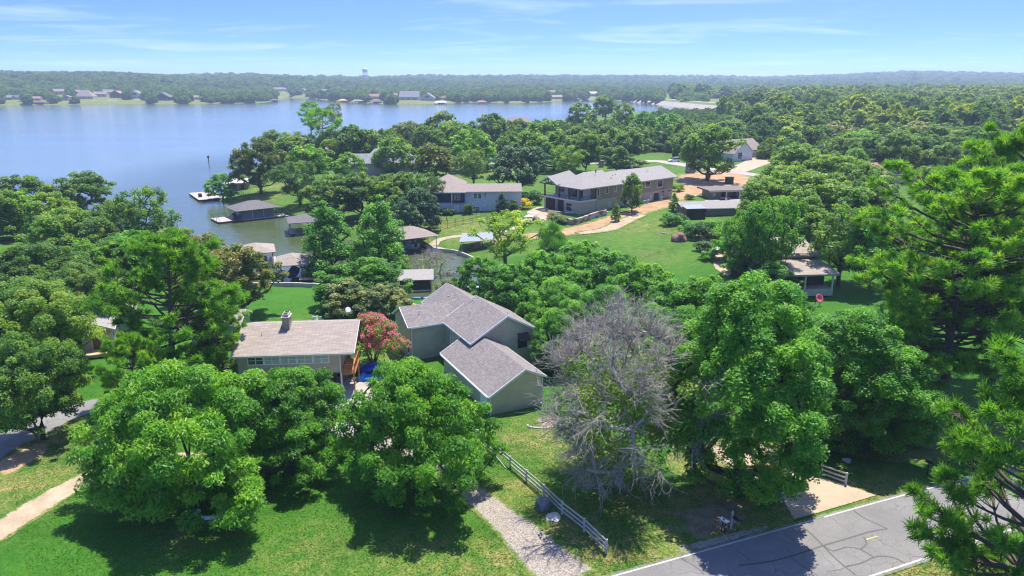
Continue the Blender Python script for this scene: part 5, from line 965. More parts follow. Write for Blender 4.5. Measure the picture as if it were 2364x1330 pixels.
# ================================================================ docks, boats, fences, vehicles, yard things
z6 = lambda a, b: (420 + a / 3.912, 320 + b / 3.912)
z7 = lambda a, b: (880 + a / 3.912, 360 + b / 3.912)
z8b = lambda a, b: (1400 + a / 3.912, 340 + b / 3.912)
def dock(root, x0, x1, y0, y1, z, mat='deck', board=.5, along='x', piles=None, base=-2.2):
    """deck of separate boards on a frame with piles"""
    lo, hi = (y0, y1) if along == 'x' else (x0, x1); n = max(2, int((hi - lo) / board)); st = (hi - lo) / n
    for i in range(n):
        a, b = lo + i * st + .02, lo + (i + 1) * st - .02
        (MB().box(x0, x1, a, b, z - .06, z) if along == 'x' else MB().box(a, b, y0, y1, z - .06, z)).build('deck_board', M[mat], root)
    MB().box(x0 + .05, x1 - .05, y0 + .05, y1 - .05, z - .35, z - .07).build('deck_frame', M['darkwood'], root)
    for (x, y) in piles or [(x0 + .2, y0 + .2), (x1 - .2, y0 + .2), (x0 + .2, y1 - .2), (x1 - .2, y1 - .2)]: MB().tube([(x, y, base), (x, y, z - .3)], .12, 6).build('pile', M['rust'], root)
def posts(root, pts, z0, z1, mat='grey', w=.1, name='post'):
    for (x, y) in pts: MB().box(x - w / 2, x + w / 2, y - w / 2, y + w / 2, z0, z1).build(name, M[mat], root)
def hip(root, x0, x1, y0, y1, ze, zr, mat, oh=.5, name='roof', inset=None, thick=.14):
    X0, X1, Y0, Y1 = x0 - oh, x1 + oh, y0 - oh, y1 + oh; d = inset or min(X1 - X0, Y1 - Y0) / 2
    if X1 - X0 >= Y1 - Y0: a, b = (X0 + d, (Y0 + Y1) / 2, zr), (X1 - d, (Y0 + Y1) / 2, zr); P_ = [[(X0, Y0, ze), (X1, Y0, ze), b, a], [(X1, Y1, ze), (X0, Y1, ze), a, b], [(X0, Y1, ze), (X0, Y0, ze), a], [(X1, Y0, ze), (X1, Y1, ze), b]]
    else: a, b = ((X0 + X1) / 2, Y0 + d, zr), ((X0 + X1) / 2, Y1 - d, zr); P_ = [[(X1, Y0, ze), (X1, Y1, ze), b, a], [(X0, Y1, ze), (X0, Y0, ze), a, b], [(X0, Y0, ze), (X1, Y0, ze), a], [(X1, Y1, ze), (X0, Y1, ze), b]]
    slabs(name, P_, M[mat], root, thick)
def hull(root, L, W, H, mat, name='hull', bow=.35):
    rings = []
    for i in range(9):
        t = i / 8; w = W / 2 * (1 - max(0, (t - (1 - bow)) / bow) ** 2 * .98); zk = H * .35 * max(0, (t - .6) / .4) ** 2; x = -L / 2 + L * t
        rings.append([(x, -w, H), (x, -w * .85, zk + H * .3), (x, -w * .35, zk), (x, w * .35, zk), (x, w * .85, zk + H * .3), (x, w, H), (x, w * .9, H * 1.02), (x, -w * .9, H * 1.02)])
    return MB().loft(rings).build(name, M[mat], root, smooth=False)
def motorboat(loc, rz, label, L=6, hullm='hull', deckm='maroon', cover=None):
    t = empty('motorboat', loc, rz, label, 'boat'); hull(t, L, L * .36, 1.0, hullm); MB().loft([[(x, -w, z) for x, w, z in ()] or [(-L * .42, -L * .15, 1.0), (-L * .42, L * .15, 1.0), (-L * .42, L * .15, 1.05), (-L * .42, -L * .15, 1.05)], [(L * .1, -L * .15, 1.0), (L * .1, L * .15, 1.0), (L * .1, L * .14, 1.1), (L * .1, -L * .14, 1.1)], [(L * .42, -L * .04, 1.0), (L * .42, L * .04, 1.0), (L * .42, L * .03, 1.12), (L * .42, -L * .03, 1.12)]]).build('deck', M[deckm], t)
    if cover: MB().loft([[(x, -w, 1.02), (x, w, 1.02), (x, w * .5, z), (x, -w * .5, z)] for x, w, z in ((-L * .46, L * .15, 1.15), (-L * .2, L * .17, 1.6), (L * .05, L * .17, 1.75), (L * .3, L * .1, 1.3), (L * .44, L * .03, 1.1))]).build('cover', M[cover], t)
    else:
        MB().add([(L * .05, -L * .14, 1.1), (L * .05, L * .14, 1.1), (-.02 * L, L * .12, 1.6), (-.02 * L, -L * .12, 1.6), (L * .07, -L * .14, 1.1), (L * .07, L * .14, 1.1), (0, L * .12, 1.6), (0, -L * .12, 1.6)], [(0, 1, 2, 3), (7, 6, 5, 4), (0, 4, 5, 1), (1, 5, 6, 2), (2, 6, 7, 3), (3, 7, 4, 0)]).build('windscreen', M['glass'], t)
        for y in (-.5, .5): MB().box(-L * .2, -L * .08, y - .3, y + .3, 1.0, 1.45).build('seat', M['offwhite'], t)
    MB().box(-L * .56, -L * .49, -.25, .25, .3, 1.3).build('outboard_motor', M['dark'], t, bevel=.05); return t
# blue-grey boathouse with hipped roof
bt = empty('boathouse', (*at(*z6(545, 745), LAKE_Z)[:2], LAKE_Z), R(38), 'blue grey boathouse with hipped grey roof standing in the lake', 'boathouse')
MB().box(-3.4, 7.4, 0.4, 8.2, .4, 3.2).build('wall', M['bluegrey'], bt) if False else None
MB().box(0, 9.2, 0, 6.8, .35, 3.1).build('wall', M['bluegrey'], bt); hip(bt, -1.2, 10.0, -.8, 7.6, 3.1, 5.0, 'roof_dark', .7)
dock(bt, -.4, 11.5, -1.6, 0, .45, along='y'); dock(bt, -6.5, -.4, -.5, 7.2, .5, along='x')
door(bt, ('v', 0, -1), 5.6, .46, .9, 2.0, 'bluegrey', 'bluegrey'); window(bt, ('u', 0, -1), 3.0, 1.4, 1.6, .8, 2, 1, 'white')
for x in (3.1, 6.2): MB().box(x - .05, x + .05, -.03, -.005, .4, 3.05).build('wall_batten', M['white'], bt)
posts(bt, [(-6.3, -.3), (-6.3, 2.2), (-6.3, 4.6), (-6.3, 7.0), (-4.2, 7.0), (-2.2, 7.0)], .5, 1.6, 'dark', .08, 'railing_post')
for a_, b_ in (((-6.3, -.3), (-6.3, 7.0)), ((-6.3, 7), (-2.2, 7))): MB().beam((*a_, 1.55), (*b_, 1.55), .06).build('rail', M['dark'], bt)
w_ = Matrix.Rotation(R(38), 3, 'Z') @ Vector((-1.8, 1.5, 0)); MBq = motorboat((bt.location.x + w_.x, bt.location.y + w_.y, LAKE_Z + .5), R(128), 'small covered boat on the deck beside the blue grey boathouse', 4, 'dark', 'dark', 'black')
# swim dock and lakeside shed
sw = empty('swim_dock', (*at(478, 455, LAKE_Z)[:2], LAKE_Z), R(-57), 'pale swim dock at the peninsula tip', 'dock'); dock(sw, -9, 9, -4.2, 4.2, .6, 'deck', .7); posts(sw, [(-8.6, 3.9), (-5, 3.9)], .6, 2.6, 'dark', .1, 'railing_post'); MB().box(1.5, 3, -3, -2, .6, 1.7).build('storage_box', M['dark'], sw, bevel=.1)
sh = empty('shed', G(548, 440), R(12), 'small lakeside shed with pale tin roof and board walls', 'shed'); MB().box(-3.6, 3.6, 0, 5, -.5, 2.5).build('wall', M['taupe'], sh); slabs('roof', [[(-4.2, -.7, 2.7), (4.2, -.7, 2.7), (4.2, 5.7, 3.4), (-4.2, 5.7, 3.4)]], M['whiteroof'], sh, .14)
for i in range(7): MB().box(-3.2 + i, -3.1 + i, -.03, -.004, -.3, 2.4).build('board', M['darkwood'], sh)
door(sh, ('v', 0, -1), 1.8, 0, 1, 2, 'darkwood', 'darkwood'); rail_fence(sh, [(4.4, -1.5, -.2), (6.4, 1.0, .2), (7.4, 4.5, .6)], 1.2, 'railing_post', 'rail', .1, (.95, .5), 'darkwood', .07)
# covered slips
def slip(px, py, deg, W_, D__, ze, zr, rf, label, deckmat='deck', boat=None, deck=None, floor=.55, z=LAKE_Z):
    t = empty('covered_dock', (*at(px, py, z)[:2], z), R(deg), label, 'dock')
    hip(t, 0, W_, 0, D__, ze, zr, rf, .5); MB().box(.1, W_ - .1, .1, .2, ze - .25, ze - .02).build('beam', M['grey'], t); MB().box(.1, W_ - .1, D__ - .2, D__ - .1, ze - .25, ze - .02).build('beam', M['grey'], t)
    posts(t, [(.1, .1), (W_ - .1, .1), (.1, D__ - .1), (W_ - .1, D__ - .1), (.1, D__ / 2), (W_ - .1, D__ / 2)], -2, ze - .2, 'grey', .12)
    for d in deck or [(-.2, 1.0, 0, D__), (W_ - 1.0, W_ + .2, 0, D__)]: dock(t, *d, floor, deckmat, .5, 'x' if d[1] - d[0] < d[3] - d[2] else 'y')
    return t
s1 = slip(*z6(985, 880), 20, 7.5, 8, 3.3, 4.7, 'roof_dark', 'dark roofed boat slip half hidden by the conical trees'); motorboat((s1.location.x + 3.2, s1.location.y + 4, LAKE_Z + .3), R(110), 'dark boat in the slip behind the conical trees', 5, 'dark', 'dark')
s2 = slip(*z6(1995, 1050), 30, 8.5, 10, 3.6, 5.3, 'roof_brown', 'brown roofed boat slip with slim posts beside the landing'); motorboat((s2.location.x + 1.2, s2.location.y + 5.5, LAKE_Z + .9), R(118), 'blue and white runabout hoisted in the brown roofed slip', 6, 'tank', 'bluehull')
for i in range(2):
    t = empty('jet_ski', (s2.location.x + 4.2 + i * .2, s2.location.y + 1.2 + i * 2.2, LAKE_Z + .35), R(118), ('dark jet ski moored in the brown roofed slip, nearer the camera', 'dark jet ski moored in the brown roofed slip, farther in')[i], 'jet ski'); hull(t, 2.8, 1.0, .6, 'dark'); MB().box(-.9, .5, -.25, .25, .6, .95).build('seat', M['black'], t, bevel=.1); MB().tube([(.5, 0, .6), (.4, 0, 1.1)], .06, 6).build('steering_column', M['dark'], t); MB().tube([(.4, -.35, 1.1), (.4, .35, 1.1)], .03, 5).build('handlebar', M['dark'], t)
s3 = empty('covered_dock', (*at(*z7(730, 890), LAKE_Z)[:2], LAKE_Z), R(10), 'small boat slip with blue grey ribbed metal roof', 'dock')
slabs('roof', [[(-.6, -.3, 3.0), (7.2, -.3, 3.0), (8.0, 6.8, 3.5), (.8, 6.8, 3.5)]], M['metalroof'], s3, .12)
for i in range(9): MB().beam((-.2 + i * .88, -.3, 3.03), (1.0 + i * .84, 6.8, 3.53), .06, .06).build('roof_rib', M['grey'], s3)
posts(s3, [(0, 0), (6.8, 0), (1.0, 6.4), (7.4, 6.4)], -2, 3.0, 'grey', .12); dock(s3, -.4, .6, 0, 6, .5)
s4 = slip(*z6(860, 1290), 12, 5.6, 7.5, 3.2, 4.6, 'roof_tan', 'tan roofed boat slip beside the bright lawn', deck=[(-.4, .9, -1.5, 7.5), (5.0, 8.6, -1.2, .6)], deckmat='deck'); motorboat((s4.location.x + 2.4, s4.location.y + 3.5, LAKE_Z + .4), R(95), 'boat under a bright blue cover in the tan roofed slip', 5.5, 'dark', 'dark', 'bluetarp')
dk = empty('dock', (*at(*z6(1190, 1290), LAKE_Z)[:2], LAKE_Z), R(8), 'tan plank landing beneath the yellow green tree', 'dock'); dock(dk, -2.6, 2.2, -1, 3.4, .7, 'tandeck', .5)
s5 = slip(*z6(520, 1180), 20, 7, 7.5, 3.2, 4.6, 'roof_tan', 'boat slip half hidden behind the rust tinged oak', deck=[(6.2, 7.6, -.5, 7)]); motorboat((s5.location.x + 3.5, s5.location.y + 4.2, LAKE_Z + .3), R(110), 'white boat with maroon deck beside the tan pier', 6.5)
pr = empty('pier', (*at(*z6(700, 1265), LAKE_Z)[:2], LAKE_Z), R(22), 'narrow tan plank pier reaching into the inlet', 'pier'); dock(pr, -5.5, 4.6, -1.0, 1.0, .6, 'tandeck', .5, 'y'); posts(pr, [(4.4, -.8), (4.4, .8)], -1, 1.3, 'rust', .12, 'mooring_post')
# seawalls
def seawall(pts, label, h=.75, w=.35, mat='palestone', name='seawall', blk=1.6):
    t = empty(name, (*pts[0][:2], LAKE_Z), 0, label, 'wall'); ox, oy = pts[0][:2]; c = catmull([np.array(p[:2]) for p in pts], blk)
    for a, b in zip(c[:-1], c[1:]):
        j = random.uniform(-.03, .05); MB().beam((a[0] - ox, a[1] - oy, h / 2 - .3 + j), (b[0] - ox - (b[0] - a[0]) * .02, b[1] - oy - (b[1] - a[1]) * .02, h / 2 - .3 + j), w + random.uniform(-.04, .04), h + .6).build('block', M[mat], t)
    return t
LZ = lambda *q: [at(x, y, LAKE_Z) for x, y in q]
seawall(LZ((575, 662), (660, 661), (760, 666), (860, 684)), 'low stone seawall along the bright lawn'); seawall(LZ((930, 572), (985, 579), (1040, 583), (1066, 590), (1100, 604)), 'stone seawall at the landing of the inlet'); seawall(LZ((640, 497), (665, 503), (690, 511), (720, 522)), 'curved stone wall below the fenced lawn', .6)
# stone retaining wall below the big house
def stone_wall(pts, label, h, rows=3, blk=1.1):
    c = catmull([np.array(p[:2]) for p in pts], blk); o = c[0]; t = empty('retaining_wall', (o[0], o[1], gz(*o)), 0, label, 'wall'); hh = h / rows
    for r_ in range(rows):
        off = .5 * (r_ % 2)
        for i in range(len(c) - 2):
            a = c[i] + (c[i + 1] - c[i]) * off; b = c[i + 1] + (c[i + 2] - c[i + 1]) * off; z = gz(*a) - gz(*o); dz = random.uniform(-.02, .02)
            s = MB().beam((a[0] - o[0], a[1] - o[1], z + (r_ + .5) * hh + dz), (a[0] - o[0] + (b[0] - a[0]) * .96, a[1] - o[1] + (b[1] - a[1]) * .96, z + (r_ + .5) * hh + dz), .5 + random.uniform(-.06, .06), hh * .95).build('stone', M[random.choice(('palestone', 'redrock', 'riprap', 'palestone'))], t, bevel=.03)
stone_wall([G(*z7(*q)) for q in ((1660, 605), (1730, 625), (1820, 600), (1930, 560), (2060, 530))], 'curved dry stone retaining wall on the lawn below the big house', 1.5); stone_wall([G(*z7(*q)) for q in ((1440, 500), (1530, 515), (1640, 528), (1760, 530))], 'low stone terrace wall at the foot of the brick wall', .7, 2)
for i in range(4):
    q = G(*z7(1340 + i * 14, 556 - i * 12)); t = empty('garden_step', (q[0], q[1], q[2]), R(20), 'broad stone garden step below the terrace, %s' % ('lowest of the flight', 'second from the bottom', 'third from the bottom', 'topmost of the flight')[i], 'step', 'garden steps'); MB().box(-1.6, 1.6, -.5, .5, -.2, .25).build('tread', M['palestone'], t, bevel=.05)
def rock(px, py, sx, sy, sz, mat, label, seed=1, name='boulder', group=None, world=None):
    q = G(px, py) if world is None else world; r = random.Random(seed); bm = bmesh.new(); bmesh.ops.create_icosphere(bm, subdivisions=3, radius=1)
    for v in bm.verts:
        n = v.co.normalized(); k = 1 + .16 * math.sin(3.1 * n.x + seed) + .14 * math.sin(4.3 * n.y + 2 * seed) * math.cos(3.7 * n.z) + r.uniform(-.04, .04); v.co = Vector((n.x * sx * k, n.y * sy * k, max(n.z * sz * k, -.25 * sz) + sz * .2))
    me = bpy.data.meshes.new(name); bm.to_mesh(me); bm.free(); return tag(link(name, me, M[mat], None, q, (0, 0, r.uniform(0, 6))), label, 'rock', group)
rock(1253, 1173, .75, .6, .75, 'boulder', 'round dark grey boulder between the gravel drive and the rail fence', 1); rock(1278, 1194, .8, .5, .12, 'palestone', 'flat pale stone beside the dark boulder', 2); rock(1566, 555, 2.1, 1.6, 1.5, 'redrock', 'big red brown boulder on the lawn', 3); rock(1535, 539, .9, .6, .15, 'boulder', 'flat grey stone on the lawn above the red boulder', 4)
rock(1236, 507, 1.2, .9, .8, 'redrock', 'red boulder beside the garden steps', 5); rock(1250, 510, 1.0, .8, .6, 'palestone', 'pale boulder at the terrace corner', 6); rock(1955, 1065, .5, .4, .2, 'palestone', 'pale flat stone on the shaded verge', 7); rock(1622, 556, 1.1, .9, .7, 'redrock', 'red boulder between the garden shrubs', 8)
for i, (a, b) in enumerate(((800, 690), (830, 700), (860, 705), (890, 712), (840, 715), (910, 700), (870, 690))): rock(*z6(a, b), random.uniform(.7, 1.2), random.uniform(.6, .9), random.uniform(.4, .7), 'palestone' if i % 2 else 'riprap', 'pale shore rock between the boathouse and the fenced lawn, %s' % ORD[i], 10 + i, group='shore rocks')
# ring of white stones under the pecan, stone edge by the dead tree
rg = empty('stone_planter', G(488, 1186), 0, 'broken ring of white stones under the wide pecan', 'planter')
for k in range(11):
    a = math.pi * (.95 + k * 1.1 / 10) + .0; o = MB().box(-.24, .24, -.13, .13, -.05, .24).build('stone', M['white'], rg, (1.15 * math.cos(a), .75 * math.sin(a), .02), (0, 0, a + math.pi / 2 + random.uniform(-.2, .2)), bevel=.04)
eg = empty('stone_edging', G(1265, 985), R(8), 'curved tan stone edging of a small bed before the dead tree', 'edging')
for k in range(14): a = math.pi * (1.0 + k / 13); MB().box(-.22, .22, -.1, .1, -.05, .16).build('stone', M['palestone'], eg, (2.1 * math.cos(a), .75 * math.sin(a) + .3, .02), (0, 0, math.atan2(.75 * math.cos(a), -2.1 * math.sin(a)) + random.uniform(-.15, .15)), bevel=.03)
# white rail fences by the street
def rails(pts, label, h=1.2, fallen=None, nr=3):
    o = pts[0]; t = empty('rail_fence', o, 0, label, 'fence')
    for p in pts: x, y, z = p - o; MB().box(x - .075, x + .075, y - .075, y + .075, z - .1, z + h).build('post', M['rail'], t); MB().add([(x - .09, y - .09, z + h), (x + .09, y - .09, z + h), (x + .09, y + .09, z + h), (x - .09, y + .09, z + h), (x, y, z + h + .07)], [(3, 2, 1, 0), (0, 1, 4), (1, 2, 4), (2, 3, 4), (3, 0, 4)]).build('post_cap', M['rail'], t)
    for i, (p, q) in enumerate(zip(pts[:-1], pts[1:])):
        for k, f in enumerate((.9, .58, .26)[:nr]):
            a, b = p - o, q - o; za, zb = a[2] + h * f, b[2] + h * f
            if fallen == i and k == 2: zb = b[2] + .05; a = a + np.array([-.15, -.1, 0]); b = b + np.array([-.4, -.25, 0])
            MB().beam((a[0], a[1], za + random.uniform(-.02, .02)), (b[0], b[1], zb + random.uniform(-.02, .02)), .05, .14).build('rail', M['rail'], t)
z7d = lambda a, b: (700 + a / 2.955, 900 + b / 2.955)
rails([G(*z7d(*q)) for q in ((1190, 345), (1302, 440), (1412, 532), (1522, 628), (1642, 732), (1765, 850), (1915, 968), (2066, 1116))], 'long white three-rail fence beside the gravel driveway with a fallen rail', 1.2, 1)
rails([G(*z8c(q)) for q in ((1080, 545), (1235, 602))], 'short white rail fence at the far side of the concrete apron', 1.2); rails([G(*z8c(q)) for q in ((725, 650), (832, 712))], 'short white rail fence under the tallest tree', 1.2)
# mailboxes
def mailbox(root, z, mat, L=.55, dy=0):
    prof = [(-.1, 0), (.1, 0)] + [(.1 * math.cos(a), .14 + .1 * math.sin(a)) for a in np.linspace(0, math.pi, 7)]
    MB().loft([[(dx, x, z + q) for x, q in prof] for dx in (-L / 2, L / 2)]).build('box', M[mat], root, smooth=False); MB().box(L / 2, L / 2 + .015, -.1, .1, z + .02, z + .2).build('door', M[mat], root); MB().box(-.02, .12, -.13, -.115, z + .14, z + .3).build('flag', M['maroon'], root)
m1 = empty('mailbox', G(*z8c((463, 905))), R(-60), 'white mailbox on two slim black posts by the street', 'mailbox')
for x in (-.15, .15): MB().box(x - .03, x + .03, -.03, .03, -.1, 1.05).build('post', M['dark'], m1)
MB().box(-.3, .3, -.09, .09, 1.02, 1.06).build('shelf', M['dark'], m1); mailbox(m1, 1.06, 'white', .6)
m2 = empty('mailbox', G(*z8c((514, 878))), R(-60), 'black mailbox on a white bracket post beside the white mailbox', 'mailbox')
MB().box(-.06, .06, -.06, .06, -.1, 1.5).build('post', M['rail'], m2); MB().lathe([(.02, 1.5), (.08, 1.56), (.02, 1.64)], n=8).build('finial', M['rail'], m2); MB().box(.06, .75, -.04, .04, .95, 1.03).build('arm', M['rail'], m2); MB().beam((.06, 0, .6), (.5, 0, .95), .06).build('brace', M['rail'], m2)
b_ = empty_ = None; mb_ = MB(); prof = [(-.1, 0), (.1, 0)] + [(.1 * math.cos(a), .14 + .1 * math.sin(a)) for a in np.linspace(0, math.pi, 7)]; mb_.loft([[(dx, x, 1.03 + q) for x, q in prof] for dx in (.15, .75)]).build('box', M['dark'], m2)
m3 = empty('mailbox', G(*z8c((1752, 535))), R(-50), 'black mailbox on a black post under the young pine', 'mailbox'); MB().box(-.05, .05, -.05, .05, -.1, 1.15).build('post', M['dark'], m3); MB().box(.2, .26, -.03, .03, -.1, .5).build('stake', M['dark'], m3); mailbox(m3, 1.15, 'dark', .6)
# covered blue pedal boats beside the chimney house
pb = G(855, 872); t = empty('pedal_boat', (pb[0], pb[1] - .6, pb[2]), R(4), 'light blue plastic pedal boat nearest the camera beside the wooden balcony', 'boat')
for y in (-.45, .45): MB().loft([[(x, y - w, .35), (x, y - w * .8, .05), (x, y + w * .8, .05), (x, y + w, .35), (x, y + w * .6, .5), (x, y - w * .6, .5)] for x, w in ((-1.5, .12), (-1.2, .3), (1.1, .3), (1.5, .12))]).build('float', M['bluehull'], t)
MB().box(-1.1, 1.0, -.3, .3, .3, .42).build('footwell', M['bluehull'], t); MB().box(-1.0, -.5, -.6, .6, .4, .75).build('seat', M['bluehull'], t, bevel=.08); MB().box(.3, .7, -.5, .5, .42, .6).build('dash', M['bluehull'], t, bevel=.08)
tt = empty('covered_boat', (pb[0] - .1, pb[1] + 1.6, pb[2]), R(8), 'boat on a trailer wrapped in a crumpled deep blue tarpaulin', 'boat'); r = random.Random(4)
MB().loft([[(x + r.uniform(-.05, .05), w * math.cos(a) * (1 + r.uniform(-.08, .08)), .45 + h * max(0, math.sin(a)) * (1 + r.uniform(-.1, .1))) for a in np.linspace(-.15, math.pi + .15, 9)] for x, w, h in ((-1.7, .5, .3), (-1.2, .85, .6), (-.4, .95, .85), (.4, .9, 1.0), (1.1, .7, .7), (1.7, .3, .3))]).build('tarpaulin', M['bluetarp'], tt)
MB().box(-1.8, 1.8, -.8, .8, .25, .42).build('trailer', M['dark'], tt)
for x in (-1.5, 1.6):
    for y in (-.8, .8): MB().box(x - .04, x + .04, y - .04, y + .04, .3, 1.5).build('guide_post', M['dark'], tt)
for y in (-.85, .85): MB().lathe([(.12, -.09), (.28, -.08), (.28, .08), (.12, .09)], n=12).build('wheel', M['tyre'], tt, (0, y, .28), (R(90), 0, 0))
bq = G(783, 885); t = empty('barbecue', (bq[0], bq[1] + .8, bq[2]), 0, 'black kettle barbecue under the raised tan house', 'barbecue')
MB().lathe([(.05, .55), (.25, .62), (.32, .8), (.32, .84)], n=12).build('bowl', M['dark'], t, smooth=True); MB().lathe([(.33, .85), (.28, 1.0), (.1, 1.1), (.03, 1.13)], n=12).build('lid', M['dark'], t, smooth=True)
for k in range(3): a = k * 2.1; MB().tube([(.18 * math.cos(a), .18 * math.sin(a), .62), (.36 * math.cos(a), .36 * math.sin(a), 0)], .02, 5).build('leg', M['grey'], t)
pv = G(648, 905); t = empty('parked_car', (pv[0], pv[1] - .3, pv[2]), R(75), 'pale blue car half hidden by the pecans before the tan house', 'car')
def car(t, L=4.6, W=1.8, H=1.5, paint='carpaint', suv=False):
    hb = H * .56; body = []
    for x, zl, zt, w in ((-L / 2, .35, hb * .85, .86), (-L / 2 + .15, .28, hb, .96), (-L * .2, .25, hb * 1.04, 1), (L * .15, .25, hb * 1.02, 1), (L * .42, .28, hb * .86, .95), (L / 2, .35, hb * .62, .82)): body.append([(x, -W / 2 * w, zl), (x, W / 2 * w, zl), (x, W / 2 * w, zt * .75), (x, W / 2 * w * .92, zt), (x, -W / 2 * w * .92, zt), (x, -W / 2 * w, zt * .75)])
    MB().loft(body).build('body', M[paint], t)
    xb = -L * (.46 if suv else .36); cab = [(xb, hb * .96, .9), (xb + (.18 if suv else .5), H * .97, .78), (L * .0, H, .78), (L * .22, hb * .98, .88)]
    MB().loft([[(x, -W / 2 * w, hb * .9), (x, W / 2 * w, hb * .9), (x, W / 2 * w * .92, z), (x, -W / 2 * w * .92, z)] for x, z, w in cab]).build('cabin_glass', M['glass'], t)
    MB().box(cab[1][0] + .05, .05, -W / 2 * .71, W / 2 * .71, H * .985, H * 1.02).build('roof', M[paint], t, bevel=.02)
    for x in (cab[1][0] + .25, -.15 * L, .02 * L):
        for s in (-1, 1): MB().beam((x, s * W / 2 * .89, hb), (x, s * W / 2 * .74, H), .09).build('pillar', M[paint], t)
    for x in (-L * .31, L * .31):
        for y in (-W / 2 + .1, W / 2 - .1):
            w = MB().lathe([(.2, -.12), (.34, -.1), (.34, .1), (.2, .12)], n=14).build('wheel', M['tyre'], t, (x, y, .34), (R(90), 0, 0)); MB().lathe([(.05, -.13), (.2, -.125), (.2, .125), (.05, .13)], n=10).build('rim', M['grey'], w)
    for y in (-W * .32, W * .32): MB().box(L / 2 - .12, L / 2 + .005, y - .18, y + .18, hb * .55, hb * .72).build('headlight', M['offwhite'], t); MB().box(-L / 2 - .01, -L / 2 + .08, y - .14, y + .14, hb * .65, hb * .85).build('tail_light', M['maroon'], t)
    MB().box(L / 2 - .06, L / 2 + .04, -W * .42, W * .42, .3, .48).build('bumper', M['dark'], t); MB().box(-L / 2 - .04, -L / 2 + .06, -W * .42, W * .42, .3, .5).build('bumper', M['dark'], t)
car(t, paint='tank'); t = empty('parked_car', G(1556, 374), R(195), 'white sport utility vehicle parked beside the lane', 'car'); car(t, 5.2, 2.0, 2.0, suv=True); t = empty('parked_car', G(1712, 452), R(20), 'white van parked beside the small carport', 'car'); car(t, 5.2, 2.0, 2.2, suv=True)
t = empty('parked_car', G(1790, 455), R(200), 'pale car in the shade of the round oaks', 'car'); car(t, 4.7, 1.85, 1.5)
# things under the carport
cq = G(1672, 462); t = empty('trailer', cq, R(10), 'dark utility trailer under the small carport', 'trailer'); MB().box(-1.5, 1.5, -.7, .7, .4, .7).build('bed', M['dark'], t); MB().beam((1.5, 0, .5), (2.6, 0, .45), .08).build('drawbar', M['dark'], t)
for y in (-.8, .8): MB().lathe([(.12, -.1), (.32, -.09), (.32, .09), (.12, .1)], n=12).build('wheel', M['offwhite'], t, (.2, y, .33), (R(90), 0, 0))
# canopy and tub by the tan house, pink chair, teal chairs
u = empty('garden_umbrella', G(1668, 600), 0, 'large tilted white garden umbrella beside the tan house patio', 'umbrella'); MB().tube([(0, 0, 0), (0, 0, 3.4)], .05, 6).build('pole', M['grey'], u)
rim = [(2.4 * math.cos(k * math.pi / 4), 2.4 * math.sin(k * math.pi / 4), 2.2 - .1 * (k % 2) - .5 * math.sin(k * math.pi / 4)) for k in range(8)]
cn_ = MB().add([(0, 0, 3.4)] + rim + [(0, 0, 3.33)] + [(x, y, z - .05) for x, y, z in rim], [(0, 1 + k, 1 + (k + 1) % 8) for k in range(8)] + [(9, 10 + (k + 1) % 8, 10 + k) for k in range(8)]).build('canopy', M['canvas'], u)
for k in range(8): MB().beam((0, 0, 3.3), (rim[k][0], rim[k][1], rim[k][2] - .03), .04).build('rib', M['grey'], u)
t = empty('patio_table', G(1690, 612), 0, 'white stone patio table beside the garden umbrella', 'table'); MB().lathe([(1.0, .7), (1.05, .75), (1.0, .8)], n=16).build('top', M['palestone'], t); MB().lathe([(.4, 0), (.2, .1), (.2, .7)], n=10).build('pedestal', M['palestone'], t)
for i, a in enumerate((.4, 2.4, 4.4)):
    q = G(1690, 612); w = empty('patio_chair', (q[0] + 1.7 * math.cos(a), q[1] + 1.7 * math.sin(a), q[2]), a + math.pi / 2, 'grey metal chair at the stone patio table, %s' % ('behind it to the right', 'behind it to the left', 'in front of it')[i], 'chair', 'patio chairs'); MB().box(-.25, .25, -.25, .25, .42, .47).build('seat', M['grey'], w); MB().box(-.25, .25, .2, .25, .47, .95).build('backrest', M['grey'], w)
    for (x, y) in ((-.22, -.22), (.22, -.22), (-.22, .22), (.22, .22)): MB().box(x - .02, x + .02, y - .02, y + .02, 0, .42).build('leg', M['grey'], w)
t = empty('saucer_chair', G(1888, 706), R(20), 'round pink cushioned saucer chair under the leaning trunks', 'chair'); MB().lathe([(.1, 0), (.5, .08), (.75, .22), (.7, .27), (.45, .15), (.1, .08)], n=18).build('cushion', M['pink'], t, (0, 0, 1.2), (R(62), 0, 0), smooth=True)
for x in (-.5, .5): MB().beam((x, .2, 0), (x * .6, .1, 1.2), .07).build('leg', M['darkwood'], t)
for i, (a, b) in enumerate(((600, 640), (628, 600), (655, 645))):
    q = ghp + np.array([-2.6 + i * .9, -1.2 + (i % 2) * 1.9, .88]); w = empty('deck_chair', q, R(200 + 40 * i), 'teal slatted deck chair before the screened porch, %s' % ('nearest the steps', 'at the back of the deck', 'nearest the porch')[i], 'chair', 'teal deck chairs')
    for k in range(4): MB().box(-.26 + k * .14, -.15 + k * .14, .18, .24, .3, 1.1).build('back_slat', M['teal'], w)
    MB().box(-.28, .28, -.3, .25, .32, .37).build('seat', M['teal'], w)
    for (x, y) in ((-.25, -.25), (.25, -.25), (-.25, .2), (.25, .2)): MB().box(x - .03, x + .03, y - .03, y + .03, 0, .55).build('leg', M['teal'], w)
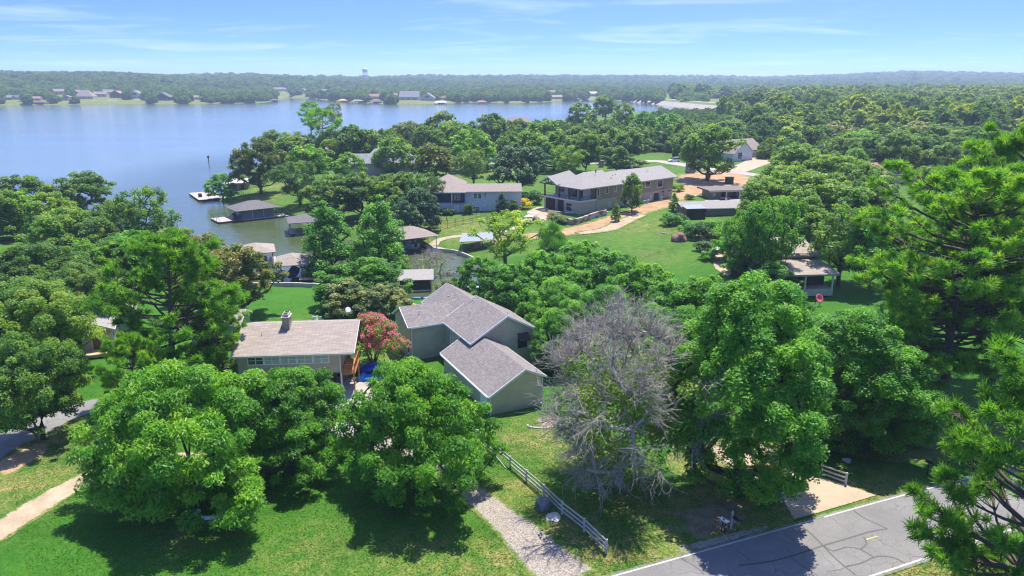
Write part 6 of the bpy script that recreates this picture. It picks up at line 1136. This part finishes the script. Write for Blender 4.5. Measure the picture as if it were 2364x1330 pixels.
# folded white umbrellas behind the chimney house
for i, (px, py) in enumerate(((540, 752), (548, 751), (722, 744), (729, 743), (736, 744))):
    q = G(px, py + 6); w = empty('lounge_chair', q, R(200 + i * 9), 'white folding chair behind the tan roof, %s' % ORD[i], 'chair', 'white folding chairs'); MB().add([(-.3, .1, .4), (.3, .1, .4), (.22, .5, 1.5), (-.22, .5, 1.5), (-.3, .14, .38), (.3, .14, .38), (.22, .54, 1.48), (-.22, .54, 1.48)], [(0, 1, 2, 3), (7, 6, 5, 4), (0, 4, 5, 1), (1, 5, 6, 2), (2, 6, 7, 3), (3, 7, 4, 0)]).build('backrest', M['white'], w); MB().box(-.3, .3, -.5, .12, .36, .42).build('seat', M['white'], w)
    for (x, y) in ((-.27, -.45), (.27, -.45), (-.27, .12), (.27, .12)): MB().box(x - .02, x + .02, y - .02, y + .02, -.02, .36).build('leg', M['white'], w)
# kayaks by the inlet
for i, (px, py) in enumerate(((975, 686), (972, 682))):
    q = G(px, py + 4); w = empty('kayak', q, R(4 + 3 * i), ('blue kayak on the grass by the inlet path', 'pale kayak behind the blue kayak by the inlet path')[i], 'kayak'); MB().loft([[(x, -ww, .22), (x, -ww * .6, .02), (x, ww * .6, .02), (x, ww, .22), (x, ww * .4, .34), (x, -ww * .4, .34)] for x, ww in ((-1.9, .04), (-1.4, .24), (0, .36), (1.4, .24), (1.9, .04))]).build('hull', M['bluehull' if i == 0 else 'hull'], w); MB().lathe([(.3, .3), (.34, .36), (.28, .37)], n=10).build('cockpit', M['dark'], w)
cvb = empty('covered_dock', (*at(955, 672, LAKE_Z)[:2], LAKE_Z), R(6), 'dark timber boat shelter behind the bare twiggy tree', 'dock'); MB().box(-2.5, 3.2, 0, .2, .2, 2.2).build('wall', M['darkwood'], cvb); slabs('roof', [[(-3, -.6, 2.3), (3.8, -.6, 2.3), (3.8, 5, 2.9), (-3, 5, 2.9)]], M['roof_grey'], cvb, .12); posts(cvb, [(-2.6, 4.6), (3.3, 4.6)], -2, 2.7)
pl = empty('swimming_float', (*at(1086, 664, LAKE_Z)[:2], LAKE_Z), R(10), 'pale blue float moored at the head of the inlet', 'float'); MB().box(-1.8, 1.8, -1.2, 1.2, .05, .35).build('deck', M['tank'], pl, bevel=.06); posts(pl, [(-1.6, -1), (1.6, -1), (-1.6, 1), (1.6, 1)], .3, 1.3, 'grey', .06, 'rail_post')
# wire fences
def wire_fence(pts, label, h=1.3, step=3.0, mat='dark'):
    c = catmull([np.array(p[:2]) for p in pts], step); o = np.array([*c[0], gz(*c[0])]); t = empty('wire_fence', o, 0, label, 'fence'); P_ = [np.array([x, y, max(gz(x, y), LAKE_Z)]) - o for x, y in c]
    for p in P_: MB().box(p[0] - .04, p[0] + .04, p[1] - .04, p[1] + .04, p[2] - .1, p[2] + h).build('post', M[mat], t)
    for a, b in zip(P_[:-1], P_[1:]):
        for f in (.98, .55, .12): MB().beam((a[0], a[1], a[2] + h * f), (b[0], b[1], b[2] + h * f), .04).build('rail', M[mat], t)
wire_fence([G(*z6(*q)) for q in ((520, 500), (620, 560), (760, 600), (860, 635), (960, 650), (1080, 620), (1180, 595))], 'dark wire fence curving round the lakeside lawn'); wire_fence([G(*z7(*q)) for q in ((470, 690), (600, 655), (740, 620), (900, 590), (1010, 560))], 'low dark wire fence crossing the lawn above the inlet', 1.1); wire_fence([G(*z7(*q)) for q in ((480, 590), (600, 612), (740, 585), (860, 555), (940, 535))], 'dark wire fence below the navy house', 1.2)
# lane furniture
for i, (px, py) in enumerate(((1330, 384), (1388, 386), (1408, 389), (1328, 372))):
    t = empty('gate_pillar', G(px, py), R(10), 'dark brick gate pillar beside the lane, %s' % ('third from the right', 'second from the right', 'nearest the big house roof', 'set back behind the lane')[i], 'pillar', 'gate pillars'); MB().box(-.8, .8, -.8, .8, -.3, 2.4).build('shaft', M['stone'], t); MB().box(-1, 1, -1, 1, 2.4, 2.65).build('cap', M['boulder'], t)
t = empty('brick_pillar', at(1593, 399, 0.1), R(12), 'squat brick pillar at the edge of the red dirt yard', 'pillar'); MB().box(-1.5, 1.5, -1, 1, -.5, 4.2).build('shaft', M['brick_pillar'], t); MB().box(-1.6, 1.6, -1.1, 1.1, 4.2, 4.45).build('cap', M['palestone'], t)
t = empty('rubbish_bin', G(1634, 412), R(10), 'dark red wheeled bin behind the twin trunked oak', 'bin'); MB().loft([[(-.6, -.6, 0), (.6, -.6, 0), (.6, .6, 0), (-.6, .6, 0)], [(-.8, -.8, 1.8), (.8, -.8, 1.8), (.8, .8, 1.8), (-.8, .8, 1.8)]]).build('body', M['maroon'], t); MB().box(-.85, .85, -.85, .85, 1.8, 1.95).build('lid', M['dark'], t)
t = empty('utility_box', G(1683, 425), R(10), 'dark green utility box behind the small carport', 'box'); MB().box(-1.2, 1.2, -.8, .8, -.2, 2.2).build('cabinet', M['greendark'], t, bevel=.08); MB().box(-1.35, 1.35, -.95, .95, 2.2, 2.35).build('lid', M['greendark'], t)
t = empty('marker_post', (*at(482, 375, LAKE_Z)[:2], LAKE_Z - 1), 0, 'lone dark marker post standing in the open lake', 'post'); MB().tube([(0, 0, 0), (0, 0, 4.2)], .22, 8).build('pile', M['rust'], t); MB().box(-.45, .45, -.05, .05, 3.0, 4.0).build('sign_board', M['dark'], t)
t = empty('playset', G(1020, 510), R(10), 'small dark timber swing frame inside the wire fence', 'playset')
for x in (-1.3, 1.3):
    for s in (-1, 1): MB().beam((x, s * .8, 0), (x, 0, 2.1), .1).build('leg', M['darkwood'], t)
MB().beam((-1.5, 0, 2.1), (1.5, 0, 2.1), .1).build('crossbar', M['darkwood'], t)
# ================================================================ the far shore, the woods, haze
def cluster_nodes(ng, seed, L, W, dens):
    n = ng.nodes; lk = ng.links.new
    ico = n.new('GeometryNodeMeshIcoSphere'); ico.inputs['Radius'].default_value = 1; ico.inputs['Subdivisions'].default_value = 4
    ps = n.new('GeometryNodeInputPosition'); off = n.new('ShaderNodeVectorMath'); off.operation = 'ADD'; off.inputs[1].default_value = (seed * 3.7, seed * 1.3, seed * 2.1); lk(ps.outputs[0], off.inputs[0])
    nz = n.new('ShaderNodeTexNoise'); nz.inputs['Scale'].default_value = 1.9; nz.inputs['Detail'].default_value = 3; lk(off.outputs[0], nz.inputs['Vector'])
    mr = n.new('ShaderNodeMapRange'); mr.inputs[1].default_value = .3; mr.inputs[2].default_value = .7; mr.inputs[3].default_value = .55; mr.inputs[4].default_value = 1.2; lk(nz.outputs[0], mr.inputs[0])
    sc = n.new('ShaderNodeVectorMath'); sc.operation = 'SCALE'; lk(ps.outputs[0], sc.inputs[0]); lk(mr.outputs[0], sc.inputs['Scale'])
    sp_ = n.new('GeometryNodeSetPosition'); lk(ico.outputs[0], sp_.inputs[0]); lk(sc.outputs[0], sp_.inputs['Position'])
    dp = n.new('GeometryNodeDistributePointsOnFaces'); lk(sp_.outputs[0], dp.inputs[0]); dp.inputs['Density'].default_value = dens; dp.inputs['Seed'].default_value = seed
    gr = n.new('GeometryNodeMeshGrid'); gr.inputs['Size X'].default_value = L; gr.inputs['Size Y'].default_value = W; gr.inputs['Vertices X'].default_value = 2; gr.inputs['Vertices Y'].default_value = 2
    rv = n.new('FunctionNodeRandomValue'); rv.data_type = 'FLOAT_VECTOR'; rv.inputs[0].default_value = (-.9, -.9, -3.1); rv.inputs[1].default_value = (.9, .9, 3.1)
    rr2 = n.new('FunctionNodeRotateRotation'); lk(dp.outputs['Rotation'], rr2.inputs[0]); lk(rv.outputs[0], rr2.inputs[1]); rr2.rotation_space = 'LOCAL'
    ip = n.new('GeometryNodeInstanceOnPoints'); lk(dp.outputs[0], ip.inputs['Points']); lk(gr.outputs[0], ip.inputs['Instance']); lk(rr2.outputs[0], ip.inputs['Rotation'])
    ri = n.new('GeometryNodeRealizeInstances'); lk(ip.outputs[0], ri.inputs[0])
    rf = n.new('FunctionNodeRandomValue'); rf.data_type = 'FLOAT'
    st = n.new('GeometryNodeStoreNamedAttribute'); st.data_type = 'FLOAT'; st.domain = 'FACE'; st.inputs['Name'].default_value = 'tint'; lk(ri.outputs[0], st.inputs['Geometry']); lk(rf.outputs[1], st.inputs['Value'])
    return st.outputs[0]
def wood(name, pts, scl, mat, label_kind='stuff', L=.34, W=.26, dens=55):
    me = bpy.data.meshes.new(name); me.vertices.add(len(pts)); me.vertices.foreach_set('co', np.asarray(pts, np.float32).ravel())
    a = me.attributes.new('sz', 'FLOAT_VECTOR', 'POINT'); a.data.foreach_set('vector', np.asarray(scl, np.float32).ravel()); me.update(); me.materials.append(mat)
    o = link(name, me); o['kind'] = 'stuff'
    ng = bpy.data.node_groups.new(name + '_scatter', 'GeometryNodeTree'); ng.interface.new_socket('Geometry', in_out='INPUT', socket_type='NodeSocketGeometry'); ng.interface.new_socket('Geometry', in_out='OUTPUT', socket_type='NodeSocketGeometry')
    n = ng.nodes; lk = ng.links.new; gi = n.new('NodeGroupInput'); go = n.new('NodeGroupOutput')
    gti = n.new('GeometryNodeGeometryToInstance')
    for s in (1, 2, 3): lk(cluster_nodes(ng, s, L, W, dens), gti.inputs[0])
    ip = n.new('GeometryNodeInstanceOnPoints'); lk(gi.outputs[0], ip.inputs['Points']); lk(gti.outputs[0], ip.inputs['Instance']); ip.inputs['Pick Instance'].default_value = True
    na = n.new('GeometryNodeInputNamedAttribute'); na.data_type = 'FLOAT_VECTOR'; na.inputs[0].default_value = 'sz'; lk(na.outputs[0], ip.inputs['Scale'])
    rv = n.new('FunctionNodeRandomValue'); rv.data_type = 'FLOAT_VECTOR'; rv.inputs[1].default_value = (0, 0, 6.28); lk(rv.outputs[0], ip.inputs['Rotation'])
    sm = n.new('GeometryNodeSetMaterial'); sm.inputs['Material'].default_value = mat; lk(ip.outputs[0], sm.inputs[0]); lk(sm.outputs[0], go.inputs[0])
    md = o.modifiers.new('scatter', 'NODES'); md.node_group = ng; return o
rg2 = np.random.default_rng(99)
FAR_H = []     # keep-out circles of far houses: x, y, r
z1f = lambda a, b: (a / 3.912, 120 + b / 3.912); z2f = lambda a, b: (600 + a / 3.912, 120 + b / 3.912); z3f = lambda a, b: (1200 + a / 3.912, 120 + b / 3.912)
# (pixel, width px, eave m, roof m, ridge dir, roof, wall)
FH = [(z1f(60, 432), 22, 4, 7, 'u', 'roof_slate', 'bluegrey', 'blue grey'), (z1f(150, 430), 24, 4, 7, 'u', 'roof_dark', 'offwhite', 'white walled'), (z1f(300, 438), 28, 3.5, 6, 'u', 'roof_red', 'brick_pillar', 'red roofed'), (z1f(412, 430), 16, 3.5, 6, 'v', 'roof_red', 'cream', 'small red roofed'), (z1f(515, 385), 32, 6, 10, 'u', 'roof_brown', 'cream', 'large cream'), (z1f(600, 438), 24, 5, 8, 'v', 'roof_brown', 'buffbrick', 'buff brick'), (z1f(700, 388), 26, 5, 9, 'u', 'roof_slate', 'cream', 'slate roofed'), (z1f(755, 425), 38, 5, 15, 'p', 'roof_brown', 'cream', 'pyramid roofed'), (z1f(895, 405), 32, 5, 9, 'u', 'roof_brown', 'cream', 'tan gabled'), (z1f(965, 385), 28, 5, 9, 'u', 'roof_brown', 'buffbrick', 'brown roofed'), (z1f(1050, 415), 30, 6, 12, 'v', 'roof_red', 'darkwood', 'dark fronted red roofed'), (z1f(1215, 420), 34, 7, 13, 'v', 'roof_brown', 'offwhite', 'tall white fronted'), (z1f(1465, 438), 34, 6, 13, 'v', 'roof_dark', 'darkwood', 'dark gabled'), (z1f(1530, 432), 22, 4, 7, 'u', 'roof_slate', 'cream', 'low slate roofed'), (z1f(1775, 430), 26, 4, 7, 'u', 'roof_brown', 'cream', 'tan shore'),
      (z2f(160, 355), 24, 5, 9, 'u', 'roof_brown', 'cream', 'cream hillside'), (z2f(235, 355), 16, 5, 8, 'u', 'roof_slate', 'offwhite', 'pale hillside'), (z2f(388, 375), 16, 7, 11, 'v', 'roof_slate', 'white', 'white gabled'), (z2f(600, 380), 32, 6, 10, 'u', 'roof_slate', 'bluegrey', 'blue grey bayside'), (z2f(785, 368), 28, 5, 8, 'u', 'roof_red', 'cream', 'red roofed bayside'), (z2f(1060, 380), 22, 7, 13, 'v', 'roof_slate', 'cream', 'slate gabled'), (z2f(1035, 425), 26, 5, 9, 'u', 'roof_red', 'cream', 'orange roofed'), (z2f(1225, 415), 22, 5, 8, 'u', 'roof_red', 'cream', 'small orange roofed'), (z2f(1345, 435), 44, 6, 15, 'u', 'roof_slate', 'buffbrick', 'great slate gabled'), (z2f(1510, 440), 32, 5, 13, 'v', 'roof_slate', 'cream', 'grey gabled lakefront'), (z2f(1648, 432), 14, 4, 7, 'u', 'roof_red', 'cream', 'tiny red roofed'), (z2f(2250, 380), 32, 5, 9, 'u', 'roof_slate', 'cream', 'grey woodland'), (z3f(285, 385), 26, 5, 9, 'u', 'roof_brown', 'cream', 'brown woodland'), (z3f(660, 400), 20, 6, 9, 'u', 'whiteroof', 'cream', 'pale roofed'), (z3f(330, 425), 28, 4, 7, 'u', 'roof_tan', 'cream', 'tan roofed shore')]
side = {}
for i, ((px, py), wpx, ze, zr, rid, rf, wl, adj) in enumerate(FH):
    q = G(px, py); k = q[1] / 1650; W__ = wpx * k; dp_ = W__ * .55; o = empty('house', q, R(random.uniform(-12, 12)), '%s house on the far shore of the lake' % adj, 'house'); FAR_H.append((q[0], q[1] + dp_ / 2, W__ * .62))
    if rid == 'p': gable(o, -W__ / 2, W__ / 2, 0, W__ * .8, -2, ze, zr, 'u', wl, rf, hip=(W__ * .38, W__ * .38), oh=1)
    else: gable(o, -W__ / 2, W__ / 2, 0, dp_, -2, ze, zr, rid, wl, rf, oh=.8)
    for a in (-.3, 0, .3): window(o, ('v', 0, -1), a * W__, 1.0, W__ * .1, 2.0, 1, 1, 'white', fw=.2)
    if rid == 'v': window(o, ('v', 0, -1), 0, ze - .5, W__ * .3, (zr - ze) * .45, 2, 1, 'darkwood', fw=.25)
FD = [z1f(95, 472), z1f(350, 474), z1f(705, 464), z1f(845, 464), z1f(1000, 464), z1f(1232, 460), z1f(1335, 460), z1f(1975, 460), z2f(120, 452), z2f(190, 408), z2f(480, 412), z2f(592, 416), z2f(738, 455), z2f(880, 460), z2f(1040, 464), z2f(1630, 474), z2f(2000, 470), z3f(100, 436), z3f(510, 440), z3f(650, 446)]
FDN = ['brown roofed dock far left', 'low dark dock before the red roofs', 'dark dock below the pyramid roof', 'small dock right of the pyramid roof', 'grey dock before the tan gables', 'pale blue dock before the tall white house', 'dark dock left of the dark gable', 'red roofed dock on the wooded headland', 'dock at the tip of the headland', 'grey dock deep in the bay', 'long white dock in the bay', 'tan dock in the bay', 'yellow canopied dock at the bay mouth', 'grey hipped dock at the bay mouth', 'wide dark dock before the orange roof', 'white dock beside the great lawn', 'red roofed dock right of the great lawn', 'dock left of the dam woods', 'low dock before the pale roof', 'dock nearest the dam']
for i, (px, py) in enumerate(FD):
    q = at(px, py, LAKE_Z); k = q[1] / 1650; W__ = (20, 22, 24, 10, 24, 20, 18, 20, 16, 18, 26, 20, 18, 24, 28, 26, 22, 16, 14, 16)[i] * k; o = empty('far_dock', (q[0] * (q[1] - 16) / q[1], q[1] - 16, LAKE_Z), R(random.uniform(-8, 8)), FDN[i] + ' across the lake', 'dock')
    rf = ('roof_brown', 'roof_dark', 'roof_dark', 'roof_grey', 'roof_slate', 'tank', 'roof_dark', 'roof_red', 'roof_dark', 'roof_grey', 'whiteroof', 'roof_tan', 'yellowline', 'roof_slate', 'roof_dark', 'whiteroof', 'roof_red', 'roof_tan', 'roof_grey', 'roof_tan')[i]
    hip(o, -W__ / 2, W__ / 2, 0, 9, 3.6, 6.0, rf, .8, thick=.4); MB().box(-W__ / 2, W__ / 2, 0, 9, .3, .7).build('deck', M['deck'], o); posts(o, [(-W__ / 2 + .3, .3), (W__ / 2 - .3, .3), (-W__ / 2 + .3, 8.7), (W__ / 2 - .3, 8.7), (0, .3)], -1, 3.7, 'offwhite', .35)
    if i % 3 != 1: MB().box(-W__ * .2, W__ * .35, 3, 8, .7, 2.6).build('boat_bay', M['dark' if i % 2 else 'bluegrey'], o)
# trees of the far shore and the valley
P_, S_ = [], []
def scatter(n, r0, r1, u0, u1, keep, size, flat=(.8, 1.1)):
    r = np.sqrt(rg2.uniform(r0 * r0, r1 * r1, n)); u = rg2.uniform(u0, u1, n); y = r / np.sqrt(1 + u * u); x = u * y; d = lake_sd(x, y); ok = keep(x, y, d)
    for hx, hy, hr in FAR_H: ok &= ~((np.abs(x - hx * y / hy) < hr * .95) & (y < hy + hr) & (y > hy - 160))
    x, y = x[ok], y[ok]; s = rg2.uniform(*size, len(x)); zz_ = s * rg2.uniform(*flat, len(x)); z = height(x, y) + zz_ * .62
    P_.append(np.stack([x, y, z], 1)); S_.append(np.stack([s, s, zz_], 1))
far = lambda x, y, d: (y > 700) & ((d > 42) | ((d > 5) & (rg2.uniform(0, 1, len(x)) < .5))) & ~((np.abs(x / y - .215) < .012) & (y < 2000) & (y > 1100))
scatter(15000, 1150, 1800, -.85, .26, far, (4.5, 8.5)); scatter(20000, 1800, 3000, -.85, .9, far, (6, 11)); scatter(16000, 3000, 5600, -.9, .9, lambda x, y, d: d > 0, (10, 18), (.6, .9))
o = wood('far_wood', np.concatenate(P_), np.concatenate(S_), M['leaf_far'] if 'leaf_far' in M else M['leaf_dark'], dens=60, L=.34, W=.26)
P_, S_ = [], []
damk = lambda x, y, d: (d > 30) & ~((x / y < .31 + .11 * rg2.uniform(0, 1, len(x)) + .02 * np.sin(y / 40)) & (y < 1320)) & (x / y > .22) & ~((np.abs(x - 390) < 28) & (np.abs(y - 520) < 40)) & ~((np.abs(x - 480) < 30) & (np.abs(y - 640) < 40))
scatter(1300, 430, 1000, .2, .95, damk, (5, 13), (.7, 1.15)); scatter(2000, 1000, 1850, .2, .95, damk, (7, 16), (.6, 1.0))
wood('valley_wood', np.concatenate(P_), np.concatenate(S_), M['leaf_valley'], dens=130, L=.22, W=.16)
P_, S_ = [], []
scatter(1000, 430, 1000, .2, .95, damk, (5, 11), (.75, 1.2)); scatter(1900, 1000, 1850, .2, .95, damk, (7, 14), (.65, 1.05))
wood('valley_wood', np.concatenate(P_), np.concatenate(S_), M['leaf_valley_dark'], dens=130, L=.22, W=.16)
P_, S_ = [], []
fill = lambda x, y, d: (d > 8) & (y > 262) & (rg2.uniform(0, 1, len(x)) < .8)
scatter(170, 330, 455, -.2, .24, lambda x, y, d: (d > 5) & ~((np.abs(x - 20) < 70) & (y < 345)), (4, 6.5)); scatter(260, 330, 450, .24, .85, lambda x, y, d: d > 5, (4, 6.5))
scatter(520, 455, 640, .16, .40, lambda x, y, d: d > 8, (3.2, 4.8), (.8, 1.1)); scatter(420, 640, 800, .2, .40, lambda x, y, d: d > 14, (2.6, 3.6), (.8, 1.1))
wood('background_trees', np.concatenate(P_), np.concatenate(S_), M['leaf_mid'], dens=160, L=.20, W=.15)
# water tower, pylon and power lines
d = ray(842, 157); y0 = 2500; x0 = d[0] / d[1] * y0; zt = CAM_Z + d[2] / d[1] * y0; g0 = gz(x0, y0); t = empty('water_tower', (x0, y0, g0), 0, 'pale water tower on slim legs on the horizon', 'tower'); H_ = zt - g0
MB().lathe([(1, H_ - 15), (6, H_ - 13), (8.5, H_ - 9), (8.5, H_ - 4), (6, H_ - 1), (1, H_)], n=18).build('tank', M['white'], t, smooth=True)
for k in range(6): a = k * math.pi / 3 + .3; MB().tube([(9 * math.cos(a), 9 * math.sin(a), -2), (8 * math.cos(a), 8 * math.sin(a), H_ - 8)], .55, 6).build('leg', M['white'], t)
MB().tube([(0, 0, -2), (0, 0, H_ - 14)], 1.0, 8).build('riser_pipe', M['white'], t)
def pylon(px, ytop, y0, label, h=None):
    d = ray(px, ytop); x0 = d[0] / d[1] * y0; zt = CAM_Z + d[2] / d[1] * y0; g0 = gz(x0, y0); t = empty('pylon', (x0, y0, g0), R(20), label, 'pylon'); H_ = zt - g0; w = H_ * .09
    for sx in (-1, 1):
        for sy in (-1, 1): MB().beam((sx * w, sy * w, 0), (sx * .6, sy * .6, H_), .5).build('leg', M['grey'], t)
    for k in range(6):
        z0_, z1_ = H_ * k / 6, H_ * (k + 1) / 6; f0, f1 = w + (.6 - w) * k / 6, w + (.6 - w) * (k + 1) / 6
        for sx in (-1, 1): MB().beam((-f0, sx * f0, z0_), (f1, sx * f1, z1_), .3).build('brace', M['grey'], t); MB().beam((f0, sx * f0, z0_), (-f1, sx * f1, z1_), .3).build('brace', M['grey'], t)
    for f in (.7, .85): MB().beam((-H_ * .17, 0, H_ * f), (H_ * .17, 0, H_ * f), .5).build('cross_arm', M['grey'], t)
    return t, [(x0 + s * H_ * .16, y0, g0 + H_ * f) for s in (-1, 1) for f in (.7, .85)]
pA, tA = pylon(2114, 166, 2300, 'lattice pylon on the far wooded ridge'); pB, tB = pylon(2600, 166, 1700, 'lattice pylon beyond the picture edge carrying the power lines'); pC, tC = pylon(1840, 178, 3300, 'distant small pylon on the ridge above the dam valley')
for i, (p, q) in enumerate(list(zip(tA, tB)) + list(zip(tA, tC))[:2]):
    ln = [tuple(np.array(p) + (np.array(q) - np.array(p)) * s - np.array([0, 0, 4 * 9 * s * (1 - s)])) for s in np.linspace(0, 1, 13)]; o = MB().tube([tuple(np.array(v) - np.array(p)) for v in ln], .16 if i < 4 else .2, 4).build('power_line', M['grey'], None, p)
    tag(o, 'sagging power line from the ridge pylon to the %s, %s' % ('right' if i < 4 else 'left', ('lower outer', 'upper outer', 'lower inner', 'upper inner')[i % 4]), 'power line', 'power lines')
# short grass of the near lawns
def grass():
    r = np.random.default_rng(5); n = 110000; y = r.uniform(36, 84, n) ; x = r.uniform(-.8, .8, n) * y; ok = (r.uniform(0, 1, n) < np.clip((78 / y - .35), .2, 1))
    K = np.array(KEEP); K = K[(K[:, 1] < 95)]
    for kx, ky, kr in K: ok &= (x - kx) ** 2 + (y - ky) ** 2 > kr * kr
    for o_, dg, u0, u1, v0, v1 in ((A, 26.5, -.4, 6.6, -.2, 14.3), (B, 5, -12, .2, 0, 9), (at(232, 806, -1.9), 24, -17, 2, 0, 12)):
        a = R(dg); dx, dy = x - o_[0], y - o_[1]; uu = dx * math.cos(a) + dy * math.sin(a); vv = -dx * math.sin(a) + dy * math.cos(a); ok &= ~((uu > u0) & (uu < u1) & (vv > v0) & (vv < v1))
    x, y = x[ok], y[ok]; m = len(x); z = height(x, y); P0 = np.stack([x, y, z - .01], 1); h = r.uniform(.04, .095, m); V = []
    for k in range(2):
        a = r.uniform(0, 6.28, m); s = np.stack([np.cos(a), np.sin(a), a * 0], 1) * r.uniform(.03, .07, m)[:, None]; tip = P0 + np.stack([r.normal(0, .05, m), r.normal(0, .05, m), h], 1); V.append(np.stack([P0 - s, P0 + s, tip], 1))
    V = np.concatenate(V).reshape(-1, 3); q = len(V) // 3
    me = np_mesh('grass', V, np.arange(q * 3).reshape(q, 3), {'tint': ('FACE', r.uniform(0, 1, q))}, smooth=False); me.materials.append(M['leaf_grass']); o = link('grass', me); o['kind'] = 'stuff'
grass()
# haze: the air over the lake
hz = MB().box(-7200, 7200, -80, 7200, -9, 118).build('haze', None); hz['kind'] = 'stuff'
m, t = newmat('haze_air'); v = N(t, 'ShaderNodeVolumePrincipled', {'Color': (.60, .76, 1.0, 1), 'Density': 1.9e-4, 'Anisotropy': .2}); N(t, 'ShaderNodeOutputMaterial', {'Volume': v.outputs[0]}); hz.data.materials.append(m)
